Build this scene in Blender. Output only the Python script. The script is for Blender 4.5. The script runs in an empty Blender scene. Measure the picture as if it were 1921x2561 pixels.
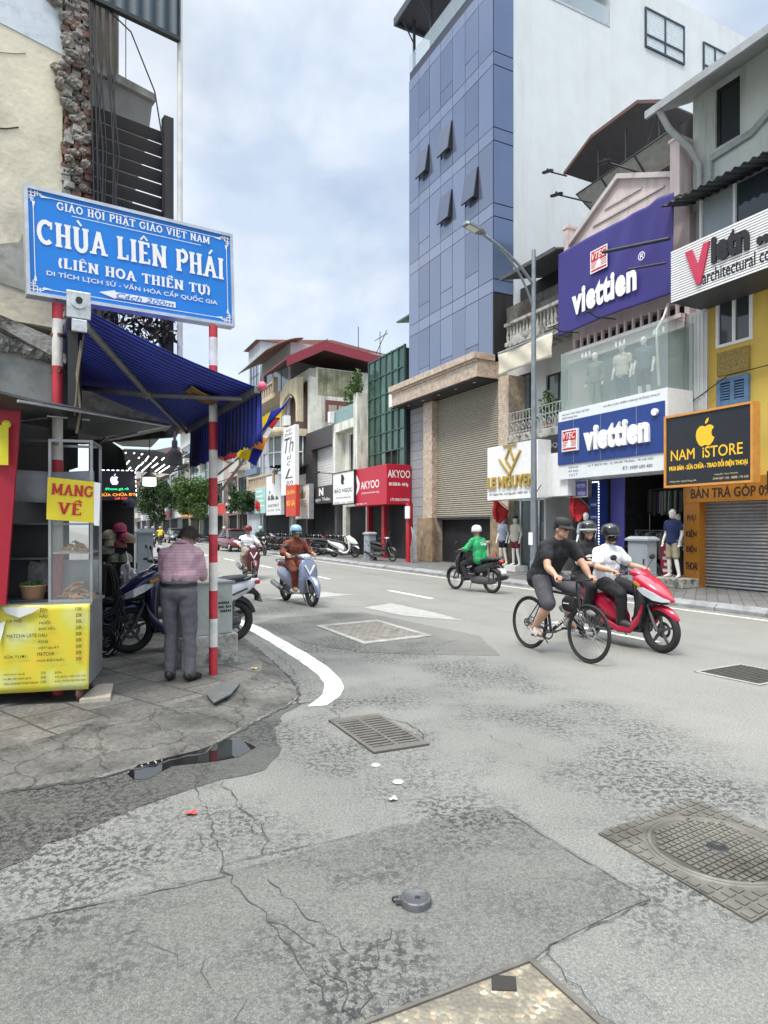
import bpy, math, random
from math import sin, cos, pi, radians, sqrt, atan2
from mathutils import Vector, Matrix, Euler
random.seed(7)
C = bpy.context.scene.collection
R = random.uniform
# ------------------------------------------------------------------ camera
F, HV, CU, H = 1600.0, 1318.0, 960.5, 1.6
cam = bpy.data.cameras.new('camera')
cam.sensor_fit = 'VERTICAL'; cam.sensor_height = 36.0; cam.lens = 36.0*F/2561
cam.shift_y = (HV-1280.5)/2561; cam.clip_end = 3000; cam.clip_start = .05
co = bpy.data.objects.new('camera', cam); C.objects.link(co)
co.location = (0, 0, H); co.rotation_euler = (pi/2, 0, 0)
bpy.context.scene.camera = co
# ------------------------------------------------------------------ world
w = bpy.data.worlds.new('World'); bpy.context.scene.world = w; w.use_nodes = True
nt = w.node_tree; N = nt.nodes; L = nt.links
for n in list(N): N.remove(n)
SUN_EL, SUN_AZ = radians(58), radians(-148)       # azimuth from +Y towards +X
out = N.new('ShaderNodeOutputWorld'); bg = N.new('ShaderNodeBackground'); bg.inputs[1].default_value = .12
sky = N.new('ShaderNodeTexSky'); sky.sky_type = 'NISHITA'; sky.sun_disc = False
sky.sun_elevation = SUN_EL; sky.sun_rotation = SUN_AZ; sky.air_density = 1.0; sky.dust_density = 1.5; sky.ozone_density = 1.0
tc = N.new('ShaderNodeTexCoord')
mp = N.new('ShaderNodeMapping'); mp.inputs['Scale'].default_value = (1, 1, 1.7); mp.inputs['Location'].default_value = (.35, .15, .1)
n1 = N.new('ShaderNodeTexNoise'); n1.inputs['Scale'].default_value = 2.3; n1.inputs['Detail'].default_value = 9; n1.inputs['Roughness'].default_value = .52; n1.inputs['Distortion'].default_value = .25
n2 = N.new('ShaderNodeTexNoise'); n2.inputs['Scale'].default_value = 3.4; n2.inputs['Detail'].default_value = 7; n2.inputs['Roughness'].default_value = .5
cr = N.new('ShaderNodeValToRGB'); cr.color_ramp.elements[0].position = .36; cr.color_ramp.elements[1].position = .56
cr.color_ramp.elements[0].color = (.42, .42, .42, 1); cr.color_ramp.elements[1].color = (1, 1, 1, 1)
cc = N.new('ShaderNodeValToRGB'); cc.color_ramp.elements[0].position = .40; cc.color_ramp.elements[1].position = .60
cc.color_ramp.elements[0].color = (3.5, 4.1, 4.95, 1); cc.color_ramp.elements[1].color = (5.0, 5.3, 5.6, 1)
mx = N.new('ShaderNodeMix'); mx.data_type = 'RGBA'
L.new(tc.outputs['Generated'], mp.inputs[0])
L.new(mp.outputs[0], n1.inputs['Vector']); L.new(mp.outputs[0], n2.inputs['Vector'])
L.new(n1.outputs[0], cr.inputs[0]); L.new(n2.outputs[0], cc.inputs[0])
L.new(cr.outputs[0], mx.inputs[0]); L.new(sky.outputs[0], mx.inputs[6]); L.new(cc.outputs[0], mx.inputs[7])
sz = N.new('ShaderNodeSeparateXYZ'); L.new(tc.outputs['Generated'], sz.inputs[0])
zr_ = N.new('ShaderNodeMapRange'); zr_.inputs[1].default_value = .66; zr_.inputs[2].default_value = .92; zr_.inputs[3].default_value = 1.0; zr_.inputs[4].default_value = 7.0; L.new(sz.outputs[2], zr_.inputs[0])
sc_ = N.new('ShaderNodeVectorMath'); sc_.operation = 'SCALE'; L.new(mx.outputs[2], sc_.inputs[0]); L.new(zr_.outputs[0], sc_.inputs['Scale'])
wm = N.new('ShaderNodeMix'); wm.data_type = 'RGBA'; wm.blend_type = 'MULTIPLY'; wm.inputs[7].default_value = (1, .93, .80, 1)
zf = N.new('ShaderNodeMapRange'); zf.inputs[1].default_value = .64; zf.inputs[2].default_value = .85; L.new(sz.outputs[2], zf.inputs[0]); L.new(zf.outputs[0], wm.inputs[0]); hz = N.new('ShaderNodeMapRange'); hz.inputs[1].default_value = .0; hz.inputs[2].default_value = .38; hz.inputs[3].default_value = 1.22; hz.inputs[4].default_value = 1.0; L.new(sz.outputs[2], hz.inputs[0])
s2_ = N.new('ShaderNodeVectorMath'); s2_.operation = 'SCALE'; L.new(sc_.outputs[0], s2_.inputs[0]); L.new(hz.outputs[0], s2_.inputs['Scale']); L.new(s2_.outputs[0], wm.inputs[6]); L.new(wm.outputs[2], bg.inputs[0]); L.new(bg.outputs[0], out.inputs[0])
sl = bpy.data.lights.new('sun', 'SUN'); sl.energy = 1.5; sl.angle = radians(10); sl.color = (1, .965, .91)
so = bpy.data.objects.new('sun', sl); C.objects.link(so)
sd = Vector((sin(SUN_AZ)*cos(SUN_EL), cos(SUN_AZ)*cos(SUN_EL), sin(SUN_EL)))
so.rotation_euler = sd.to_track_quat('Z', 'Y').to_euler(); so.location = sd*60
vs = bpy.context.scene.view_settings
vs.view_transform = 'Standard'; vs.look = 'None'; vs.gamma = 1; vs.exposure = 0.68
bpy.context.scene.cycles.max_bounces = 8
# ------------------------------------------------------------------ frames
dS = Vector((-.4517, .8922, 0)); nS = Vector((.8922, .4517, 0))
SF = Matrix(((.4517, .8922, 0, 0), (-.8922, .4517, 0, 0), (0, 0, 1, 0), (0, 0, 0, 1)))   # street frame: x towards us, y across, z up
I4 = Matrix.Identity(4)
SROT = -atan2(.8922, .4517)
def P(u, v, Y): return Vector(((u-CU)/F*Y, Y, H+(HV-v)/F*Y))
def G(u, v, z=0.0):
    Y = (H-z)*F/(v-HV); return Vector(((u-CU)/F*Y, Y, z))
def SX(u, T):
    r = (u-CU)/F; Y = T/(.8922*r+.4517); return -Y*(-.4517*r+.8922)
def SZ(u, v, T):
    r = (u-CU)/F; Y = T/(.8922*r+.4517); return H+(HV-v)/F*Y
def TY(u, x0, v=None):
    r = (u-CU)/F; Y = -x0/(-.4517*r+.8922); t = Y*(.8922*r+.4517)
    return t if v is None else (t, H+(HV-v)/F*Y)
def ST(p):
    return SF.inverted() @ Vector(p)
# ------------------------------------------------------------------ materials
MATS = {}
def rgb(c):
    if isinstance(c, str):
        c = [int(c[i:i+2], 16)/255 for i in (0, 2, 4)]
        c = [x/12.92 if x <= .04045 else ((x+.055)/1.055)**2.4 for x in c]
    return (c[0], c[1], c[2], 1)
def mat(name, col, rough=.6, metal=0, var=.12, scale=6, bump=0, bscale=40, dirt=0, dcol=(.05, .045, .04), dscale=1.5, streak=False,
        emit=0, alpha=1, trans=0, spec=.5, coat=0, ior=1.45, objvar=0):
    if name in MATS: return MATS[name]
    m = bpy.data.materials.new(name); m.use_nodes = True; MATS[name] = m
    t = m.node_tree; n, l = t.nodes, t.links; b = n['Principled BSDF']
    c = rgb(col); b.inputs['Base Color'].default_value = c
    b.inputs['Roughness'].default_value = rough; b.inputs['Metallic'].default_value = metal
    b.inputs['Specular IOR Level'].default_value = spec; b.inputs['Coat Weight'].default_value = coat; b.inputs['Coat Roughness'].default_value = .06
    b.inputs['IOR'].default_value = ior
    if trans: b.inputs['Transmission Weight'].default_value = trans
    if alpha < 1: b.inputs['Alpha'].default_value = alpha
    if emit:
        b.inputs['Emission Color'].default_value = c; b.inputs['Emission Strength'].default_value = emit; return m
    tcn = n.new('ShaderNodeTexCoord'); src = tcn.outputs['Object']
    cur = None
    if var:
        no = n.new('ShaderNodeTexNoise'); no.inputs['Scale'].default_value = scale; no.inputs['Detail'].default_value = 6; no.inputs['Roughness'].default_value = .6
        l.new(src, no.inputs['Vector'])
        rp = n.new('ShaderNodeValToRGB'); e = rp.color_ramp.elements
        e[0].position = .3; e[1].position = .7
        e[0].color = (c[0]*(1-var), c[1]*(1-var), c[2]*(1-var), 1); e[1].color = (min(1, c[0]*(1+var)), min(1, c[1]*(1+var)), min(1, c[2]*(1+var)), 1)
        l.new(no.outputs[0], rp.inputs[0]); cur = rp.outputs[0]
        mr = n.new('ShaderNodeMapRange'); mr.inputs[3].default_value = max(0, rough-.08); mr.inputs[4].default_value = min(1, rough+.1)
        l.new(no.outputs[0], mr.inputs[0]); l.new(mr.outputs[0], b.inputs['Roughness'])
    if dirt:
        mpn = n.new('ShaderNodeMapping'); mpn.inputs['Scale'].default_value = (dscale*3, dscale*3, dscale*.35) if streak else (dscale,)*3
        dn = n.new('ShaderNodeTexNoise'); dn.inputs['Scale'].default_value = 1; dn.inputs['Detail'].default_value = 8; dn.inputs['Roughness'].default_value = .68
        l.new(src, mpn.inputs[0]); l.new(mpn.outputs[0], dn.inputs['Vector'])
        dr = n.new('ShaderNodeValToRGB'); dr.color_ramp.elements[0].position = .5; dr.color_ramp.elements[1].position = .66
        dr.color_ramp.elements[0].color = (0, 0, 0, 1); dr.color_ramp.elements[1].color = (dirt,)*3+(1,)
        l.new(dn.outputs[0], dr.inputs[0])
        mm = n.new('ShaderNodeMix'); mm.data_type = 'RGBA'; l.new(dr.outputs[0], mm.inputs[0])
        if cur: l.new(cur, mm.inputs[6])
        else: mm.inputs[6].default_value = c
        mm.inputs[7].default_value = rgb(dcol); cur = mm.outputs[2]
    if objvar:
        oi = n.new('ShaderNodeObjectInfo'); mv = n.new('ShaderNodeMapRange'); mv.inputs[3].default_value = 1-objvar; mv.inputs[4].default_value = 1+objvar
        l.new(oi.outputs['Random'], mv.inputs[0]); hs = n.new('ShaderNodeHueSaturation'); l.new(mv.outputs[0], hs.inputs['Value'])
        if cur: l.new(cur, hs.inputs['Color'])
        else: hs.inputs['Color'].default_value = c
        cur = hs.outputs[0]
    if cur: l.new(cur, b.inputs['Base Color'])
    if bump:
        bn = n.new('ShaderNodeTexNoise'); bn.inputs['Scale'].default_value = bscale; bn.inputs['Detail'].default_value = 5
        bp = n.new('ShaderNodeBump'); bp.inputs['Strength'].default_value = min(1, bump); bp.inputs['Distance'].default_value = .02
        l.new(src, bn.inputs['Vector']); l.new(bn.outputs[0], bp.inputs['Height']); l.new(bp.outputs[0], b.inputs['Normal'])
    return m
def stripes(name, cols, axis=0, period=.1, duty=.5, rough=.6, bump=0, var=.1, metal=0):
    """banded material along an object axis: c0 below duty, c1 above; bump gives corrugation"""
    if name in MATS: return MATS[name]
    m = bpy.data.materials.new(name); m.use_nodes = True; MATS[name] = m
    t = m.node_tree; n, l = t.nodes, t.links; b = n['Principled BSDF']; b.inputs['Roughness'].default_value = rough; b.inputs['Metallic'].default_value = metal
    tcn = n.new('ShaderNodeTexCoord'); sp = n.new('ShaderNodeSeparateXYZ'); l.new(tcn.outputs['Object'], sp.inputs[0])
    dv = n.new('ShaderNodeMath'); dv.operation = 'DIVIDE'; l.new(sp.outputs[axis], dv.inputs[0]); dv.inputs[1].default_value = period
    fr = n.new('ShaderNodeMath'); fr.operation = 'FRACT'; l.new(dv.outputs[0], fr.inputs[0])
    gt = n.new('ShaderNodeMath'); gt.operation = 'GREATER_THAN'; l.new(fr.outputs[0], gt.inputs[0]); gt.inputs[1].default_value = duty
    mm = n.new('ShaderNodeMix'); mm.data_type = 'RGBA'; l.new(gt.outputs[0], mm.inputs[0]); mm.inputs[6].default_value = rgb(cols[0]); mm.inputs[7].default_value = rgb(cols[1])
    no = n.new('ShaderNodeTexNoise'); no.inputs['Scale'].default_value = 7; no.inputs['Detail'].default_value = 5; l.new(tcn.outputs['Object'], no.inputs['Vector'])
    mr = n.new('ShaderNodeMapRange'); mr.inputs[1].default_value = .3; mr.inputs[2].default_value = .7; mr.inputs[3].default_value = 1-var; mr.inputs[4].default_value = 1+var; l.new(no.outputs[0], mr.inputs[0])
    hs = n.new('ShaderNodeHueSaturation'); l.new(mm.outputs[2], hs.inputs['Color']); l.new(mr.outputs[0], hs.inputs['Value']); l.new(hs.outputs[0], b.inputs['Base Color'])
    if bump:
        sn = n.new('ShaderNodeMath'); sn.operation = 'MULTIPLY'; l.new(fr.outputs[0], sn.inputs[0]); sn.inputs[1].default_value = 6.2832
        s2 = n.new('ShaderNodeMath'); s2.operation = 'SINE'; l.new(sn.outputs[0], s2.inputs[0])
        bp = n.new('ShaderNodeBump'); bp.inputs['Strength'].default_value = 1; bp.inputs['Distance'].default_value = bump; l.new(s2.outputs[0], bp.inputs['Height']); l.new(bp.outputs[0], b.inputs['Normal'])
    return m
# ------------------------------------------------------------------ mesh builder
WM = {}            # world matrices of roots and parts
LATE = []          # modifiers added at the end: (object, function)
class MB:
    def __init__(s, fm=I4): s.v = []; s.f = []; s.mi = []; s.sm = []; s.fm = fm; s.M = I4; s.k = 0; s.smooth = False
    def add(s, vs, fs, smooth=None):
        o = len(s.v); M = s.M
        s.v += [M @ Vector(p) for p in vs]
        for q in fs:
            s.f.append([i+o for i in q]); s.mi.append(s.k); s.sm.append(s.smooth if smooth is None else smooth)
        return s
    def box(s, a, b):
        x0, y0, z0 = [min(p, q) for p, q in zip(a, b)]; x1, y1, z1 = [max(p, q) for p, q in zip(a, b)]
        return s.add([(x0, y0, z0), (x1, y0, z0), (x1, y1, z0), (x0, y1, z0), (x0, y0, z1), (x1, y0, z1), (x1, y1, z1), (x0, y1, z1)],
                     [(3, 2, 1, 0), (4, 5, 6, 7), (0, 1, 5, 4), (1, 2, 6, 5), (2, 3, 7, 6), (3, 0, 4, 7)], False)
    def cbox(s, c, d): return s.box([p-q/2 for p, q in zip(c, d)], [p+q/2 for p, q in zip(c, d)])
    def poly(s, pts): return s.add(pts, [list(range(len(pts)))], False)
    def prism(s, pts, off):
        """closed polygon swept by a vector"""
        n = len(pts); off = Vector(off); a = [Vector(p) for p in pts]
        return s.add(a+[p+off for p in a], [list(range(n))[::-1], [n+i for i in range(n)]]+[[i, (i+1) % n, n+(i+1) % n, n+i] for i in range(n)], False)
    def loft(s, rings, cap=True, closed=True, smooth=True):
        n = len(rings[0]); vs = [p for r in rings for p in r]; fs = []
        for i in range(len(rings)-1):
            for j in range(n if closed else n-1):
                a, b = i*n+j, i*n+(j+1) % n; fs.append([a, b, b+n, a+n])
        s.add(vs, fs, smooth)
        if cap: s.add(rings[0], [list(range(n))[::-1]], False); s.add(rings[-1], [list(range(n))], False)
        return s
    def tube(s, pts, r, n=8, cap=True, r2=None, closed=False):
        pts = [Vector(p) for p in pts]; m = len(pts); rings = []
        if not isinstance(r, (list, tuple)): r = [r]*m
        if r2 is not None: r = [r[0]+(r2-r[0])*i/(m-1) for i in range(m)]
        up = None
        for i, p in enumerate(pts):
            if closed: t = pts[(i+1) % m]-pts[i-1]
            else: t = pts[min(i+1, m-1)]-pts[max(i-1, 0)]
            if t.length < 1e-9: t = Vector((0, 0, 1))
            t.normalize()
            if up is None: up = Vector((0, 0, 1)) if abs(t.z) < .9 else Vector((1, 0, 0))
            x = up.cross(t)
            if x.length < 1e-6: x = Vector((1, 0, 0)).cross(t)
            x.normalize(); y = t.cross(x); up = y
            rings.append([p+(x*cos(2*pi*k/n)+y*sin(2*pi*k/n))*r[i] for k in range(n)])
        if closed: rings.append(rings[0]); cap = False
        return s.loft(rings, cap)
    def cyl(s, a, b, r, r2=None, n=14): return s.tube([a, b], [r, r if r2 is None else r2], n)
    def ring(s, c, ax, R_, r, n=32, k=8):
        """torus"""
        ax = Vector(ax).normalized(); x = ax.orthogonal().normalized(); y = ax.cross(x); c = Vector(c); rings = []
        if not isinstance(r, (list, tuple)): r = (r, r)
        for i in range(n):
            d = x*cos(2*pi*i/n)+y*sin(2*pi*i/n)
            rings.append([c+d*(R_+r[0]*cos(2*pi*j/k))+ax*r[1]*sin(2*pi*j/k) for j in range(k)])
        rings.append(rings[0]); return s.loft(rings, False)
    def lathe(s, prof, c=(0, 0, 0), ax=(0, 0, 1), n=20, a0=0, a1=2*pi):
        ax = Vector(ax).normalized(); x = ax.orthogonal().normalized() if abs(ax.z) < .99 else Vector((1, 0, 0)); y = ax.cross(x); c = Vector(c)
        full = abs(a1-a0-2*pi) < 1e-6; m = n if full else n+1
        rings = [[c+ax*z+(x*cos(a0+(a1-a0)*j/n)+y*sin(a0+(a1-a0)*j/n))*max(r, 1e-4) for j in range(m)] for r, z in prof]
        return s.loft(rings, False, full)
    def ell(s, c, r, n=16, m=10, rot=None, z0=-1., z1=1.):
        c = Vector(c); r = (r,)*3 if isinstance(r, (int, float)) else r; rings = []
        a0, a1 = math.asin(max(-1, z0)), math.asin(min(1, z1))
        for i in range(m+1):
            a = a0+(a1-a0)*i/m; q = max(cos(a), 1e-3)
            ring = [Vector((r[0]*q*cos(2*pi*j/n), r[1]*q*sin(2*pi*j/n), r[2]*sin(a))) for j in range(n)]
            rings.append([c+(rot @ p if rot else p) for p in ring])
        return s.loft(rings, True)
    def cap_cone(s, a, b, ra, rb, n=12):
        """capsule with two radii"""
        a, b = Vector(a), Vector(b); t = (b-a); Lh = t.length or 1e-6; t = t/Lh; pts = []; rr = []
        for i in range(4): q = -pi/2+pi/2*i/3.5+.05; pts.append(a+t*ra*sin(q)); rr.append(ra*cos(q))
        pts.append(a); rr.append(ra); pts.append(b); rr.append(rb)
        for i in range(1, 5): q = pi/2*i/4-.02; pts.append(b+t*rb*sin(q)); rr.append(rb*cos(q))
        return s.tube(pts, rr, n)
    def sheet(s, fn, nu, nv, smooth=True):
        vs = [fn(i/nu, j/nv) for j in range(nv+1) for i in range(nu+1)]
        return s.add(vs, [[j*(nu+1)+i, j*(nu+1)+i+1, (j+1)*(nu+1)+i+1, (j+1)*(nu+1)+i] for j in range(nv) for i in range(nu)], smooth)
    def thick(s, fn, nu, nv, off, smooth=True):
        off = Vector(off); n = len(s.v); a = [Vector(fn(i/nu, j/nv)) for j in range(nv+1) for i in range(nu+1)]; m = len(a)
        fs = []
        for j in range(nv):
            for i in range(nu):
                q = [j*(nu+1)+i, j*(nu+1)+i+1, (j+1)*(nu+1)+i+1, (j+1)*(nu+1)+i]; fs += [q, [k+m for k in q][::-1]]
        bd = [i for i in range(nu+1)]+[j*(nu+1)+nu for j in range(1, nv+1)]+[nv*(nu+1)+i for i in range(nu-1, -1, -1)]+[j*(nu+1) for j in range(nv-1, 0, -1)]
        for i in range(len(bd)): p, q = bd[i], bd[(i+1) % len(bd)]; fs.append([p, p+m, q+m, q])
        return s.add(a+[p+off for p in a], fs, smooth)
    def wmesh(s, me):
        """append an existing mesh"""
        return s.add([v.co for v in me.vertices], [list(p.vertices) for p in me.polygons], False)
    def build(s, name, mats, parent=None, bevel=0, **props):
        me = bpy.data.meshes.new(name); ob = bpy.data.objects.new(name, me); C.objects.link(ob)
        wv = [s.fm @ p for p in s.v]
        if parent is not None:
            inv = WM[parent.name].inverted(); wv = [inv @ p for p in wv]; ob.parent = parent; WM[ob.name] = WM[parent.name]
        else:
            xs = [p.x for p in wv]; ys = [p.y for p in wv]; zs = [p.z for p in wv]
            b = Vector(((min(xs)+max(xs))/2, (min(ys)+max(ys))/2, min(zs)))
            rot = s.fm.to_3x3().normalized().to_4x4(); mw = Matrix.Translation(b) @ rot; inv = mw.inverted(); wv = [inv @ p for p in wv]
            ob.location = b; ob.rotation_euler = rot.to_euler(); WM[ob.name] = mw
        me.from_pydata([tuple(p) for p in wv], [], s.f)
        for m in (mats if isinstance(mats, (list, tuple)) else [mats]): me.materials.append(m)
        me.polygons.foreach_set('material_index', s.mi); me.polygons.foreach_set('use_smooth', s.sm); me.update()
        if bevel:
            def bv(o=ob, w_=bevel):
                q = o.modifiers.new('bevel', 'BEVEL'); q.width = w_; q.segments = 2; q.limit_method = 'ANGLE'; q.angle_limit = radians(40)
            LATE.append(bv)
        for k_, v_ in props.items(): ob[k_] = v_
        return ob
def tag(o, label=None, category=None, group=None, kind=None):
    if label: o['label'] = label
    if category: o['category'] = category
    if group: o['group'] = group
    if kind: o['kind'] = kind
    return o
def thing(name, label, category, loc=(0, 0, 0), rot=0., group=None, fm=None):
    """an Empty at the base of a thing; fm: frame the location is given in"""
    o = bpy.data.objects.new(name, None); C.objects.link(o); o.empty_display_size = .2
    m = (fm or I4) @ Matrix.Translation(Vector(loc)) @ Matrix.Rotation(rot, 4, 'Z')
    o.location = m.to_translation(); o.rotation_euler = m.to_euler(); WM[o.name] = m
    return tag(o, label, category, group)
def place(o, loc, rot=0, tilt=0):
    m = Matrix.Translation(Vector(loc)) @ Matrix.Rotation(rot, 4, 'Z') @ Matrix.Rotation(tilt, 4, 'X')
    o.location = m.to_translation(); o.rotation_euler = m.to_euler(); WM[o.name] = m; return o
def copy_tree(o, parent=None):
    c = o.copy(); C.objects.link(c)
    if parent is not None: c.parent = parent
    for ch in list(o.children): copy_tree(ch, c)
    return c
def SB(): return MB(SF)
def subsurf(o, n=1):
    def f():
        m = o.modifiers.new('subdivision', 'SUBSURF'); m.levels = n; m.render_levels = n
    LATE.append(f); return o
def remesh(o, vox, smooth=4, disp=0, dsize=.08):
    def f():
        m = o.modifiers.new('remesh', 'REMESH'); m.mode = 'VOXEL'; m.voxel_size = vox; m.use_smooth_shade = True
        if smooth: q = o.modifiers.new('smooth', 'SMOOTH'); q.iterations = smooth; q.factor = .5
        if disp:
            tx = bpy.data.textures.get('cloth_folds_%g' % dsize) or bpy.data.textures.new('cloth_folds_%g' % dsize, 'CLOUDS'); tx.noise_scale = dsize; tx.noise_depth = 1
            d = o.modifiers.new('folds', 'DISPLACE'); d.texture = tx; d.strength = disp; d.mid_level = .5; d.texture_coords = 'LOCAL'
    LATE.append(f); return o
# ------------------------------------------------------------------ lettering
def tmesh(body, bold=.0, extr=0., italic=0., spacing=1.0):
    c = bpy.data.curves.new('t', 'FONT'); c.body = body; c.offset = bold; c.extrude = extr; c.shear = italic; c.space_character = spacing; c.resolution_u = 3
    o = bpy.data.objects.new('t', c); me = bpy.data.meshes.new_from_object(o)
    bpy.data.objects.remove(o); bpy.data.curves.remove(c); return me
def put_mesh(mb, me, M, x0, x1, z0, z1, depth=.004, keep=False):
    """fit a flat mesh (text in xy) into the rectangle x0..x1, z0..z1 of plane frame M (x right, y up, z out)"""
    xs = [v.co.x for v in me.vertices]; ys = [v.co.y for v in me.vertices]; zs = [v.co.z for v in me.vertices]
    if not xs: return
    sx = (x1-x0)/(max(xs)-min(xs)); sy = (z1-z0)/(max(ys)-min(ys))
    if keep:
        q = min(sx, sy); cx, cz = (x0+x1)/2, (z0+z1)/2; w_, h_ = (max(xs)-min(xs))*q/2, (max(ys)-min(ys))*q/2
        x0, z0 = cx-w_, cz-h_; sx = sy = q
    mz = min(zs); old = mb.M
    dz = max(zs)-mz
    mb.M = old @ M
    mb.add([(x0+(v.co.x-min(xs))*sx, z0+(v.co.y-min(ys))*sy, .002+((v.co.z-mz)/dz*depth if dz else 0)) for v in me.vertices], [list(p.vertices) for p in me.polygons], False)
    mb.M = old
def text(mb, body, M, x0, x1, z0, z1, bold=.02, depth=0, italic=0, keep=False, spacing=1.0):
    if bold and (any(ord(c) > 127 for c in body) or (bold <= .03 and not depth)):      # accented glyphs: thicken by stacking shifted copies
        me = tmesh(body, 0, .05 if depth else 0, italic, spacing); q = bold*.5*(z1-z0)
        for k, (dx, dz) in enumerate(((0, 0), (q, 0), (-q, 0), (0, q), (0, -q))):
            put_mesh(mb, me, M @ Matrix.Translation((0, 0, k*.0003)), x0+dx, x1+dx, z0+dz, z1+dz, depth, keep)
    else: put_mesh(mb, tmesh(body, bold, .05 if depth else 0, italic, spacing), M, x0, x1, z0, z1, depth, keep)
def FR(o, x, z):
    """plane frame matrix from origin, right vector, up vector"""
    x = Vector(x).normalized(); z = Vector(z).normalized(); n = x.cross(z).normalized(); z = n.cross(x)
    o = Vector(o)
    return Matrix(((x.x, z.x, n.x, o.x), (x.y, z.y, n.y, o.y), (x.z, z.z, n.z, o.z), (0, 0, 0, 1)))
def SFR(x, T, z): return FR((x, T, z), (1, 0, 0), (0, 0, 1))   # facade plane facing the street (in street coordinates); normal = -y
# slab-serif capitals drawn from strokes: (x0,y0,x1,y1,weight) on a unit-high cell
def serif_text(mb, body, M, x0, x1, z0, z1, th=.17, ser=.09):
    G_ = {
     'H': (.74, [('v', .17), ('v', .57), ('b', .17, .57, .5)]), 'I': (.34, [('v', .17)]), 'L': (.6, [('v', .17), ('b', .1, .56, .05), ('q', .52, 0, .24)]),
     'E': (.64, [('v', .17), ('b', .1, .58, .05), ('b', .1, .56, .95), ('b', .17, .46, .5), ('q', .55, 0, .24), ('q', .53, .78, 1)]),
     'N': (.76, [('v', .15), ('v', .61), ('d', .12, 1, .62, 0)]), 'M': (.9, [('v', .15), ('v', .75), ('d', .15, 1, .45, .15), ('d', .75, 1, .45, .15)]),
     'A': (.76, [('d', .13, 0, .38, 1), ('d', .63, 0, .38, 1), ('b', .25, .52, .32), ('s', .12, 0), ('s', .64, 0)]), 'V': (.74, [('d', .13, 1, .37, 0), ('d', .61, 1, .37, 0), ('s', .13, 1), ('s', .61, 1)]),
     'T': (.68, [('v', .34), ('b', .02, .66, .95), ('q', .05, .76, 1), ('q', .63, .76, 1)]), 'P': (.66, [('v', .17), ('a', .34, .74, .24, .26, -90, 90), ('b', .12, .36, .95), ('b', .17, .36, .5)]),
     'U': (.74, [('w', .16), ('w', .58), ('a', .37, .26, .21, .26, 180, 360)]), 'C': (.7, [('a', .37, .5, .29, .45, 48, 312), ('q', .6, .66, .98)]),
     'G': (.76, [('a', .37, .5, .29, .45, 48, 320), ('q', .62, .08, .45), ('b', .44, .72, .44), ('q', .6, .68, .98)]), 'O': (.74, [('a', .37, .5, .28, .45, 0, 360)]),
     '(': (.3, [('a', .36, .45, .26, .62, 128, 232)]), ')': (.3, [('a', -.06, .45, .26, .62, -52, 52)]), ' ': (.36, [])}
    acc = {'À': 'A`', 'Á': "A'", 'Ù': 'U`', 'Ê': 'E^', 'Ế': "E^'", 'Ề': 'E^`', 'Ệ': 'E^.', 'Ộ': 'O^.', 'Ậ': 'A^.', 'Ự': 'U+.'}
    st = []; x = 0
    for ch in body:
        s_ = acc.get(ch, ch); wd, strokes = G_[s_[0]]
        for k in strokes:
            if k[0] in 'vw':
                st.append([(x+k[1], 0 if k[0] == 'v' else .25), (x+k[1], 1), th])
                st.append([(x+k[1]-ser*1.6, .97), (x+k[1]+ser*1.6, .97), .1])
                if k[0] == 'v': st.append([(x+k[1]-ser*1.6, .03), (x+k[1]+ser*1.6, .03), .1])
            elif k[0] == 'b': st.append([(x+k[1], k[3]), (x+k[2], k[3]), .1])
            elif k[0] == 'q': st.append([(x+k[1], k[2]), (x+k[1], k[3]), .09])
            elif k[0] == 'd': st.append([(x+k[1], k[2]), (x+k[3], k[4]), th*.85])
            elif k[0] == 's': st.append([(x+k[1]-ser*1.7, .97 if k[2] else .03), (x+k[1]+ser*1.7, .97 if k[2] else .03), .1])
            elif k[0] == 'a':
                n = 14; st.append([(x+k[1]+k[3]*cos(radians(k[5]+(k[6]-k[5])*i/n)), k[2]+k[4]*sin(radians(k[5]+(k[6]-k[5])*i/n))) for i in range(n+1)]+[th*.9])
        c = x+wd*.48
        for a in s_[1:]:
            up = .12 if '^' in s_ and a in "`'" else 0
            if a == '`': st.append([(c-.14+up*2, 1.32), (c+.04+up*2, 1.1), .1])
            if a == "'": st.append([(c+.14+up*1.5, 1.34), (c-.04+up*1.5, 1.1), .1])
            if a == '^': st.append([(c-.17, 1.08), (c, 1.27), (c+.17, 1.08), .09])
            if a == '.': st.append([(c-.06, -.16), (c+.06, -.16), .12])
            if a == '+': st.append([(x+wd-.1, .95), (x+wd+.06, .95), (x+wd+.06, 1.12), .08])
        x += wd+.05
    sx = (x1-x0)/(x-.05); sy = z1-z0; old = mb.M; mb.M = old @ M; q = 0
    for s_ in st:
        wd = s_[-1]/2; pts = [Vector((p[0], p[1], 0)) for p in s_[:-1]]; q += 1
        Lp, Rp = [], []
        for i, p in enumerate(pts):
            t = (pts[min(i+1, len(pts)-1)]-pts[max(i-1, 0)]).normalized(); nn = Vector((-t.y, t.x, 0))
            Lp.append(p+nn*wd); Rp.append(p-nn*wd)
        z = .002+q*.00006
        f = lambda p: (x0+p.x*sx, z0+p.y*sy, z)
        mb.add([f(p) for p in Lp]+[f(p) for p in Rp], [[i, i+1, len(pts)+i+1, len(pts)+i][::-1] for i in range(len(pts)-1)], False)
    mb.M = old
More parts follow.
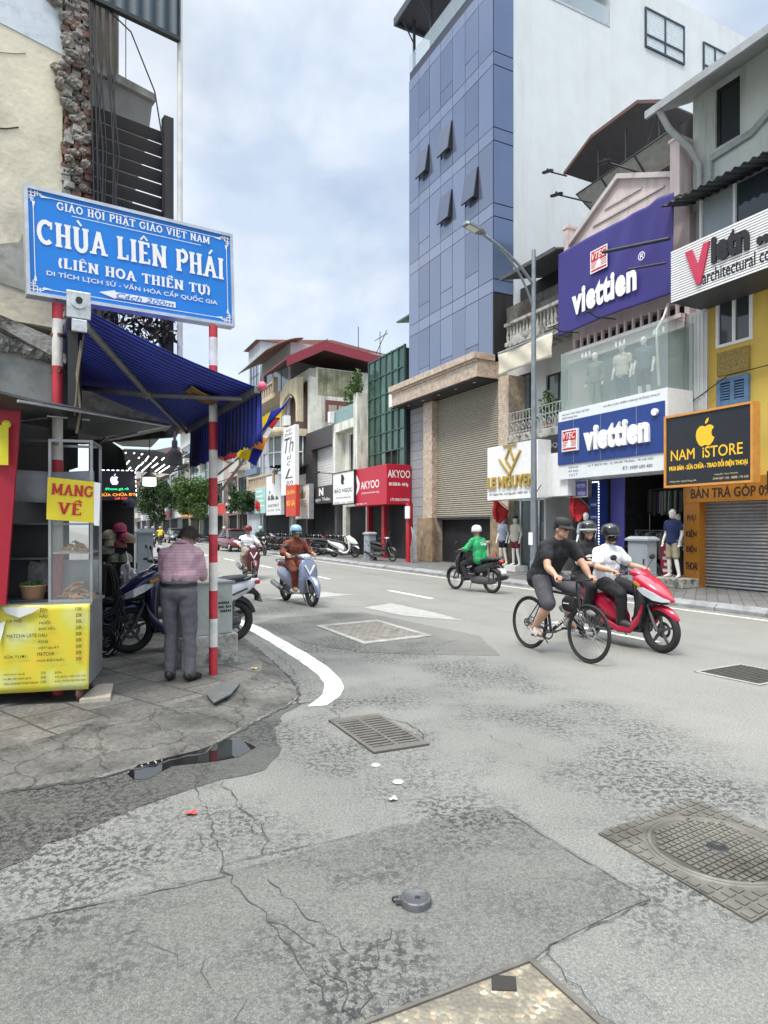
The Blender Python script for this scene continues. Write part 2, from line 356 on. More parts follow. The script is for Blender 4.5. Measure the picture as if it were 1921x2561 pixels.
def apple(cx, cz, h):
    """bitten-apple outline, list of 2-D points, and its leaf"""
    body = [(.0, .30), (.10, .35), (.22, .36), (.33, .31), (.40, .23), (.31, .14), (.28, .02), (.31, -.10), (.42, -.18), (.36, -.32), (.26, -.44), (.17, -.50), (.08, -.47), (0, -.45), (-.08, -.47), (-.17, -.50), (-.27, -.43), (-.38, -.25), (-.43, -.05), (-.41, .14), (-.33, .27), (-.22, .35), (-.10, .35)]
    leaf = [(.0, .40), (.0, .50), (.06, .60), (.15, .66), (.16, .56), (.11, .46)]
    q = h/1.16
    return [(cx+x*q, cz+(z-.08)*q) for x, z in body], [(cx+x*q, cz+(z-.08)*q) for x, z in leaf]
def flat(mb, pts, M, z=.003, depth=0):
    old = mb.M; mb.M = old @ M
    if depth: mb.prism([(x, y, .001) for x, y in pts], (0, 0, depth))
    else: mb.poly([(x, y, z) for x, y in pts])
    mb.M = old
def rect(mb, M, x0, x1, z0, z1, z=.003): flat(mb, [(x0, z0), (x1, z0), (x1, z1), (x0, z1)], M, z)
# ------------------------------------------------------------------ palette
black = mat('black_plastic', (.018, .018, .02), .45); dark = mat('dark_metal', (.035, .037, .04), .45, .3)
rubber = mat('rubber', (.022, .022, .023), .8, bump=.2); steel = mat('steel', (.5, .5, .5), .35, .9, var=.2)
grey = mat('grey_paint', (.3, .31, .32), .5, dirt=.4, dscale=3); white = mat('white_paint', (.78, .78, .77), .5, var=.06)
whitewall = mat('white_wall', (.56, .57, .56), .8, var=.08, scale=1.5, dirt=.28, dcol=(.3, .3, .29), dscale=.7, streak=True, bump=.15, bscale=30)
dirtywall = mat('stained_wall', (.68, .68, .61), .85, var=.15, scale=2, dirt=.6, dcol=(.09, .085, .07), dscale=.9, streak=True, bump=.3)
cream = mat('cream_wall', (.62, .57, .44), .85, var=.15, scale=1.4, dirt=.5, dcol=(.25, .23, .19), dscale=1.1, bump=.3, bscale=18)
conc = mat('concrete', (.3, .295, .28), .85, var=.25, scale=5, dirt=.6, dcol=(.1, .095, .085), dscale=1.6, bump=.5, bscale=25)
oldconc = mat('old_concrete', (.36, .35, .32), .9, var=.3, scale=6, dirt=1.0, dcol=(.035, .035, .03), dscale=3.4, bump=.6, bscale=25)
redp = mat('red_paint', (.42, .018, .03), .45, var=.1); brick = mat('red_brick', (.16, .085, .065), .9, var=.5, scale=25, dirt=.8, dcol=(.2, .18, .155), dscale=9, bump=.8)
yellow = mat('yellow_wall', (.66, .47, .1), .8, var=.1, scale=1.2, dirt=.4, dcol=(.3, .24, .1), dscale=.8, streak=True)
glass = mat('dark_glass', (.03, .04, .045), .06, 0, var=0, spec=.9); voidm = mat('dark_interior', (.018, .018, .02), .8, var=.4, scale=1.5)  # dark_interior: near-black colour stands in for the shade inside openings
greyglass = mat('grey_glass', (.12, .15, .16), .08, 0, var=0, spec=.9)
gold = mat('gold_letters', (.55, .38, .1), .3, .8, var=.2); navy = mat('navy_panel', (.018, .05, .22), .45, var=.08)
ink = mat('ink', (.02, .02, .025), .6); whiteink = mat('white_ink', (.82, .82, .82), .6, var=.04); yellowink = mat('yellow_ink', (.85, .52, .03), .5, var=.05)
redink = mat('red_ink', (.5, .02, .03), .6, var=.06); skin = mat('skin', (.5, .29, .2), .5, var=.1, scale=14); skin2 = mat('tan_skin', (.4, .22, .145), .5, var=.1, scale=14)
led = mat('led_white', (1, 1, 1), emit=2.2); ledw = mat('lamp_glow', (.93, 1, .93), emit=1.6)
leafm = mat('leaves', (.085, .15, .035), .55, var=.55, scale=2.2, objvar=.15); leafd = mat('dark_leaves', (.05, .1, .032), .55, var=.5, scale=3, objvar=.15); bark = mat('bark', (.11, .09, .07), .9, var=.3, bump=.6)
# ------------------------------------------------------------------ asphalt
def asphalt(name, junction=True, tone=1.0, wet=0.):
    m = bpy.data.materials.new(name); m.use_nodes = True; t = m.node_tree; n, l = t.nodes, t.links; b = n['Principled BSDF']
    g = n.new('ShaderNodeNewGeometry')
    def noise(sc, det=5, ro=.6, vec=None):
        q = n.new('ShaderNodeTexNoise'); q.inputs['Scale'].default_value = sc; q.inputs['Detail'].default_value = det; q.inputs['Roughness'].default_value = ro
        l.new(vec or g.outputs['Position'], q.inputs['Vector']); return q.outputs[0]
    def mr(a, x0, x1, y0=0., y1=1.):
        q = n.new('ShaderNodeMapRange'); l.new(a, q.inputs[0])
        for i, v in enumerate((x0, x1, y0, y1)): q.inputs[i+1].default_value = v
        return q.outputs[0]
    def mth(op, a, c=None):
        q = n.new('ShaderNodeMath'); q.operation = op; l.new(a, q.inputs[0])
        if c is not None:
            if isinstance(c, float): q.inputs[1].default_value = c
            else: l.new(c, q.inputs[1])
        return q.outputs[0]
    def mix(f, a, c):
        q = n.new('ShaderNodeMix'); q.data_type = 'RGBA'; l.new(f, q.inputs[0])
        for i, v in ((6, a), (7, c)):
            if isinstance(v, tuple): q.inputs[i].default_value = (v[0]*tone, v[1]*tone, v[2]*tone, 1)
            else: l.new(v, q.inputs[i])
        return q.outputs[2]
    dt = n.new('ShaderNodeVectorMath'); dt.operation = 'DOT_PRODUCT'; l.new(g.outputs['Position'], dt.inputs[0]); dt.inputs[1].default_value = nS
    ds = n.new('ShaderNodeVectorMath'); ds.operation = 'DOT_PRODUCT'; l.new(g.outputs['Position'], ds.inputs[0]); ds.inputs[1].default_value = dS
    wob = mth('ADD', dt.outputs['Value'], mr(noise(.5, 4), .3, .7, -.7, .7))
    road = mr(wob, 4.1, 4.9)                                 # the carriageway proper, newer surface
    col = mix(mr(noise(.7, 6), .35, .65), (.172, .173, .16), (.218, .218, .203))
    col = mix(road, col, mix(mr(noise(.9, 6), .3, .7), (.215, .213, .196), (.255, .251, .23)))
    cmb = n.new('ShaderNodeCombineXYZ'); l.new(mth('MULTIPLY', dt.outputs['Value'], 1.1), cmb.inputs[0]); l.new(mth('MULTIPLY', ds.outputs['Value'], .06), cmb.inputs[1])
    col = mix(mth('MULTIPLY', mr(noise(1., 4, .5, cmb.outputs[0]), .52, .7), .35), col, (.14, .14, .14))
    # worn dark binder showing through in ragged flecks
    fl = mr(noise(26, 12, .74), .495, .52); mask = mr(noise(.8, 6, .62), .44, .58)
    fl = mth('MULTIPLY', mth('MULTIPLY', fl, mask), mr(road, 0, 1, 1, .08))
    col = mix(mth('MULTIPLY', fl, .95), col, (.055, .055, .057))
    sp = mr(noise(230, 2, .5), .3, .7, .55, 1.45); hs = n.new('ShaderNodeHueSaturation'); l.new(col, hs.inputs['Color']); l.new(sp, hs.inputs['Value']); col = hs.outputs[0]
    sp2 = mr(noise(70, 3, .6), .35, .65, .75, 1.25); hs = n.new('ShaderNodeHueSaturation'); l.new(col, hs.inputs['Color']); l.new(sp2, hs.inputs['Value']); col = hs.outputs[0]
    vo = n.new('ShaderNodeTexVoronoi'); vo.inputs['Scale'].default_value = 42; l.new(g.outputs['Position'], vo.inputs['Vector'])
    col = mix(mth('MULTIPLY', mr(vo.outputs['Distance'], .05, .13, 1, 0), .7), col, (.5, .5, .48))
    l.new(col, b.inputs['Base Color']); b.inputs['Roughness'].default_value = .85-wet*.4; b.inputs['Specular IOR Level'].default_value = .35
    bp = n.new('ShaderNodeBump'); bp.inputs['Strength'].default_value = .6; bp.inputs['Distance'].default_value = .006; l.new(noise(140, 3), bp.inputs['Height']); l.new(bp.outputs[0], b.inputs['Normal'])
    return m
asph = asphalt('asphalt', tone=.9); asph_patch = asphalt('asphalt_patch', tone=.68); asph_wet = asphalt('asphalt_wet', tone=.44, wet=.55)
m = MB(); m.poly([(-900, -60, 0), (900, -60, 0), (900, 1500, 0), (-900, 1500, 0)]); tag(m.build('road', asph), kind='structure')
def ground_sheet(name, uv, matl, z, jag=.0, label=None, seg=.12):
    pts = [G(u, v, z) for u, v in uv]; o = []
    for a, b in zip(pts, pts[1:]+pts[:1]):
        k = max(1, int((b-a).length/seg)) if jag else 1
        for i in range(k):
            p = a.lerp(b, i/k); d = (b-a).normalized(); j = R(-jag, jag) if jag else 0
            o.append(p+Vector((-d.y, d.x, 0))*j)
    m = MB(); m.poly(o if sum((p.x*q.y-q.x*p.y) for p, q in zip(o, o[1:]+o[:1])) > 0 else o[::-1]); return tag(m.build(name, matl), kind='structure')
ground_sheet('road_patch', [(-700, 2470), (0, 2310), (567, 2180), (960, 2075), (1250, 2015), (1440, 2133), (1626, 2247), (1377, 2362), (1331, 2403), (1150, 2480), (700, 2700), (-700, 2900)], asph_patch, .004, .008)
ground_sheet('wet_gutter', [(-500, 2150), (-500, 2060), (0, 1975), (330, 1930), (520, 1880), (570, 1840), (700, 1770), (780, 1752), (690, 1795), (705, 1870), (670, 1930), (560, 1950), (420, 1985), (300, 2035), (180, 2090), (0, 2170)], asph_wet, .003, .045)
ground_sheet('road_patch', [(1075*.3255+560, 1519), (980, 1508), (1094, 1533), (1160, 1552), (1010, 1540)], mat('light_patch', (.32, .32, .305), .85, var=.2, scale=6, bump=.4), .005, .015)
ground_sheet('road_patch', [(672, 1500), (780, 1478), (885, 1487), (800, 1494)], mat('light_patch', (.3, .3, .29), .85), .005, .02)
ground_sheet('road_patch', [(640, 1560), (700, 1545), (905, 1530), (1200, 1590), (1250, 1640), (905, 1632), (770, 1610)], asph_patch, .003, .03)
puddle = mat('water', (.012, .012, .012), .015, var=0, spec=.8)
ground_sheet('puddle', [(318, 1935), (345, 1912), (420, 1893), (500, 1874), (560, 1850), (610, 1850), (640, 1868), (600, 1892), (540, 1905), (430, 1915), (370, 1948), (330, 1950)], puddle, .006, .012)
# ------------------------------------------------------------------ painted lines
paint = mat('road_paint', (.72, .70, .62), .7, var=.12, scale=4, dirt=.75, dcol=(.2, .2, .19), dscale=5)
def band(outer, inner, z, name, matl):
    a = [G(u, v, z) for u, v in outer]; b = [G(u, v, z) for u, v in inner]
    def res(p, n):
        d = [0]
        for q, r in zip(p, p[1:]): d.append(d[-1]+(r-q).length)
        o = []
        for i in range(n):
            t = d[-1]*i/(n-1); k = max(j for j in range(len(d)-1) if d[j] <= t+1e-9); o.append(p[k].lerp(p[k+1], (t-d[k])/(d[k+1]-d[k])))
        return o
    a = res(a, 60); b = res(b, 60); m = MB()
    a = [p+Vector((R(-.006, .006), R(-.006, .006), 0)) for p in a]; b = [p+Vector((R(-.006, .006), R(-.006, .006), 0)) for p in b]
    m.add(a+b, [[i, i+1, 61+i, 60+i] for i in range(59)], False); return tag(m.build(name, matl), kind='structure')
band([(500, 1492), (573, 1535), (658, 1572), (768, 1634), (820, 1667), (853, 1699), (861, 1719), (846, 1745), (817, 1764)],
     [(500, 1508), (589, 1556), (674, 1605), (755, 1657), (794, 1686), (814, 1712), (807, 1735), (790, 1753), (768, 1766)], .0045, 'edge_line', paint)
def streetline(t, x0, x1, wd, z, name):
    m = SB(); m.poly([(x0, t-wd/2, z), (x1, t-wd/2, z), (x1, t+wd/2, z), (x0, t+wd/2, z)]); return tag(m.build(name, paint), kind='structure')
for k in range(14): streetline(7.4, -6.2-6.05*k-2.1, -6.2-6.05*k, .13, .004, 'lane_dash')
streetline(10.75, -60, 4, .1, .004, 'kerb_line')
# ------------------------------------------------------------------ cracks and seams
m = MB()
def crack(uv, wd=.008, jit=.02, z=.0075):
    p = [G(u, v, z) for u, v in uv]; pts = []
    for a, b in zip(p, p[1:]):
        k = max(2, int((b-a).length/.05)); d = (b-a).normalized(); q = Vector((-d.y, d.x, 0))
        for i in range(k): pts.append(a.lerp(b, i/k)+q*R(-jit, jit))
    pts.append(p[-1]); Lp = []; Rp = []
    for i, c in enumerate(pts):
        t = (pts[min(i+1, len(pts)-1)]-pts[max(i-1, 0)]).normalized(); q = Vector((-t.y, t.x, 0)); h = wd*R(.1, 1)*.36; Lp.append(c+q*h); Rp.append(c-q*h)
    n_ = len(pts); m.add(Rp+Lp, [[i, i+1, n_+i+1, n_+i] for i in range(n_-1)], False)
z6 = lambda *a: [(x*.5787, 1700+y*.5787) for x, y in a]
z7 = lambda *a: [(960+x*.5793, 1700+y*.5793) for x, y in a]
crack(z6((845, 440), (870, 520), (900, 600), (930, 690), (960, 770), (990, 850), (1060, 930), (1160, 1040), (1250, 1150), (1330, 1250), (1420, 1420)), .012)
crack(z6((960, 440), (1010, 520), (1060, 560), (1110, 620), (1150, 690), (1130, 750)), .013, .025)
crack(z6((1060, 540), (1030, 560), (1090, 600), (1100, 660), (1150, 690)), .01)
crack(z6((1160, 860), (1300, 1000), (1420, 1090), (1520, 1180), (1590, 1290)), .01)
crack(z6((1160, 1040), (1300, 1130), (1440, 1270), (1540, 1460)), .011, .03)
crack(z6((400, 700), (490, 750), (560, 820), (690, 850), (800, 880)), .006)
crack(z6((690, 850), (670, 890)), .006); crack(z6((840, 640), (870, 720), (860, 740)), .005)
crack(z6((0, 1055), (400, 975), (760, 895), (975, 848)), .012, .008); crack(z6((965, 800), (1130, 755), (1400, 700), (1659, 640)), .010, .008)
crack(z6((975, 848), (965, 800)), .01); crack(z7((0, 640), (250, 590), (505, 545)), .009, .008)
crack(z7((505, 545), (640, 640), (830, 760), (1000, 860), (1152, 945)), .010, .006); crack(z7((1152, 945), (980, 1030), (720, 1145), (690, 1200), (640, 1212)), .011, .008)
crack(z7((710, 1150), (720, 1200), (800, 1290), (880, 1360), (930, 1450), (1000, 1486)), .010, .015); crack(z7((1152, 945), (1230, 990)), .008)
crack(z7((0, 160), (100, 185), (160, 220), (180, 280)), .014, .015); crack(z6((1380, 100), (1470, 150), (1420, 185)), .012)
crack([(640, 1700), (720, 1740), (752, 1760)], .05, .03)
crack([(705*.3255+560, 1566), (910, 1613), (1077, 1592)], .012); crack([(860, 1520), (980, 1508), (1090, 1530)], .02, .02); crack([(905, 1640), (1050, 1625), (1150, 1600)], .015, .05)
crack([(560, 1560), (650, 1530), (720, 1525)], .03, .05); crack([(1000, 1500), (880, 1490), (820, 1480)], .02, .03)
crack([(0, 1984), (214, 1953), (324, 1926), (405, 1906), (509, 1883), (561, 1848), (665, 1792), (730, 1760), (752, 1738), (735, 1705), (690, 1660), (640, 1618)], .045, .018)
crack([(640, 1600), (700, 1640), (745, 1690)], .012, .03); crack([(1180, 1830), (1300, 1860), (1500, 1960)], .006, .06); crack([(300, 2330), (520, 2420), (640, 2561)], .006, .05); crack([(1000, 2330), (900, 2430), (930, 2561)], .007, .05)
tag(m.build('road_cracks', mat('crack', (.05, .05, .052), .9)), kind='structure')
# ------------------------------------------------------------------ pavements
def tilemat(name, c1, c2, cm, sx, sy, dirt=.6, rot=0.0):
    m_ = bpy.data.materials.new(name); m_.use_nodes = True; t = m_.node_tree; n, l = t.nodes, t.links; b = n['Principled BSDF']; b.inputs['Roughness'].default_value = .75
    g = n.new('ShaderNodeNewGeometry'); mp_ = n.new('ShaderNodeMapping'); mp_.inputs['Rotation'].default_value = (0, 0, rot); l.new(g.outputs['Position'], mp_.inputs[0])
    no = n.new('ShaderNodeTexNoise'); no.inputs['Scale'].default_value = 2.5; no.inputs['Detail'].default_value = 8; l.new(g.outputs['Position'], no.inputs['Vector'])
    ad = n.new('ShaderNodeMix'); ad.data_type = 'VECTOR'; ad.inputs[0].default_value = .05; l.new(mp_.outputs[0], ad.inputs[4]); l.new(no.outputs['Color'], ad.inputs[5])
    br = n.new('ShaderNodeTexBrick'); l.new(ad.outputs[1], br.inputs[0]); br.inputs['Color1'].default_value = rgb(c1); br.inputs['Color2'].default_value = rgb(c2); br.inputs['Mortar'].default_value = rgb(cm)
    br.inputs['Scale'].default_value = 1; br.inputs['Brick Width'].default_value = sx; br.inputs['Row Height'].default_value = sy; br.inputs['Mortar Size'].default_value = .012
    rp = n.new('ShaderNodeValToRGB'); rp.color_ramp.elements[0].position = .42; rp.color_ramp.elements[1].position = .68; rp.color_ramp.elements[1].color = (dirt,)*3+(1,); l.new(no.outputs[0], rp.inputs[0])
    mm = n.new('ShaderNodeMix'); mm.data_type = 'RGBA'; l.new(rp.outputs[0], mm.inputs[0]); l.new(br.outputs[0], mm.inputs[6]); mm.inputs[7].default_value = rgb(cm); 
    n3 = n.new('ShaderNodeTexNoise'); n3.inputs['Scale'].default_value = 35; n3.inputs['Detail'].default_value = 6; l.new(g.outputs['Position'], n3.inputs['Vector'])
    mr_ = n.new('ShaderNodeMapRange'); mr_.inputs[1].default_value = .3; mr_.inputs[2].default_value = .7; mr_.inputs[3].default_value = .65; mr_.inputs[4].default_value = 1.35; l.new(n3.outputs[0], mr_.inputs[0])
    hs = n.new('ShaderNodeHueSaturation'); l.new(mm.outputs[2], hs.inputs['Color']); l.new(mr_.outputs[0], hs.inputs['Value']); l.new(hs.outputs[0], b.inputs['Base Color'])
    bp = n.new('ShaderNodeBump'); bp.inputs['Strength'].default_value = .5; bp.inputs['Distance'].default_value = .015; l.new(n3.outputs[0], bp.inputs['Height']); l.new(bp.outputs[0], b.inputs['Normal'])
    return m_
pave_far = tilemat('pavers', (.13, .13, .13), (.17, .17, .165), (.07, .07, .068), .4, .2, .5, atan2(.8922, -.4517))
m = SB(); m.box((-240, 11.32, -.05), (12, 30, .14)); tag(m.build('pavement', pave_far), kind='structure')
m = SB()
x = 8.
while x > -70:
    Lk = R(.95, 1.05); m.M = Matrix.Translation((0, R(-.012, .012), R(-.01, .006))); m.prism([(x, 11.12, -.05), (x, 11.12, .07), (x, 11.2, .135), (x, 11.33, .145), (x, 11.33, -.05)], (-Lk+.012, 0, 0)); x -= Lk
tag(m.build('kerb', mat('kerb_stone', (.26, .265, .27), .8, var=.3, scale=3, dirt=.6, dcol=(.12, .12, .12), dscale=2, bump=.4), bevel=.012), kind='structure')
def rough_ground(name):
    m_ = bpy.data.materials.new(name); m_.use_nodes = True; t = m_.node_tree; n, l = t.nodes, t.links; b = n['Principled BSDF']; b.inputs['Roughness'].default_value = .85
    g = n.new('ShaderNodeNewGeometry')
    def noise(sc, det, ro): q = n.new('ShaderNodeTexNoise'); q.inputs['Scale'].default_value = sc; q.inputs['Detail'].default_value = det; q.inputs['Roughness'].default_value = ro; l.new(g.outputs['Position'], q.inputs['Vector']); return q
    def ramp_(src, p0, p1, c0, c1): q = n.new('ShaderNodeValToRGB'); q.color_ramp.elements[0].position = p0; q.color_ramp.elements[1].position = p1; q.color_ramp.elements[0].color = rgb(c0); q.color_ramp.elements[1].color = rgb(c1); l.new(src, q.inputs[0]); return q.outputs[0]
    def mul(a, c, f): q = n.new('ShaderNodeMix'); q.data_type = 'RGBA'; q.blend_type = 'MULTIPLY'; q.inputs[0].default_value = f; l.new(a, q.inputs[6]); l.new(c, q.inputs[7]); return q.outputs[2]
    wn = noise(3, 6, .65); ad = n.new('ShaderNodeMix'); ad.data_type = 'VECTOR'; ad.inputs[0].default_value = .3; l.new(g.outputs['Position'], ad.inputs[4]); l.new(wn.outputs['Color'], ad.inputs[5])
    vo = n.new('ShaderNodeTexVoronoi'); vo.feature = 'DISTANCE_TO_EDGE'; vo.inputs['Scale'].default_value = 3.2; l.new(ad.outputs[1], vo.inputs['Vector'])
    c = ramp_(noise(1.6, 8, .7).outputs[0], .38, .64, (.10, .096, .088), (.275, .266, .242)); c = mul(c, ramp_(vo.outputs[0], .0, .035, (.25, .24, .22), (1, 1, 1)), .8)
    c = mul(c, ramp_(noise(22, 8, .75).outputs[0], .34, .6, (.45, .44, .42), (1, 1, 1)), .8); c = mul(c, ramp_(noise(120, 3, .6).outputs[0], .3, .7, (.65, .65, .65), (1, 1, 1)), 1); l.new(c, b.inputs['Base Color'])
    bp = n.new('ShaderNodeBump'); bp.inputs['Strength'].default_value = 1; bp.inputs['Distance'].default_value = .03; l.new(noise(16, 9, .7).outputs[0], bp.inputs['Height']); l.new(bp.outputs[0], b.inputs['Normal']); return m_
# near corner: stone slabs with a rough concrete ramp round the edge
outer = [(-900, 2300), (-420, 2085), (0, 1984), (214, 1953), (324, 1926), (405, 1906), (509, 1883), (561, 1848), (665, 1792), (730, 1760), (752, 1738), (735, 1705), (690, 1660), (640, 1618), (590, 1574), (565, 1548)]
inner = [(-900, 2100), (-420, 1950), (0, 1872), (140, 1838), (240, 1802), (330, 1788), (420, 1765), (500, 1742), (560, 1722), (620, 1698), (655, 1680), (655, 1655), (625, 1625), (600, 1598), (575, 1568), (556, 1545)]
def resample(p, n):
    d = [0]
    for q, r in zip(p, p[1:]): d.append(d[-1]+(r-q).length)
    o = []
    for i in range(n):
        t = d[-1]*i/(n-1); k = max(j for j in range(len(d)-1) if d[j] <= t+1e-9); o.append(p[k].lerp(p[k+1], min(1, (t-d[k])/(d[k+1]-d[k]))))
    return o
nn = 150; A = []; B = []
for a, b, k in zip(outer[:-1], outer[1:], range(99)):
    for i in range(10): A.append(G(a[0]+(b[0]-a[0])*i/10, a[1]+(b[1]-a[1])*i/10, 0.0)); a2, b2 = inner[k], inner[k+1]; B.append(G(a2[0]+(b2[0]-a2[0])*i/10, a2[1]+(b2[1]-a2[1])*i/10, .1))
far = [ST(G(565, 1548)), ]
A.append(SF @ Vector((-60, 3.15, 0))); B.append(SF @ Vector((-60, 3.0, .1)))
m = MB(); rows = 7; nn = len(A); vs_ = []
for i in range(nn):
    jo = R(-.03, .03) if i < nn-1 else 0
    for j in range(rows):
        f = j/(rows-1); p = A[i].lerp(B[i], f+(jo if j == 0 else R(-.03, .03) if 0 < j < rows-1 else 0)); p.z = [.0, .022, .032, .045, .06, .078, .1][j]+(R(-.004, .004) if 0 < j < rows-1 else 0)-(.01 if j == 0 else 0); vs_.append(p)
m.add(vs_, [[i*rows+j, (i+1)*rows+j, (i+1)*rows+j+1, i*rows+j+1] for i in range(nn-1) for j in range(rows-1)], True)
ramp = rough_ground('rough_concrete')
tag(m.build('pavement_ramp', ramp), kind='structure')
m = MB(); m.poly([Vector((p.x, p.y, .1)) for p in B]+[SF @ Vector((-60, -8, .1)), Vector((-12, 6, .1)), Vector((-8, 2, .1))]); pv = m.build('pavement', tilemat('stone_slabs', (.12, .115, .105), (.17, .162, .148), (.055, .052, .046), .42, .42, .75, radians(38))); tag(pv, kind='structure')
# ------------------------------------------------------------------ ironwork in the road
iron = mat('cast_iron', (.15, .14, .125), .65, .35, var=.25, dirt=.6, dcol=(.05, .045, .04), dscale=6, bump=.3)
ironlt = mat('worn_iron', (.15, .143, .125), .5, .3, var=.25, dirt=.85, dcol=(.06, .052, .042), dscale=2.2)
def quadframe(c, a, b):
    """ground frame on a quad corner c with sides to a and b"""
    return c, (a-c), (b-c)
def gbox(m, c, ex, ey, u0, u1, v0, v1, z0, z1):
    p = [c+ex*u+ey*v for u, v in ((u0, v0), (u1, v0), (u1, v1), (u0, v1))]
    if (p[1]-p[0]).cross(p[3]-p[0]).z < 0: p = p[::-1]
    m.prism([(q.x, q.y, z0) for q in p], (0, 0, z1-z0))
c, ex, ey = quadframe(G(822, 1804), G(946, 1788), G(935, 1886))
t = thing('storm_drain', 'rectangular cast iron drain grate with slots near the white curved line', 'drain', (c+(ex+ey)/2))
m = MB(); gbox(m, c, ex, ey, 0, 1, 0, 1, .001, .004); m.build('pit', mat('drain_pit', (.012, .012, .012), .9), t)
m = MB()
for a in ((0, 1, 0, .1), (0, 1, .9, 1), (0, .07, .1, .9), (.93, 1, .1, .9), (.47, .53, .1, .9)): gbox(m, c, ex, ey, *a, .002, .016)
m.build('frame', iron, t); m = MB()
for k in range(12):
    v0 = .1+k*.8/12
    for u0 in (.07, .53): gbox(m, c, ex, ey, u0, u0+.4, v0, v0+.038, .002, .013)
m.build('bars', iron, t)
def manhole(c, ex, ey):
    t = thing('manhole_cover', 'square iron manhole plate with a round chequered lid at the right', 'manhole', (c+(ex+ey)/2))
    m = MB(); gbox(m, c, ex, ey, 0, 1, 0, 1, .001, .01)
    n_ = 13; cx = c+(ex+ey)/2; a = ex.length
    for i in range(n_):
        for j in range(n_):
            u, v = (i+.5)/n_, (j+.5)/n_; d = sqrt((u-.5)**2+(v-.5)**2)
            if d > .43: gbox(m, c, ex, ey, u-.027, u+.027, v-.027, v+.027, .009, .015)
    m.build('frame', ironlt, t)
    m = MB(); m.M = Matrix.Translation(cx); m.lathe([(0, .012), (.375*a, .012), (.375*a, .018), (.395*a, .018), (.4*a, .0095)], n=48)
    m.lathe([(.405*a, .0095), (.41*a, .017), (.425*a, .017), (.43*a, .0095)], n=48)
    m.M = I4
    for i in range(-7, 8):
        for j in range(-7, 8):
            u, v = .5+i*.047+.0235, .5+j*.047+.0235; d = sqrt((u-.5)**2+(v-.5)**2)
            if .07 < d < .35: gbox(m, c, ex, ey, u-.017, u+.017, v-.017, v+.017, .0115, .018)
    l = m.build('lid', ironlt, t); m = MB(); m.M = Matrix.Translation(cx); m.lathe([(.035*a, .0125), (.04*a, .022), (.06*a, .022), (.066*a, .0125)], n=24); m.lathe([(0, .016), (.034*a, .016)], n=16); m.build('keyhole', dark, l)
manhole(G(1496, 2087), G(1736, 2002)-G(1496, 2087), (G(1880, 2310)-G(1496, 2087))*1.0)
def plate(name, uv, label, z=.004, rim=.08, inner=None, chk=True):
    p = [G(*q) for q in uv]; c, ex, ey = p[0], p[1]-p[0], p[3]-p[0]
    t = thing(name, label, 'access cover', c+(ex+ey)/2); m = MB()
    for a in ((0, 1, 0, rim), (0, 1, 1-rim, 1), (0, rim, rim, 1-rim), (1-rim, 1, rim, 1-rim)): gbox(m, c, ex, ey, *a, .001, .012)
    m.build('frame', conc, t); m = MB(); gbox(m, c, ex, ey, rim, 1-rim, rim, 1-rim, .001, .008)
    if chk:
        for i in range(16):
            for j in range(16):
                if (i+j) % 2: u, v = rim+(i+.5)*(1-2*rim)/16, rim+(j+.5)*(1-2*rim)/16; gbox(m, c, ex, ey, u-.018, u+.018, v-.018, v+.018, .0075, .011)
    m.build('lid', inner or iron, t); return t
plate('access_cover', [(789, 1566), (944, 1551), (1077, 1591), (910, 1612)], 'large square chequered access cover with pale concrete rim in the near lane', inner=mat('worn_plate', (.2, .185, .165), .7, .2, var=.25, dirt=.5, dscale=4))
t = plate('drain_grate', [(1735, 1681), (1850, 1662), (2010, 1694), (1900, 1716)], 'dark drain grate at the right edge beside the lane dash', rim=.05, inner=mat('drain_pit', (.012, .012, .012)), chk=False)
c = G(1735, 1681); ex = G(1850, 1662)-c; ey = G(1900, 1716)-c; m = MB()
for k in range(14): gbox(m, c, ex, ey, .05, .95, .06+k*.065, .075+k*.065, .006, .014)
m.build('bars', iron, t)
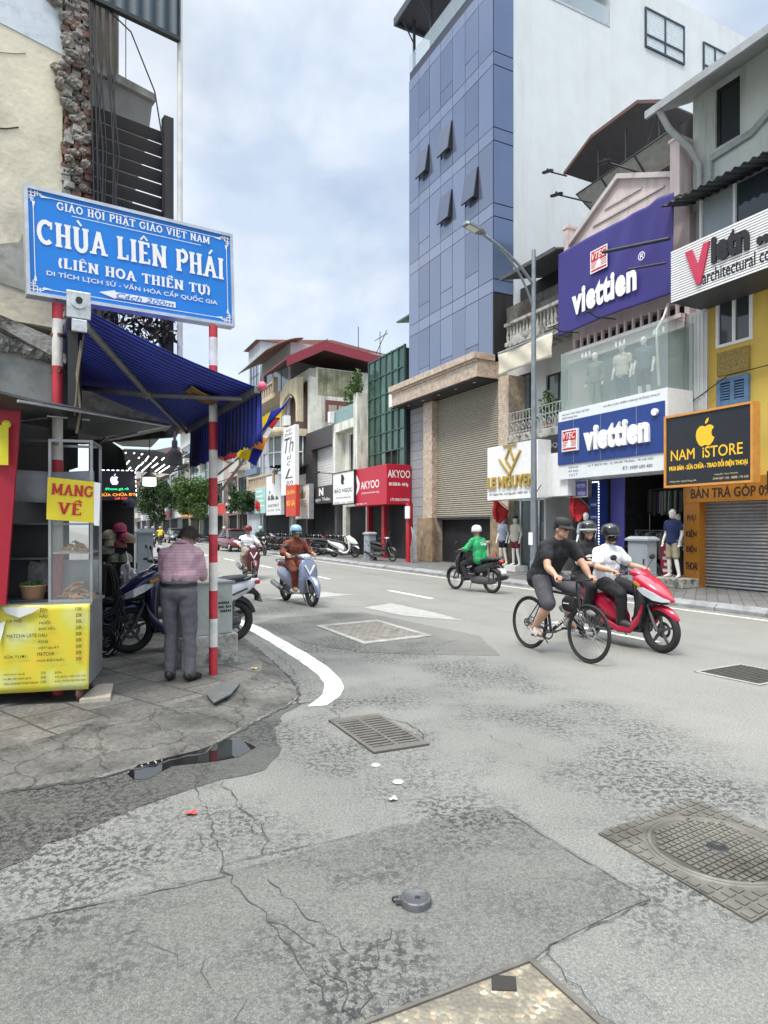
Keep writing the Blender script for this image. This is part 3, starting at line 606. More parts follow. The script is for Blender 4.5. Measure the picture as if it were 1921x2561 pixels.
# exposed-aggregate slab at the bottom of the picture
c = G(1331, 2403); ex = G(960, 2545)-c; ey = G(1504, 2557)-c; ex *= 2.0; ey *= 2.2
t = thing('concrete_slab', 'pebbled concrete pit cover with a square lifting hole at the bottom edge', 'pit cover', c+(ex+ey)/2)
def pebmat():
    m_ = bpy.data.materials.new('pebble_concrete'); m_.use_nodes = True; n, l = m_.node_tree.nodes, m_.node_tree.links; b = n['Principled BSDF']; b.inputs['Roughness'].default_value = .8
    g = n.new('ShaderNodeNewGeometry'); v = n.new('ShaderNodeTexVoronoi'); v.inputs['Scale'].default_value = 55; l.new(g.outputs['Position'], v.inputs['Vector'])
    rp = n.new('ShaderNodeValToRGB'); rp.color_ramp.interpolation = 'CONSTANT'; e = rp.color_ramp.elements; e[0].color = (.24, .21, .15, 1); e[1].position = .82; e[1].color = (.45, .41, .32, 1)
    for p_, c_ in ((.3, (.2, .18, .14, 1)), (.6, (.27, .25, .19, 1)), (.92, (.38, .29, .2, 1))): q = e.new(p_); q.color = c_
    sx_ = n.new('ShaderNodeSeparateColor'); l.new(v.outputs['Color'], sx_.inputs[0]); l.new(sx_.outputs[0], rp.inputs[0])
    no = n.new('ShaderNodeTexNoise'); no.inputs['Scale'].default_value = 9; no.inputs['Detail'].default_value = 8; l.new(g.outputs['Position'], no.inputs['Vector'])
    r2 = n.new('ShaderNodeValToRGB'); r2.color_ramp.elements[0].position = .4; r2.color_ramp.elements[1].position = .6; l.new(no.outputs[0], r2.inputs[0])
    mm = n.new('ShaderNodeMix'); mm.data_type = 'RGBA'; l.new(r2.outputs[0], mm.inputs[0]); l.new(rp.outputs[0], mm.inputs[6]); mm.inputs[7].default_value = (.15, .138, .11, 1); l.new(mm.outputs[2], b.inputs['Base Color'])
    bp = n.new('ShaderNodeBump'); bp.inputs['Distance'].default_value = .01; l.new(v.outputs['Distance'], bp.inputs['Height']); bp.invert = True; l.new(bp.outputs[0], b.inputs['Normal']); return m_
m = MB(); gbox(m, c, ex, ey, .02, 1, .02, 1, .001, .008); m.build('slab', pebmat(), t)
m = MB(); gbox(m, c, ex, ey, 0, 1, 0, .02, .001, .016); gbox(m, c, ex, ey, 0, .02, .02, 1, .001, .016); m.build('frame', iron, t)
h = G(1262, 2465); m = MB(); m.prism([(h.x-.05, h.y-.035, .0085), (h.x+.035, h.y-.04, .0085), (h.x+.045, h.y+.03, .0085), (h.x-.04, h.y+.04, .0085)], (0, 0, .003)); m.build('lifting_hole', mat('hole', (.03, .028, .025), .9), t)
# valve cap
p = G(1040, 2262); t = thing('valve_cap', 'small round metal valve cap standing in the dark asphalt patch', 'valve cap', p); m = MB(); m.M = Matrix.Translation(p)
m.lathe([(.066, .0), (.066, .03), (.062, .036), (.056, .036), (.054, .033), (0, .034)], n=32); m.box((-.085, -.02, .012), (-.06, .02, .03)); m.build('rim', mat('cap_iron', (.13, .135, .145), .5, .5, var=.3, dirt=.6, dscale=20), t)
m = MB(); m.M = Matrix.Translation(p); m.box((-.004, -.014, .0335), (.018, .002, .0365)); m.build('slot', ink, t)
m = MB(); m.ring(p+Vector((-.085, .004, .02)), (0, 1, .3), .014, .004, 14, 6); m.build('hinge', dark, t)
# litter
def litter(name, uv, s, col, label, asp=1.6, rot=.2, z=.009):
    p = G(*uv); s *= .75; m = MB(); m.M = Matrix.Translation((p.x, p.y, z)) @ Matrix.Rotation(rot, 4, 'Z')
    m.thick(lambda u, v: ((u-.5)*s*asp, (v-.5)*s, .008*sin(u*5+v*3)*.6+.006), 5, 3, (0, 0, .0012)); return tag(m.build(name, mat(name+'_'+label[:5], col, .5)), label, 'litter')
litter('red_wrapper', (478, 2038), .05, (.75, .06, .06), 'crumpled red wrapper lying on the grey asphalt', 1.5)
litter('paper_scrap', (982, 2003), .05, (.75, .74, .7), 'small torn paper scrap with a red print on the asphalt', 1.3, .5)
litter('yellow_scrap', (636, 1698), .07, (.7, .5, .08), 'yellow fruit peel dropped on the pavement edge', 1, 0, .11)
litter('white_scrap', (560, 1670), .06, (.75, .75, .72), 'white tissue on the pavement by the striped pole foot', 1.2, 0, .112)
for uv, s in (((996, 1957), .055), ((940, 1915), .048)):
    p = G(*uv); m = MB(); m.M = Matrix.Translation(p); m.lathe([(0, .009), (s*.6, .009), (s*.66, .0045)], n=20); tag(m.build('paint_spot', mat('paint_spot', (.42, .42, .41), .6)), kind='structure')
# ================================================================== facades (street coordinates: x towards us, y across, z up)
def wallo(m, x0, x1, z0, z1, T, dep, ops=()):
    xs = sorted({x0, x1, *[a for o in ops for a in o[:2]]}); zs = sorted({z0, z1, *[a for o in ops for a in o[2:4]]})
    for a, b in zip(xs, xs[1:]):
        run = None
        for c, d in zip(zs, zs[1:]):
            cx, cz = (a+b)/2, (c+d)/2; hole = any(o[0] < cx < o[1] and o[2] < cz < o[3] for o in ops)
            if hole:
                if run: m.box((a, T, run[0]), (b, T+dep, run[1])); run = None
            else: run = (run[0], d) if run else (c, d)
        if run: m.box((a, T, run[0]), (b, T+dep, run[1]))
def window(parent, x0, x1, z0, z1, T, fm, gm, nx=2, nz=1, fw=.05, name='window', dep=.06, label=None):
    m = SB(); e = fw
    m.box((x0, T, z0), (x0+e, T+dep, z1)); m.box((x1-e, T, z0), (x1, T+dep, z1)); m.box((x0+e, T, z0), (x1-e, T+dep, z0+e)); m.box((x0+e, T, z1-e), (x1-e, T+dep, z1))
    for i in range(1, nx): x = x0+(x1-x0)*i/nx; m.box((x-e/2, T+.004, z0+e), (x+e/2, T+dep-.004, z1-e))
    for i in range(1, nz): z = z0+(z1-z0)*i/nz; m.box((x0+e, T+.008, z-e/2), (x1-e, T+dep-.008, z+e/2))
    f = m.build(name, fm, parent)
    if label: f['label'] = label
    m = SB(); m.box((x0+e*.5, T+dep*.55, z0+e*.5), (x1-e*.5, T+dep*.8, z1-e*.5)); m.build('pane', gm, f); return f
def bld(name, label, x, y, group=None): return thing(name, label, 'building', (x, y, 0), 0, group, SF)
def prt(name, fn, mats, parent, bevel=0, label=None):
    m = SB(); fn(m); o = m.build(name, mats, parent, bevel)
    if label: o['label'] = label
    return o
def box(name, a, b, mt, parent, bevel=0): return prt(name, lambda m: m.box(a, b), mt, parent, bevel)
def sign(name, label, x0, x1, z0, z1, T, dep, pm, fmt=None, fw=.05):
    t = thing(name, label, 'sign', ((x0+x1)/2, T, z0), 0, None, SF)
    box('panel', (x0, T, z0), (x1, T+dep, z1), pm, t, .006)
    if fmt:
        m = SB(); e = fw
        for a, b in (((x0-e, z0-e), (x1+e, z0)), ((x0-e, z1), (x1+e, z1+e)), ((x0-e, z0), (x0, z1)), ((x1, z0), (x1+e, z1))): m.box((a[0], T-.03, a[1]), (b[0], T+dep+.002, b[1]))
        m.build('frame', fmt, t)
    return t, SFR((0), T, 0)
def letter(t, mt, items, T, name='lettering', label=None):
    """items: (text, x0, x1, z0, z1[, kw])"""
    m = SB(); M = SFR(0, T, 0)
    for it in items: text(m, *it[:1], M, *it[1:5], **(it[5] if len(it) > 5 else {}))
    o = m.build(name, mt, t)
    if label: o['label'] = label
    return o
def tubes(name, mt, parent, paths, r=.01, n=6, frame=SF):
    m = MB(frame)
    for p in paths: m.tube(p, r, n)
    return m.build(name, mt, parent)
shut_beige = stripes('shutter_beige', ((.33, .30, .24), (.2, .18, .14)), 2, .085, .62, .5, .012)
shut_grey = stripes('shutter_grey', ((.40, .41, .42), (.2, .2, .21)), 2, .08, .6, .4, .012, metal=.4)
marble = mat('beige_marble', (.5, .4, .31), .35, var=.3, scale=7, dirt=.7, dcol=(.3, .2, .14), dscale=4)
brownmarble = mat('brown_marble', (.27, .19, .115), .35, var=.4, scale=4, dirt=.7, dcol=(.12, .08, .05), dscale=3)
corr = stripes('corrugated_dark', ((.07, .075, .08), (.1, .105, .11)), 0, .12, .5, .6, .03)
# ------------------------------------------------------------------ glass tower
T0 = 14.0; xa, xb = SX(1023, T0), SX(1233, T0)
tw = bld('office_tower', 'tall blue glass tower with white side wall and beige roller shutter below', (xa+xb)/2, T0)
z0t, zt, fl = 7.85, 22.0, 2.75
wall_tower = mat('pale_render', (.56, .595, .605), .8, var=.05, scale=1.2, dirt=.32, dcol=(.42, .44, .44), dscale=.6, streak=True, bump=.1)
def fn(m):
    m.box((xa+.05, T0+.92, 0.14), (xb-.002, T0+1.4, zt-.3)) ; m.box((xa+.05, T0+1.4, .14), (xb, T0+14.6, 21.75))
    m.box((xa+.05, T0+5.8, 21.75), (xb, T0+14.6, 24.3))
prt('body', fn, wall_tower, tw)
gl = [mat('blue_curtain_glass', (.23, .27, .375), .10, .6, var=.05, scale=.5, objvar=.16), mat('blue_spandrel', (.28, .32, .43), .14, .55, var=.03, scale=.6, objvar=.05)]
mull = mat('mullion', (.05, .06, .09), .4, .4)
nc = 7; cw = (xb-xa)/nc; 
box('curtain_wall_frame', (xa, T0+.04, z0t), (xb, T0+.9, zt), mull, tw)
g = .012
def pane(name, x0, x1, z0, z1, mt):
    j = R(-.004, .004); j2 = R(-.003, .003)
    m = SB(); m.prism([(x0+g, T0+j, z0+g), (x1-g, T0-j, z0+g), (x1-g, T0-j+j2, z1-g), (x0+g, T0+j+j2, z1-g)], (0, .034, 0)); return m.build(name, mt, tw)
for k in range(5):
    zb = z0t+k*fl; zt_ = zb+fl-.48
    for c in range(nc):
        x0, x1 = xa+c*cw, xa+(c+1)*cw
        if k == 4: zt2 = zb+fl-.48
        pane('spandrel_panel', x0, x1, zt_, min(zt_+.48, zt), gl[1])
        lo = zb
        if c % 2 == 1:
            s = .62; pane('glass_panel', x0, x1, zb, zb+s, gl[0]); lo = zb+s
        if (c, k) in ((1, 3), (3, 3), (3, 2), (5, 2)) :
            top_ = lo+1.15; Hh = 1.13; pane('glass_panel', x0, x1, top_, zt_, gl[0]); M_ = Matrix.Translation((x0+cw/2, T0-.02, top_-.01)) @ Matrix.Rotation(radians(-9), 4, 'X')
            m = SB(); m.M = M_; m.box((-cw/2+.03, -.03, -Hh), (cw/2-.03, 0, 0)); f = m.build('open_window', mat('darkened_sash_glass', (.13, .155, .215), .2, .4, var=.05), tw)  # same curtain glass, colour darkened in place of the missing opposite reflections
            m = SB(); m.M = M_; e = .035
            m.box((-cw/2+.03, .001, -Hh), (-cw/2+.03+e, .04, 0)); m.box((cw/2-.03-e, .001, -Hh), (cw/2-.03, .04, 0)); m.box((-cw/2+.03+e, .001, -Hh), (cw/2-.03-e, .04, -Hh+e)); m.prism([(cw/2-.075, .01, 0), (cw/2-.075, .01, -Hh), (cw/2-.075, .01+Hh*.19, -Hh)], (.04, 0, 0)); m.build('sash_and_shade_wedge', black, f)  # black wedge at the right stands in for the shaded gap behind the pane
        else: pane('glass_panel', x0, x1, lo, zt_, gl[0])
# top parapet, terrace rail, pergola
box('parapet_glass', (xa, T0+.02, zt+.003), (xb, T0+.05, zt+.75), mat('rail_glass', (.5, .6, .66), .08, 0, var=0, alpha=.4), tw)
def fn(m):
    m.box((xa-.35, T0-.6, 24.35), (xb+.3, T0+6.2, 24.5)); m.box((xa-.35, T0-.6, 24.16), (xb+.3, T0-.5, 24.35)); m.box((xa-.35, T0-.5, 24.16), (xa-.25, T0+6.2, 24.35))
    for x in (xa+.12, xa+1.6, xa+3.3, xb-.15): m.box((x-.05, T0+.15, zt), (x+.05, T0+.25, 24.35)); m.tube([(x, T0+.2, 23.3), (x, T0-.5, 24.34)], .03)
prt('roof_canopy', fn, mat('dark_slate', (.06, .065, .08), .6), tw)
# perpendicular glass return and dark lower bay
gs = mat('side_glass', (.16, .21, .33), .15, .5, var=.05, scale=.8)
m = SB()
for k in range(5):
    zb = z0t+k*fl+(.003); m.box((xb+.005, T0+.03, zb+.02+(fl-.48)), (xb+.03, T0+.9, zb+fl-.02))
    if k: m.box((xb+.005, T0+.03, zb+.02), (xb+.03, T0+.9, zb+fl-.5))
m.build('side_glazing', gs, tw)
def fn(m):
    m.box((xb+.005, T0+.03, z0t+.02), (xb+.02, T0+.9, z0t+fl-.5)); m.box((xb+.02, T0+.5, z0t+.02), (xb+.05, T0+.53, z0t+fl-.5))
prt('dark_bay', fn, voidm, tw)
t1, zz = TY(1525, xb, 69); t0_, _ = TY(1397, xb, 5)
box('terrace_rail', (xb-.06, T0+.1, 21.75), (xb-.02, t1, 22.55), mat('rail_glass', (.5, .6, .66), .08, 0, var=0, alpha=.4), tw)
box('coping', (xb-.14, T0+.08, 21.751), (xb+.02, t1-.003, 21.85), steel, tw)
def sidewin(u0, u1, v0, v1):
    ta, za = TY(u0, xb, v0); tb, _ = TY(u1, xb, v0); _, zb = TY(u0, xb, v1)
    m = SB(); e = .07
    for a, b in (((ta, zb), (ta+e, za)), ((tb-e, zb), (tb, za)), ((ta+e, zb), (tb-e, zb+e)), ((ta+e, za-e), (tb-e, za)), (((ta+tb)/2-e/2, zb+e), ((ta+tb)/2+e/2, za-e)), ((ta+e, zb+(za-zb)*.3), (tb-e, zb+(za-zb)*.3+e))):
        m.box((xb+.002, a[0], a[1]), (xb+.07, b[0], b[1]))
    f = m.build('window', mull, tw); m = SB(); m.box((xb+.003, ta+.03, zb+.03), (xb+.03, tb-.03, za-.03)); m.build('pane', stripes('blind_pane', ((.5, .56, .58), (.38, .44, .46)), 2, .12, .8, .25), f)
sidewin(1612, 1710, 18, 118); sidewin(1757, 1815, 105, 190)
# marble canopy, pillars, shutter, plinth
def fn(m):
    m.box((xa-.25, 13.25, 6.98), (xb+.05, T0+1.2, 7.6)); m.box((xa-.3, 13.1, 7.6), (xb+.1, T0+.03, 7.84))
    m.box((xa-.28, 13.18, 7.52), (xb+.08, 13.249, 7.6))
prt('canopy_band', fn, marble, tw, .015)
box('canopy_soffit', (xa-.2, 13.3, 6.93), (xb, T0+1.2, 6.979), dark, tw)
m = SB()
for i in range(5): m.M = Matrix.Translation((xa+.6+i*1.25, 13.65, 6.925)); m.lathe([(0, 0), (.06, 0), (.07, .006)], n=12)
m.build('downlight', mat('lamp_off', (.6, .6, .6), .4), tw)
pxa, pxb = SX(1059, T0), SX(1081, T0); pxc, pxd = SX(1247, T0), SX(1273, T0)
for a, b in ((pxa, pxb), (pxc, pxd)):
    box('pillar', (a, T0-.02, .14), (b, T0+.9, 6.93), marble, tw, .02)
    box('plinth', (a-.25, T0-.2, .14), (b+.3 if a == pxa else b, T0-.021, 2.0), brownmarble, tw, .03)
box('pilaster', (SX(1012, T0), T0+.3, .14), (pxa-.002, T0+.9, 6.93), stripes('grey_stone_courses', ((.3, .31, .33), (.15, .155, .165)), 2, .42, .93, .7), tw)
box('roller_shutter', (pxb, T0+.25, 2.0), (pxc, T0+.3, 6.93), shut_beige, tw)
box('shutter_bottom_bar', (pxb, T0+.22, 1.9), (pxc, T0+.33, 1.999), dark, tw)
def fn(m): m.box((pxb+.001, T0+.5, .145), (pxc, T0+.88, 1.9))
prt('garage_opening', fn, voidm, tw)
# stone bench and table inside the garage mouth
t = thing('stone_stool', 'small pale stone stool in the garage mouth under the roller shutter', 'stool', (SX(1222, 13.9), 13.9, .14), 0, None, SF); m = SB(); x = SX(1222, 13.9)
m.box((x-.22, 13.7, 1.0), (x+.22, 14.1, 1.1)); m.box((x-.14, 13.78, .24), (x+.14, 14.02, 1.0)); m.box((x-.2, 13.72, .14), (x+.2, 14.08, .24)); m.build('stool_body', marble, t, .02)
# ------------------------------------------------------------------ old house with balustrade
xc, xd = xb+.0, SX(1420, 14.0)
oh = bld('old_house', 'narrow grey old house with mouldy balustrade balcony beside the glass tower', (xc+xd)/2, T0)
def fn(m):
    wallo(m, xc+.06, xd-.01, .14, 9.6, 14.6, .3, [(xc+.25, xc+1.55, 4.9, 7.0), (xc+2.15, xc+3.2, 5.5, 6.7), (xc+.3, xd-.4, .14, 3.3)])
    m.box((xc+.06, 14.9, .14), (xd-.01, 24, 9.6))
prt('wall', fn, whitewall, oh)
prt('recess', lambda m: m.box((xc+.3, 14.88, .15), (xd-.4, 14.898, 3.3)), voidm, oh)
window(oh, xc+.25, xc+1.55, 4.9, 7.0, 14.66, dark, greyglass, 4, 1); window(oh, xc+2.15, xc+3.2, 5.5, 6.7, 14.66, dark, greyglass, 2, 1)
xq = SX(1250, 13.5)
def fn(m):
    m.prism([(xq, 13.5, 10.1), (xd, 13.5, 10.1), (xd, 16.5, 10.75), (xq, 16.5, 10.75)], (0, 0, .05))
    m.box((xq, 13.47, 10.05), (xd, 13.499, 10.17))
prt('awning_roof', fn, corr, oh)
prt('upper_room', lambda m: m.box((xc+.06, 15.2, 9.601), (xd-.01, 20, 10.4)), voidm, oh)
# back wall detail of the upper terrace
def fn(m):
    m.box((xc+1.95, 14.5, 8.6), (xc+3.3, 14.559, 9.2))
prt('terrace_door', lambda m: m.box((xc+1.15, 14.53, 7.9), (xc+1.7, 14.559, 9.4)), mat('brown_wood', (.12, .07, .05), .7), oh)
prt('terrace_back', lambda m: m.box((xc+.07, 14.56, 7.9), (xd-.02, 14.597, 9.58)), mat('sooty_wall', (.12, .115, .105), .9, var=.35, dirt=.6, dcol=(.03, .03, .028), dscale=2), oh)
prt('terrace_niche', fn, mat('niche', (.2, .19, .17), .9, var=.3), oh)
bt = 13.5
def fn(m):
    old = m.M; m.M = Matrix.Translation((0, 0, .85)) 
    m.box((xq, bt+.25, 6.75), (xd-.05, 14.598, 6.95)); m.box((xq, bt+.2, 6.95), (xq+.7, bt+.42, 7.1)); m.box((xq+.7, bt-.05, 6.85), (xd-.7, bt+.2, 7.12)); m.box((xd-.7, bt+.2, 6.95), (xd-.05, bt+.42, 7.1))
    m.box((xq+.65, bt-.12, 6.75), (xd-.65, bt+.2, 6.849)); m.box((xq, bt+.17, 7.63), (xd-.05, bt+.36, 7.75))
    m.M = old
prt('balcony', fn, oldconc, oh, .02)
m = SB()
k = 0; x = xq+.1
while x < xd-.1:
    m.M = Matrix.Translation((x, bt+.28, 7.95)); m.lathe([(.05, 0), (.035, .04), (.06, .16), (.045, .28), (.025, .4), (.045, .5), (.05, .53)], n=8); x += .17
m.build('balusters', oldconc, oh)
# cream canvas under the balcony, wrought-iron balcony, plants
t = thing('canvas_banner', 'blank cream canvas stretched below the mouldy balcony', 'banner', ((xc+xd)/2, 13.42, 6.75), 0, None, SF)
cv = mat('cream_canvas', (.6, .56, .45), .8, var=.1, scale=2, dirt=.25, dcol=(.35, .32, .25), dscale=1.5)
m = SB(); m.thick(lambda u, v: (xq+(xd-xq-.02)*u, 13.42+.04*sin(v*pi)*sin(u*17+v*3)+.03*sin(u*5), 6.79+v*(.74)+.04*sin(u*pi)*(1-v)), 40, 8, (0, .012, 0)); m.build('canvas', cv, t)
box('rail', (xq, 13.41, 7.545), (xd, 13.46, 7.59), steel, t)
t = thing('iron_balcony', 'rusty wrought iron balcony with potted plants above the gold lettered sign', 'balcony', ((xc+xd)/2, 13.6, 4.4), 0, None, SF); bx0, bx1 = SX(1271, 13.4), SX(1418, 13.4)
box('slab', (bx0, 13.35, 4.38), (bx1, 14.595, 4.65), oldconc, t, .02)
pths = [[(bx0, 13.4, 5.38), (bx1, 13.4, 5.38)], [(bx0, 13.4, 4.72), (bx1, 13.4, 4.72)], [(bx0, 13.4, 5.1), (bx1, 13.4, 5.1)]]
for i in range(19): x = bx0+(bx1-bx0)*i/18; pths.append([(x, 13.4, 4.65), (x, 13.4, 5.38)])
for i in range(9): x = bx0+.18+(bx1-bx0-.3)*i/8; pths.append([(x+.08*cos(a*.7), 13.38, 4.9+.1*sin(a*.7)) for a in range(10)])
tubes('railing', mat('pale_iron', (.4, .41, .41), .6, .3, var=.3, dirt=.6, dcol=(.15, .1, .07), dscale=8), t, pths, .014)
def leaves(m, c, r, n, s, flat_=1., droop=0):
    for _ in range(n):
        while True:
            p = Vector((R(-1, 1), R(-1, 1), R(-1, 1)))
            if p.length < 1: break
        p = Vector((p.x*r[0], p.y*r[1], p.z*r[2]))+Vector(c); a = Euler((R(-1, 1)*flat_, R(-1, 1)*flat_, R(0, 6.28))).to_matrix(); q = s*R(.6, 1.3)
        m.add([p+a @ Vector(v) for v in ((-q*.5, 0, 0), (0, -q*.22, q*.05), (q*.55, 0, -q*.12-droop*q), (0, q*.22, q*.05))], [(0, 1, 2, 3)], False)
def plant(name, label, c, r, n, s, potm, frame=SF, group=None, cat='plant', pot=.13, lm=None):
    t = thing(name, label, cat, c, 0, group, frame); m = MB(frame); c = Vector(c)
    m.M = Matrix.Translation(c); m.lathe([(0, 0), (pot*.7, 0), (pot, pot*1.5), (pot*.9, pot*1.5), (pot*.85, pot*1.2), (0, pot*1.2)], n=12); m.build('pot', potm, t)
    m = MB(frame)
    for k in range(5): a = R(0, 6.28); m.tube([c+Vector((0, 0, pot*1.2)), c+Vector((r[0]*.4*cos(a), r[1]*.4*sin(a), pot*1.5+r[2]))], .008, 5)
    leaves(m, c+Vector((0, 0, pot*1.5+r[2]*.95)), r, n, s, .9, .3); m.build('foliage', lm or leafm, t); return t
clay = mat('terracotta', (.3, .12, .06), .8)
for i, (dx, lb, r_) in enumerate(((1.0, 'potted plant at the left on the wrought iron balcony', .3), (2.0, 'tall bushy potted plant in the middle of the wrought iron balcony', .38), (2.9, 'low potted plant at the right end of the wrought iron balcony', .3))):
    plant('potted_plant', lb, (bx0+dx*.8, 13.7, 4.65), (r_*.8, .25, r_*(1.5 if i == 1 else .9)), 150, .17, clay)
# signs on the old house
lx0, lx1 = SX(1219, 12.5), SX(1345, 12.5); zt_, zb_ = SZ(1219, 1121, 12.5), SZ(1219, 1252, 12.5)
t, M = sign('shop_sign', 'white LE NGUYEN box sign with gold letters and angular gold emblem', lx0, lx1, zb_, zt_, 12.5, .55, white)
hw = lx1-lx0; hh = zt_-zb_
letter(t, gold, [('LE NGUYEN', lx0+.08, lx1-.06, zb_+hh*.21, zb_+hh*.43, dict(bold=.035, depth=.06))], 12.5)
letter(t, ink, [('191 Bạch Mai  Lê Nguyên  0987 001 133', lx0+.12, lx1-.2, zb_+hh*.07, zb_+hh*.125, dict(bold=.02))], 12.5, 'address_line')
m = SB(); e = .05; cx = (lx0+lx1)/2-.05; cz = zb_+hh*.72; q = hw*.21
def bar(p, r, wd=.055):
    a, b = Vector((p[0], p[1])), Vector((r[0], r[1])); d = (b-a).normalized(); nn_ = Vector((-d.y, d.x))*wd/2
    flat(m, [tuple(a-nn_), tuple(b-nn_), tuple(b+nn_), tuple(a+nn_)], SFR(0, 12.5-R(0, .002), 0), depth=.05)
for p, r in (((-1, .1), (-.05, -1)), ((.0, -1), (1.0, .5)), ((-.4, .02), (0, .75)), ((.05, .72), (.42, -.1)), ((-.62, .95), (.62, .95)), ((-.35, .0), (.1, -.55))): bar((cx+p[0]*q, cz+p[1]*q*.9), (cx+r[0]*q, cz+r[1]*q*.9))
m.build('emblem', gold, t)
t, M = sign('panel_sign', 'blank white panel box between the gold lettered sign and the blue shop sign', SX(1361, 12.9), SX(1420, 12.9), SZ(1361, 1243, 12.9), SZ(1361, 1137, 12.9), 12.9, .5, white)
t, M = sign('dark_sign', 'black strip sign with faint white letters above the blank white panel', SX(1344, 13.0), SX(1398, 13.0), SZ(1344, 1138, 13.), SZ(1344, 1100, 13.), 13.0, .2, black)
letter(t, grey, [('YUQ', SX(1362, 13.0), SX(1394, 13.), SZ(1344, 1128, 13.), SZ(1344, 1114, 13.))], 13.0)
# shop front of the old house
t0x = xc+.35
def fn(m):
    for x in (t0x, t0x+.95, t0x+1.9, xd-.45): m.box((x-.04, 14.2, .14), (x+.04, 14.28, 3.28))
    m.box((t0x-.04, 14.2, 2.5), (xd-.41, 14.28, 2.56))
f = prt('shop_front', fn, steel, oh); prt('shop_pane', lambda m: m.box((t0x, 14.23, .16), (xd-.45, 14.25, 3.25)), mat('clear_glass', (.2, .26, .27), .03, 0, var=0, alpha=.35), f)
prt('shop_ceiling', lambda m: m.box((SX(1224, 12.95), 12.95, 3.3), (xd-.02, 14.59, 3.36)), whitewall, oh)
prt('curtain', lambda m: m.thick(lambda u, v: (t0x+.1+u*1.1, 14.7+.05*sin(u*40), .2+v*3.0), 50, 2, (0, .01, 0)), mat('grey_drape', (.2, .22, .23), .8), oh)
prt('side_pier', lambda m: (m.box((xd-.4, 13.4, .14), (xd-.32, 14.6, 3.3))), whitewall, oh)
# ------------------------------------------------------------------ clothing shop with the purple banner
xe = SX(1684, 13.6)
vb = bld('clothing_shop', 'pink gabled shophouse with glass showroom and blue fascia sign', (xd+xe)/2, 14)
pink = mat('pale_pink_render', (.62, .52, .5), .8, var=.08, scale=2, dirt=.4, dcol=(.3, .25, .23), dscale=1.5, streak=True)
def fn(m):
    wallo(m, xd, xe, 4.7, 10.05, 14.2, .3, [(xd+.15, xe-.15, 7.0, 7.35)]); m.box((xd, 14.5, 4.7), (xe, 26, 10.9))
    m.box((xd, 14.0, 6.63), (xe, 14.198, 6.98)); m.box((xd+.02, 13.9, 6.88), (xe-.02, 13.999, 6.98))
    ax = (xd+xe)/2
    m.prism([(xd+.1, 14.0, 10.05), (xe-.12, 14.0, 10.05), (xe-.12, 14.0, 10.5), (ax, 14.0, 11.35), (xd+.1, 14.0, 10.25)], (0, .3, 0))
    m.box((xe-.3, 13.85, 9.95), (xe-.02, 14.35, 11.35)); m.box((xd-.02, 13.85, 9.9), (xd+.16, 14.3, 10.75))
    m.box((xe-.33, 13.82, 11.35), (xe+.01, 14.38, 11.43)); m.box((xd-.05, 13.82, 10.75), (xd+.19, 14.33, 10.83))
prt('wall', fn, pink, vb)
def fn(m):
    ax = (xd+xe)/2
    for p, r in (((xd+.12, 10.2), (ax, 11.36)), ((ax, 11.36), (xe-.25, 10.52))):
        a, b = Vector((p[0], 13.87, p[1])), Vector((r[0], 13.87, r[1])); m.prism([a+Vector((0, 0, -.02)), b+Vector((0, 0, -.02)), b+Vector((0, 0, .12)), a+Vector((0, 0, .12))], (0, .128, 0))
    m.box((ax-1.0, 13.96, 10.42), (ax+1.5, 13.999, 10.47)); m.box((ax-.55, 13.96, 10.72), (ax+.75, 13.999, 10.77))
prt('cornice', fn, mat('grey_pink', (.48, .44, .43), .8), vb)
m = SB()
x = xd+.25
while x < xe-.15: m.box((x-.03, 14.02, 6.981), (x+.03, 14.1, 7.35)); x += .28
m.build('railing_posts', pink, vb)
prt('dark_band', lambda m: m.box((xd+.15, 14.46, 7.0), (xe-.15, 14.49, 7.35)), voidm, vb)
def fn(m):       # side walls and slab of the ground-floor shop
    m.box((xd, 14.2, .14), (xd+.12, 20, 4.7)); m.box((xe-.12, 14.2, .14), (xe, 20, 4.7)); m.box((xd+.12, 19.9, .14), (xe-.12, 20, 4.7)); m.box((xd+.12, 14.2, 3.25), (xe-.12, 19.9, 3.35))
prt('shop_interior', fn, mat('shop_interior', (.10, .10, .105), .8, var=.3), vb)
prt('ceiling_light', lambda m: m.box((xd+.9, 14.3, 3.19), (xe-.3, 14.36, 3.23)), led, vb)
prt('shop_step', lambda m: m.box((xd+.12, 13.4, .14), (xe-.12, 19.9, .26)), conc, vb)
# showroom glass box
sx0, sx1 = SX(1403, 13.0), SX(1670, 13.0)
sg = mat('showroom_glass', (.36, .44, .42), .04, 0, var=0, alpha=.30, spec=.7)
prt('showroom_floor', lambda m: m.box((sx0, 13.02, 4.72), (sx1-.02, 14.19, 4.8)), grey, vb)
prt('showroom_glass', lambda m: (m.box((sx0, 13.0, 4.72), (sx1, 13.012, 6.62)), m.box((sx1-.014, 13.013, 4.72), (sx1, 14.19, 6.62)), m.box((sx0, 13.013, 4.72), (sx0+.014, 14.19, 6.62))), sg, vb)
prt('showroom_back', lambda m: m.box((sx0+.02, 14.1, 4.801), (sx1-.02, 14.195, 6.6)), mat('showroom_back', (.12, .15, .14), .8, var=.15, scale=1), vb)
m = SB()
for cx_ in (.16, .5, .84):
    for k in (-.14, 0, .14): c_ = Vector((sx0+(sx1-sx0)*cx_+k, 13.4, 6.5)); m.M = Matrix.Translation(c_); m.lathe([(.0, -.09), (.045, -.09), (.03, 0), (.012, .1)], n=10)
m.M = I4; m.build('spotlight', mat('spot_white', (.9, .9, .9), .4), vb)
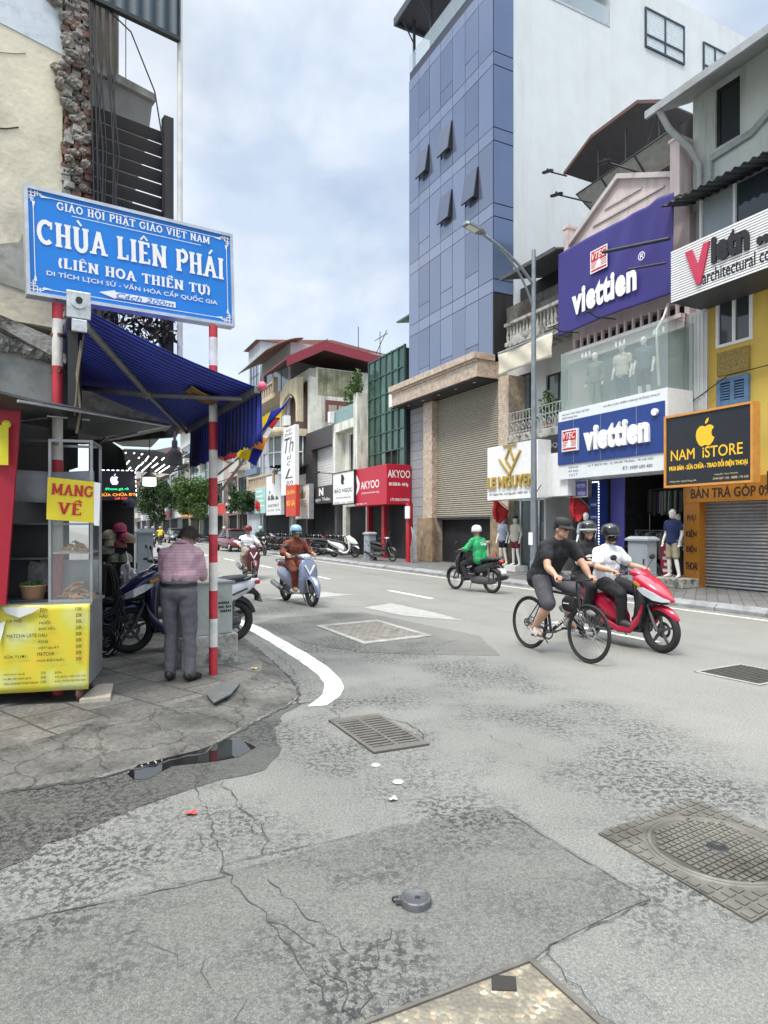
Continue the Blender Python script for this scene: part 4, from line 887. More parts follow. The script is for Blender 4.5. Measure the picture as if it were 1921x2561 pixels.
tubes('gutter_pipe', mat('pvc_pipe', (.62, .62, .58), .5), vb, [[(xe-.35, 13.85, 7.3), (xe-.28, 13.6, 6.9), (xe-.16, 13.2, 6.5), (xe-.1, 13.15, 5.9), (xe-.09, 13.2, 5.1)]], .035, 8)
# rooftop shed
def fn(m):
    prof = [(-16.28, 13.35), (-15.07, 13.9), (-13.25, 13.92), (-12.36, 13.4)]
    for a, b in zip(prof, prof[1:]): m.prism([(a[0], 15., a[1]), (b[0], 15., b[1]), (b[0], 15., b[1]+.05), (a[0], 15., a[1]+.05)], (0, 6, 0))
prt('shed_roof', fn, mat('roof_sheet', (.05, .052, .058), .6, var=.2), vb)
def fn(m):
    prof = [(-16.3, 13.34), (-15.07, 13.91), (-13.25, 13.93), (-12.33, 13.4)]
    for a, b in zip(prof, prof[1:]): m.prism([(a[0], 14.94, a[1]-.03), (b[0], 14.94, b[1]-.03), (b[0], 14.94, b[1]+.07), (a[0], 14.94, a[1]+.07)], (0, .059, 0))
prt('fascia', fn, mat('rust_fascia', (.11, .06, .055), .6), vb)
tubes('shed_frame', dark, vb, [[(x, y, 10.9), (x, y, 13.6)] for x in (-15, -13.9, -12.7) for y in (15.2, 19)]+[[(-15.1, 15.2, 12.6), (-12.4, 15.2, 12.6)], [(-13.9, 15.2, 11), (-12.7, 15.2, 13.5)]], .03, 6)
prt('slanted_screen', lambda m: m.prism([(-14.45, 14.4, 11.17), (-11.2, 14.4, 11.2), (-11.35, 14.0, 11.78), (-14.7, 14.0, 11.7)], (0, .03, .01)), mat('mesh_screen', (.25, .26, .24), .8, var=.2), vb)
tubes('screen_frame', dark, vb, [[(-14.45, 14.38, 11.17), (-14.7, 13.98, 11.7), (-11.35, 13.98, 11.78), (-11.2, 14.38, 11.2)], [(-13.6, 14.37, 11.17), (-13.7, 13.97, 11.72)], [(-12.4, 14.37, 11.19), (-12.5, 13.97, 11.75)]], .02, 6)
prt('shed_back', lambda m: m.box((-15.05, 20, 10.95), (-12.4, 20.1, 13.4)), voidm, vb)
# banner
t = thing('cloth_banner', 'large purple viettien cloth banner hung below the pink gable', 'banner', ((xd+xe)/2, 13.6, 7.4), 0, None, SF)
bx0, bx1, bz0, bz1 = xd+.0, SX(1682, 13.6), 7.42, 9.95
purple = mat('purple_cloth', (.042, .033, .19), .6, var=.08, scale=2)
def bn(u, v):
    fold = .11*u*v*sin(32*(u-.95+(1-v)*.55*(1-u)))*max(0, 1-abs((1-u)-(1-v)*.55)*1.6)*(1-abs(v-.6))+.02*sin(u*9+v*2)
    return (bx0+(bx1-bx0)*u, 13.6+fold, bz0+(bz1-bz0)*v+.05*sin(u*pi)*(1-v))
m = SB(); m.thick(bn, 90, 40, (0, .008, 0)); m.build('cloth', purple, t)
def vlogo(t, x0, z0, s, T, base=whiteink, depth=0):
    m = SB(); M = SFR(0, T, 0); rect(m, M, x0, x0+s, z0, z0+s, .004); a = m.build('logo_panel', base, t)
    m = SB(); rect(m, M, x0+s*.05, x0+s*.95, z0+s*.48, z0+s*.95, .006)
    rect(m, M, x0+s*.05, x0+s*.95, z0+s*.05, z0+s*.14, .006)
    for k in range(4):
        flat(m, [(x0+s*.05, z0+s*(.2+k*.07)), (x0+s*(.28+k*.04), z0+s*(.2+k*.07)), (x0+s*(.28+k*.04), z0+s*(.235+k*.07)), (x0+s*.05, z0+s*(.235+k*.07))], M, .006)
        rect(m, M, x0+s*.62, x0+s*.95, z0+s*(.2+k*.07), z0+s*(.235+k*.07), .006)
    m.build('logo_field', redink, a)
    m = SB(); text(m, 'VTEC', M, x0+s*.09, x0+s*.91, z0+s*.58, z0+s*.88, bold=.03, italic=.25)
    for k_ in range(len(m.v)): m.v[k_] = m.v[k_]+Vector((0, -.006, 0))
    flat(m, [(x0+s*.32, z0+s*.18), (x0+s*.56, z0+s*.18), (x0+s*.58, z0+s*.52), (x0+s*.46, z0+s*.52)], M, .009); m.build('logo_text', base, a)
vlogo(t, bx0+1.42, 8.82, .64, 13.53)
letter(t, whiteink, [('viettien', bx0+.68, bx1-1.05, 7.84, 8.6, dict(bold=.05, spacing=1.08)), ('®', bx1-1.0, bx1-.78, 8.56, 8.78)], 13.53)
for i in range(2): tubes('lamp_arm' if 0 else 'spotlight_arm', black, t, [[(bx0+.9+i*1.4, 13.58, 7.3), (bx0+.9+i*1.4, 12.9, 7.25), (bx0+.75+i*1.4, 12.75, 7.4)], [(bx0+.55+i*1.4, 12.75, 7.42), (bx0+1.0+i*1.4, 12.75, 7.42)]], .02)
# fascia sign
fx0, fx1 = SX(1397, 12.8), SX(1669, 12.8)
t, M = sign('shop_sign', 'blue viettien shop sign with white raised letters on white panels', fx0, fx1, 2.95, 4.9, 12.8, .9, mat('sign_white', (.72, .75, .76), .5, var=.05))
prt('blue_panel', lambda m: m.box((fx0+.0, 12.77, 3.37), (fx1-.06, 12.799, 4.6)), navy, t)
m = SB()
for k in (.17, .44, .76): rect(m, SFR(0, 12.768, 0), fx0+(fx1-fx0)*k, fx0+(fx1-fx0)*k+.012, 3.38, 4.6, .001)
m.build('panel_joint', grey, t)
prt('logo_box', lambda m: m.box((fx0+.24, 12.7, 3.72), (fx0+.85, 12.769, 4.33)), whiteink, t); vlogo(t, fx0+.25, 3.73, .59, 12.698)
letter(t, whiteink, [('viettien', fx0+1.08, fx1-.46, 3.66, 4.32, dict(bold=.05, depth=.07, spacing=1.06))], 12.769)
prt('round_mark', lambda m: m.cyl((fx1-.3, 12.7, 4.36), (fx1-.3, 12.768, 4.36), .085, n=20), whiteink, t)
letter(t, mat('sign_navy_ink', (.03, .04, .12), .6), [('NHÀ MAY THỜI TRANG VIETTIEN', fx0+.15, fx0+1.2, 4.76, 4.82), ('SHOP Hoàng Phát', fx0+.15, fx0+.75, 4.65, 4.71), ('NHẬN CÁC ĐƠN HÀNG ĐỒNG PHỤC', fx0+1.7, fx1-.2, 4.74, 4.83),
     ('151 P. BẠCH MAI - Q. HAI BÀ TRƯNG - TP. HÀ NỘI', fx0+1.15, fx1-.4, 3.22, 3.31), ('ĐT: 0989 689 480', fx0+2.35, fx1-.42, 3.05, 3.14), ('QUẦN ÁO NAM', fx0+.4, fx0+.78, 3.24, 3.31), ('SƠ MI  GOOD', fx0+.4, fx0+.78, 3.14, 3.2), ('V E S T', fx0+.42, fx0+.76, 3.03, 3.09)], 12.8, 'small_print')
# hanging blue sign, LED pillar
hx0, hx1 = SX(1423, 13.2), SX(1470, 13.2)
t, M = sign('hanging_sign', 'small violet and blue shop sign hanging below the blue fascia', hx0, hx1, SZ(1423, 1243, 13.2), SZ(1423, 1206, 13.2), 13.2, .12, mat('violet_panel', (.12, .12, .42), .5), steel, .03)
letter(t, whiteink, [('SHOP VIETTIEN', hx0+.1, hx1-.1, 2.72, 2.82), ('viettien', hx0+.35, hx1-.1, 2.5, 2.64)], 13.2); 
lx0, lx1 = SX(1472, 13.6), SX(1500, 13.6)
t = thing('led_pillar', 'dark blue pillar edged with white LED dots at the clothing shop entrance', 'pillar', ((lx0+lx1)/2, 13.6, .14), 0, None, SF)
box('panel', (lx0, 13.6, .14), (lx1, 13.9, 2.92), navy, t)
m = SB()
for k in range(34): m.ell((lx1-.03, 13.59, .25+k*.078), .017, 8, 5)
for k in range(5): m.ell((lx0+.1+k*.07, 13.59, 2.88), .017, 8, 5)
m.build('led_dots', led, t)
m = SB(); [rect(m, SFR(0, 13.6, 0), lx0+.09, lx1-.12, z, z+.07) for z in (1.2, 1.5, 1.85, 2.2)]; m.build('faded_print', mat('faint_ink', (.35, .4, .6), .6), t)
prt('violet_wall', lambda m: m.box((lx1+.02, 14.0, .27), (lx1+.5, 14.05, 3.2)), mat('violet_panel', (.12, .12, .42), .5), vb)
# garments on rails
gcols = [(.05, .05, .06), (.3, .05, .05), (.12, .12, .14), (.35, .33, .3), (.04, .06, .16), (.4, .4, .42), (.1, .16, .12), (.08, .08, .09)]
gm_ = [mat('garment_%s' % n_, c_, .85, var=.15) for n_, c_ in zip(('black', 'red', 'charcoal', 'sand', 'navy', 'grey', 'green', 'coal'), gcols)]
for nm, y, z, lb in (('clothes_rail', 16.2, 2.75, 'upper row of dark clothes on a rail inside the clothing shop'), ('clothes_rail', 15.6, 1.5, 'lower row of dark clothes on a rail inside the clothing shop')):
    t = thing(nm, lb, 'clothes rail', ((xd+xe)/2+.6, y, .26), 0, None, SF)
    tubes('rail', steel, t, [[(xd+1.2, y, z), (xe-.3, y, z)], [(xd+1.2, y, .26), (xd+1.2, y, z)], [(xe-.3, y, .26), (xe-.3, y, z)]], .015)
    m = SB(); x = xd+1.3
    while x < xe-.4:
        m.k = random.randrange(8); hgt = R(.6, .8); m.M = Matrix.Translation((x, y, z-.05)) @ Matrix.Rotation(R(-.15, .15), 4, 'Z')
        m.prism([(0, -.22, -.04), (0, 0, .02), (0, .22, -.04), (0, .24, -hgt), (0, -.24, -hgt)], (.05, 0, 0)); x += .075
    m.build('clothes', gm_, t)
# ------------------------------------------------------------------ yellow house with the striped sign
xf = -6.2; xe2 = xe+.02
yh = bld('yellow_house', 'yellow shophouse with grey upper storey and striped white signboard', (xe2+xf)/2, 14)
def fn(m):
    wallo(m, SX(1768, 14.1), xf, 2.75, 7.2, 14.1, .3, [(SX(1793, 14.1), SX(1884, 14.1), 5.88, 7.0), (SX(1797, 14.1), SX(1877, 14.1), 3.9, 5.12)])
prt('yellow_wall', fn, yellow, yh)
prt('body', lambda m: (m.box((xe2, 14.4, .14), (xf, 26, 9.6)), m.box((xe2, 14.9, 9.6), (xf, 26, 12.6))), whitewall, yh)
prt('white_pier', lambda m: [m.box((SX(1727, 14.), 13.95, 3.2), (SX(1766, 14.), 14.39, 6.9))]+[m.box((SX(1727, 14.)+.06+.1*k, 13.93, 3.3), (SX(1727, 14.)+.1+.1*k, 13.949, 6.8)) for k in range(5)], whitewall, yh)
window(yh, SX(1793, 14.1), SX(1884, 14.1), 5.88, 7.0, 14.05, white, glass, 2, 1, .07, dep=.1)
prt('vent_grille', lambda m: [m.box((SX(1797, 14.1), 14.04, 5.2), (SX(1877, 14.1), 14.099, 5.76))], mat('grille', (.3, .22, .07), .8, var=.6, scale=30, bump=1, bscale=30), yh)
shutb = mat('blue_shutter', (.11, .2, .34), .6, var=.15, dirt=.3, dscale=4)
f = window(yh, SX(1797, 14.1), SX(1877, 14.1), 3.9, 5.12, 14.02, shutb, voidm, 2, 2, .1, 'shutter_window', .08)
m = SB()
for k in range(17):
    z = 4.0+k*.063
    for a, b in ((SX(1797, 14.1)+.1, (SX(1797, 14.1)+SX(1877, 14.1))/2-.06), ((SX(1797, 14.1)+SX(1877, 14.1))/2+.06, SX(1877, 14.1)-.1)): m.prism([(a, 14.025, z), (b, 14.025, z), (b, 14.06, z+.045), (a, 14.06, z+.045)], (0, .006, .006))
m.build('louvres', shutb, f)
# upper storey
def fn(m):
    wallo(m, xe2, xf, 9.6, 12.9, 14.3, .3, [(SX(1789, 14.3), SX(1851, 14.3), 10.85, 12.3)])
prt('upper_wall', fn, mat('pale_green_wall', (.56, .6, .56), .85, var=.1, scale=1.2, dirt=.55, dcol=(.24, .29, .22), dscale=.9, streak=True), yh)
window(yh, SX(1789, 14.3), SX(1851, 14.3), 10.85, 12.3, 14.36, dark, glass, 1, 1, .08)
xm = SX(1790, 14.3)
def fn(m):
    for p, r in (((xe2+.3, 9.85), (xm-.05, 9.85)), ((xm-.05, 10.55), (xm+.95, 10.62)), ((xm+.95, 10.62), (xf, 12.3))):
        a, b = Vector((p[0], 14.2, p[1])), Vector((r[0], 14.2, r[1])); m.prism([a, b, b+Vector((0, 0, .16)), a+Vector((0, 0, .16))], (0, .099, 0))
    m.box((xm-.1, 14.2, 9.85), (xm-.052, 14.299, 10.7))
prt('moulding', fn, mat('grey_green_trim', (.36, .4, .36), .8, dirt=.4, dscale=2), yh)
def fn(m):
    m.prism([(xe2-.25, 12.95, 11.75), (xf+1, 12.95, 11.75), (xf+1, 16, 13.3), (xe2-.25, 16, 13.3)], (0, 0, .07)); m.box((xe2-.27, 12.88, 11.68), (xf+1, 12.949, 11.86))
prt('roof', fn, mat('grey_eave', (.33, .35, .36), .7, dirt=.3, dscale=1), yh)
tubes('drain_pipe', mat('grey_pvc', (.42, .44, .44), .5), yh, [[(xe2+.05, 13.0, 11.75), (xe2+.1, 13.3, 11.35), (xe2+.2, 13.9, 11.0), (xe2+.25, 14.2, 10.6), (xe2+.25, 14.2, 9.5)]], .075, 10)
prt('barred_opening', lambda m: m.box((xe2-.6, 14.6, 9.9), (xe2+.0, 14.63, 12.2)), voidm, yh)
prt('window_band', lambda m: [m.box((xe2+.25, 14.0, 8.2), (xf, 14.29, 8.35))]+[m.box((xe2+.4+.88*k, 14.0, 8.35), (xe2+.46+.88*k, 14.08, 9.6)) for k in range(6)], white, yh)
for k in range(5):
    m = SB(); m.box((xe2+.46+.88*k, 14.06, 8.36), (xe2+.4+.88*(k+1), 14.08, 9.58)); o = m.build('window', [mat('frosted_pane', (.28, .32, .34), .3, var=.05), glass][k % 2], yh)
def fn(m):
    n_ = 46
    m.thick(lambda u, v: (xe2-.1+(xf-xe2+.1)*u, 13.25+1.05*v, 9.5+.28*v+.03*sin(u*n_*2*pi*.5)), n_*4, 1, (0, 0, .012))
prt('corrugated_awning', fn, corr, yh)
# striped signboard
t = thing('signboard', 'long white horizontally slatted signboard with a red V and black letters', 'sign', ((xe2+xf)/2, 12.9, 6.85), 0, None, SF)
sx0_, zb_, zt_ = SX(1678, 12.9), 6.9, 8.1
box('back_panel', (sx0_, 12.92, zb_), (xf+.4, 14.05, zt_), mat('dark_box', (.05, .055, .065), .5), t)
m = SB(); k = 0; z = zb_+.01
while z < zt_-.03: m.box((sx0_, 12.9, z), (xf+.4, 12.919, z+.037)); z += .058
m.build('slats', whiteink, t)
rd = SFR(0, 12.895, 0); q = sx0_+.42
m = SB(); flat(m, [(q, 7.93), (q+.17, 7.93), (q+.33, 7.5), (q+.47, 7.95), (q+.62, 7.95), (q+.4, 7.08), (q+.3, 7.08)], rd, depth=.05); m.build('letter_mark', mat('sign_red', (.5, .04, .09), .5), t)
letter(t, black, [('ietn ..', q+.66, q+1.95, 7.42, 8.0, dict(bold=.05, depth=.05)), ('architectural consultant', q+.42, q+2.75, 7.05, 7.33, dict(bold=.03))], 12.895)
# apple-mark shop sign
nx0, nx1 = SX(1667, 12.6), SX(1879, 12.6); nz0, nz1 = 2.56, 4.12
t, M = sign('shop_sign', 'black NAM iSTORE shop sign with yellow apple mark and orange frame', nx0, nx1, nz0, nz1, 12.6, .22, mat('charcoal_panel', (.02, .023, .03), .35), mat('orange_frame', (.6, .27, .06), .5), .05)
m = SB(); M = SFR(0, 12.6, 0); ab, al = apple((nx0+nx1)/2-.02, nz1-.44, .62)
bite = [(x, z) for x, z in ab]; flat(m, bite, M, .006); flat(m, al, M, .006); m.build('apple_mark', yellowink, t)
wn = nx1-nx0
letter(t, yellowink, [('NAM  iSTORE', nx0+wn*.06, nx1-wn*.09, nz0+.56, nz0+.8, dict(bold=.03)), ('MUA BÁN - SỬA CHỮA - TRAO ĐỔI ĐIỆN THOẠI', nx0+wn*.04, nx1-wn*.04, nz0+.31, nz0+.49, dict(bold=.06))], 12.6)
letter(t, mat('pale_gold', (.6, .5, .3), .6), [('149 Bạch Mai - Hai Bà Trưng, HN', nx0+wn*.04, nx0+wn*.38, nz0+.05, nz0+.1), ('Nguyễn Nam Mobile', nx0+wn*.6, nx0+wn*.86, nz0+.15, nz0+.2), ('0944 067 143 - 0888 118 658', nx0+wn*.58, nx1-wn*.03, nz0+.06, nz0+.11)], 12.6, 'small_print')
# orange shop surround and grey shutter
ox0, ox1 = SX(1709, 13.8), -7.0; oxs = SX(1747, 13.8)
og = mat('orange_panel', (.5, .2, .02), .5, var=.1, dirt=.2, dscale=3)
prt('sign_bracket_wall', lambda m: m.box((xe2, 13.95, .14), (ox0-.002, 14.39, 3.2)), conc, yh)
prt('shop_header', lambda m: m.box((ox0, 13.8, 2.2), (ox1, 14.35, 2.75)), og, yh)
prt('orange_pier', lambda m: m.box((ox0, 13.82, .14), (oxs, 14.35, 2.199)), og, yh)
xr = SX(1919, 13.8)
prt('orange_pier', lambda m: m.box((xr, 13.82, .14), (ox1, 14.35, 2.199)), og, yh)
prt('roller_shutter', lambda m: m.box((oxs, 14.05, .16), (xr, 14.1, 2.2)), shut_grey, yh)
brn = mat('dark_brown_ink', (.06, .03, .02), .6)
letter(yh, brn, [('BÁN TRẢ GÓP 0%', ox0+.22, xr+.1, 2.3, 2.6, dict(bold=.06))], 13.8, 'header_lettering')
for it in (('PHỤ', ox0+.1, oxs-.1, 1.72, 1.9, dict(bold=.06)), ('KIỆN', ox0+.07, oxs-.07, 1.32, 1.55, dict(bold=.06)), ('ĐIỆN', ox0+.07, oxs-.07, .95, 1.16, dict(bold=.06)), ('THOẠI', ox0+.05, oxs-.05, .5, .74, dict(bold=.06))): letter(yh, brn, [it], 13.82, 'pier_lettering')
# floodlights on arms and steel tubes
def flood(label, a, b):
    t = thing('floodlight', label, 'floodlight', a, 0, None, SF); tubes('arm', dark, t, [[a, b]], .025)
    m = SB(); b = Vector(b); m.M = Matrix.Translation(b) @ Matrix.Rotation(.5, 4, 'Z') @ Matrix.Rotation(.4, 4, 'X'); m.box((-.16, -.12, -.05), (.16, .12, .03)); m.box((-.03, -.03, .03), (.03, .03, .08)); m.build('lamp_head', black, t, .01)
flood('floodlight on a long arm left of the slanted grey screen', (SX(1480, 14), 14.0, SZ(1480, 507, 14)), (SX(1392, 13.2), 13.2, SZ(1392, 486, 13.2)))
flood('floodlight on an arm above the pink gable', (SX(1600, 14), 13.95, SZ(1600, 432, 14)), (SX(1512, 13.2), 13.2, SZ(1512, 404, 13.2)))
flood('floodlight arm at the lower left eave of the rooftop shed', (SX(1420, 15), 14.97, SZ(1420, 441, 15)), (SX(1370, 14.4), 14.4, SZ(1370, 428, 14.4)))
t = thing('steel_tubes', 'two grey steel tubes jutting from the signboard in front of the purple banner', 'tube', (xe, 13, 7.5), 0, None, SF)
tubes('tube', dark, t, [[(xe+.3, 13.1, 8.55), (xe-1.35, 12.6, 8.75)]], .045, 10); tubes('tube', dark, t, [[(xe+.2, 13.1, 8.0), (xe-.6, 12.7, 8.05)]], .03, 10)
# right edge planters and cables
t = thing('hanging_planter', 'dark wire rack and planter hanging beside the apple mark sign', 'planter', (-7.9, 13.2, 2.3), 0, None, SF)
tubes('rack', black, t, [[(-8.1, 13.3, 2.9+.2*k), (-7.6, 13.0, 3.0+.2*k)] for k in range(6)]+[[(-8.1, 13.3, 2.7), (-8.1, 13.3, 4.0)], [(-7.7, 13.05, 2.7), (-7.7, 13.05, 4.1)], [(-8.1, 13.3, 2.9), (-7.7, 13.0, 4.0)]], .02)
box('planter_box', (-8.15, 12.9, 2.35), (-7.4, 13.3, 2.75), black, t, .02)
# ================================================================== far row
def psign(name, label, u0, u1, v0, v1, T, pm, fmt=None, dep=.25):
    x0, x1 = SX(u0, T), SX(u1, T); z0, z1 = SZ(u0, v1, T), SZ(u0, v0, T)
    t, M = sign(name, label, x0, x1, z0, z1, T, dep, pm, fmt, .04); return t, x0, x1, z0, z1
# green glass house
x0, x1 = SX(922, 14), SX(1012, 14)-.02
t = bld('green_glass_house', 'four storey house faced with green glass grid beside the blue tower', (x0+x1)/2, 14)
box('body', (x0+.03, 14.1, .14), (x1, 26, 9.8), voidm, t)
ggl = mat('green_glass', (.10, .17, .14), .08, .6, var=.3, scale=.7, objvar=.3); gmul = mat('green_mullion', (.05, .11, .09), .4, .3)
nx_, nz_ = 6, 6
m = SB()
for i in range(nx_+1): x = x0+(x1-x0)*i/nx_; m.box((x-.03, 13.98, 4.3), (x+.03, 14.09, 9.95))
for j in range(nz_+1): z = 4.3+(9.9-4.3)*j/nz_; m.box((x0+.03, 13.985, z-.03), (x1-.03, 14.085, z+.03))
m.build('window_grid', gmul, t)
for i in range(nx_):
    for j in range(nz_):
        if (i, j) in ((4, 3), (3, 0), (4, 0)): continue
        a = x0+(x1-x0)*i/nx_; z = 4.3+5.6*j/nz_; jj = R(-.012, .012)
        m = SB(); m.prism([(a+.03, 14.04+jj, z+.03), (a+(x1-x0)/nx_-.03, 14.04-jj, z+.03), (a+(x1-x0)/nx_-.03, 14.04+R(-.01, .01), z+.9), (a+.03, 14.04+R(-.01, .01), z+.9)], (0, .02, 0)); m.build('glass_panel', ggl, t)
box('air_conditioner', (x0+(x1-x0)*.72, 13.75, 7.2), (x0+(x1-x0)*.86, 14.03, 7.8), white, t)
prt('roof_shed', lambda m: (m.box((x0+.4, 16.4, 9.801), (x1-.03, 22, 12.2)), m.prism([(x0, 15.6, 12.2), (x1-.03, 15.6, 12.2), (x1-.03, 22.6, 13.4), (x0, 22.6, 13.4)], (0, 0, .08))), mat('green_sheet', (.09, .14, .13), .6), t)
prt('shop_front', lambda m: (m.box((x0, 13.9, .14), (x0+.2, 14.09, 4.2)), m.box((x0+.2, 13.95, 3.0), (x1, 14.09, 4.2))), redp, t)
# narrow white house with a glass balcony
x0, x1 = SX(857, 14)+.02, SX(921, 14)
t = bld('white_narrow_house', 'narrow weathered white house with green glass balcony and plants', (x0+x1)/2, 14)
prt('wall', lambda m: (wallo(m, x0, x1, .14, 7.5, 14.0, .3, [(x0+.9, x1-.75, 4.6, 6.6), (x0+.4, x1-.3, .14, 2.7)]), m.box((x0, 14.3, .14), (x1, 25, 7.5)), m.box((x1-.5, 13.4, 4.3), (x1-.02, 13.999, 8.4)), m.box((x0, 13.4, 6.75), (x1-.51, 13.999, 7.2)), m.box((x0, 13.4, 4.3), (x0+.35, 13.999, 6.749))), dirtywall, t)
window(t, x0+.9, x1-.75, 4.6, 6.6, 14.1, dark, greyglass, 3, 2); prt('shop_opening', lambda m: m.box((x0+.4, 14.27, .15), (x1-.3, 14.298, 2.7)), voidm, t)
prt('balcony_glass', lambda m: m.box((x0+.1, 13.42, 7.201), (x1-.55, 13.45, 7.95)), mat('green_rail_glass', (.22, .33, .32), .1, .2, var=.2), t)
m = SB(); leaves(m, (x1-1.2, 13.7, 8.6), (.9, .4, .7), 500, .2); leaves(m, (x1-.3, 13.5, 8.9), (.5, .3, .8), 260, .2); o = m.build('balcony_plants', leafm, t)
box('air_conditioner', (x0+.02, 13.1, 7.3), (x0+.3, 13.38, 7.9), white, t)
# dark framed house
x0, x1 = SX(776, 14)+.03, SX(855, 14)
t = bld('dark_framed_house', 'charcoal framed house with a white brick panel', (x0+x1)/2, 14)
prt('frame', lambda m: (wallo(m, x0, x1, .14, 7.4, 13.7, .5, [(x0+1.0, x1-.55, 4.0, 6.3), (x0+.3, x1-.3, .14, 3.0)]), m.box((x0, 14.2, .14), (x1, 22, 7.0))), mat('charcoal_cladding', (.075, .07, .075), .6, dirt=.2), t)
wb = stripes('white_brick', ((.66, .66, .65), (.4, .4, .4)), 2, .16, .86, .8); prt('brick_panel', lambda m: m.box((x0+1.0, 14.1, 4.0), (x1-.55, 14.198, 6.3)), wb, t)
prt('shop_opening', lambda m: m.box((x0+.3, 14.1, .15), (x1-.3, 14.19, 3.0)), voidm, t)
flood('small spotlight arm over the white brick panel', (x1-.6, 13.68, 4.6), (x1-1.3, 13.0, 4.7))
# old white house with the red roof
xs = SX(780, 14); x0 = SX(728, 14)
t = bld('old_white_house', 'stained white house with red metal roof and arched balcony', (x0+xs)/2, 14)
prt('side_wall', lambda m: (wallo(m, x0, xs-.35, .14, 11.6, 14.0, .3, [(x0+.3, xs-.6, .14, 2.9), (x0+.4, xs-.8, 5.0, 6.6)]), m.box((x0, 14.3, .14), (xs, 19.5, 11.6)), m.box((xs-.349, 13.85, 3.2), (xs, 14.299, 11.0))), dirtywall, t)
prt('shop_opening', lambda m: m.box((x0+.3, 14.28, .15), (xs-.6, 14.298, 2.9)), voidm, t); window(t, x0+.4, xs-.8, 5.0, 6.6, 14.1, dark, voidm, 3, 1)
prt('side_window', lambda m: (m.box((xs+.002, 14.9, 8.3), (xs+.06, 17.2, 9.6))), mat('red_brown_wood', (.16, .07, .06), .7), t)
prt('curtained_pane', lambda m: [m.box((xs+.05, 15.1+.68*k, 8.45), (xs+.075, 15.65+.68*k, 9.3)) for k in range(3)], mat('curtain', (.4, .34, .28), .8, var=.3, scale=8), t)
prt('stain_band', lambda m: m.box((xs+.003, 14.4, 9.9), (xs+.02, 17.4, 11.55)), mat('stained_green', (.3, .3, .2), .9, var=.5, scale=1.3, dirt=.9, dcol=(.1, .1, .07), dscale=1.2, streak=True), t)
def fn(m):
    prof = [(12.2, 11.75), (14.6, 13.0), (20.0, 12.3)]
    for a, b in zip(prof, prof[1:]): m.prism([(x0-.4, a[0], a[1]), (x0-.4, b[0], b[1]), (x0-.4, b[0], b[1]+.08), (x0-.4, a[0], a[1]+.08)], (xs-x0+1.0, 0, 0))
prt('soffit', lambda m: [m.prism([(x0-.35, a[0], a[1]-.06), (x0-.35, b[0], b[1]-.06), (x0-.35, b[0], b[1]-.01), (x0-.35, a[0], a[1]-.01)], (xs-x0+.9, 0, 0)) for a, b in (((12.25, 11.75), (14.6, 12.98)), ((14.6, 12.98), (19.9, 12.28)))], mat('underside_shade', (.1, .06, .055), .8), t)  # dark sheet added under the red roof, shade put into its colour
rr = stripes('red_roof_sheet', ((.33, .05, .06), (.24, .035, .045)), 0, .2, .5, .5, .02); prt('roof', fn, rr, t)
def fn(m):
    prof = [(12.18, 11.77), (14.6, 13.04), (20.05, 12.34)]
    for a, b in zip(prof, prof[1:]): m.prism([(xs+.6, a[0], a[1]-.5), (xs+.6, b[0], b[1]-.5), (xs+.6, b[0], b[1]+.1), (xs+.6, a[0], a[1]+.1)], (.05, 0, 0))
prt('fascia', fn, mat('maroon_fascia', (.24, .035, .055), .6), t)
yl = mat('yellow_plaster', (.6, .52, .37), .85, var=.12, dirt=.4, dscale=1.2, streak=True)
def fn(m):
    cx = (x0+xs-.4)/2; rw = (xs-.5-x0)/2-.3; n_ = 14
    pts = [(x0+.05, 13.2, 8.2), (x0+.05, 13.2, 10.6), (cx-.2, 13.2, 11.1), (xs-.45, 13.2, 11.0), (xs-.45, 13.2, 8.2), (cx+rw, 13.2, 8.2)]+[(cx+rw*cos(pi*i/n_), 13.2, 9.2+1.0*sin(pi*i/n_)) for i in range(n_+1)]+[(cx-rw, 13.2, 8.2)]
    m.prism(pts[::-1], (0, .4, 0)); m.box((x0, 12.6, 7.3), (xs-.36, 13.99, 7.75)); m.lathe([(0, 7.3), ((xs-x0)/2-.2, 7.3), ((xs-x0)/2-.1, 7.75), (0, 7.75)], (cx, 12.7, 0), n=24)
prt('arched_balcony', fn, yl, t)
prt('balcony_recess', lambda m: m.box((x0+.1, 13.9, 7.76), (xs-.36, 13.995, 10.8)), mat('brown_wood', (.12, .07, .05), .7), t)
tubes('balcony_rail', grey, t, [[(x0+.1+(xs-x0-.6)*i/10, 12.3, 7.75), (x0+.1+(xs-x0-.6)*i/10, 12.3, 8.5)] for i in range(11)]+[[(x0+.1, 12.3, 8.5), (xs-.5, 12.3, 8.5)]], .02)
box('air_conditioner', (xs-1.0, 12.4, 7.9), (xs-.4, 12.75, 8.5), white, t)
prt('bay_window', lambda m: (m.lathe([((xs-x0)/2-.35, 5.5), ((xs-x0)/2-.35, 7.29)], ((x0+xs-.4)/2, 13.6, 0), n=24)), greyglass, t)
tubes('bay_frame', white, t, [[((x0+xs-.4)/2+((xs-x0)/2-.33)*cos(-pi*k/8), 13.6+((xs-x0)/2-.33)*sin(-pi*k/8), 5.4), ((x0+xs-.4)/2+((xs-x0)/2-.33)*cos(-pi*k/8), 13.6+((xs-x0)/2-.33)*sin(-pi*k/8), 7.3)] for k in range(9)]+[[((x0+xs-.4)/2+((xs-x0)/2-.32)*cos(-pi*k/16), 13.6+((xs-x0)/2-.32)*sin(-pi*k/16), 6.3) for k in range(17)]], .05)
prt('lower_awning', lambda m: m.prism([(x0+.5, 12.5, 5.2), (xs+.2, 12.5, 5.2), (xs+.2, 14, 5.5), (x0+.5, 14, 5.5)], (0, 0, .06)), corr, t)
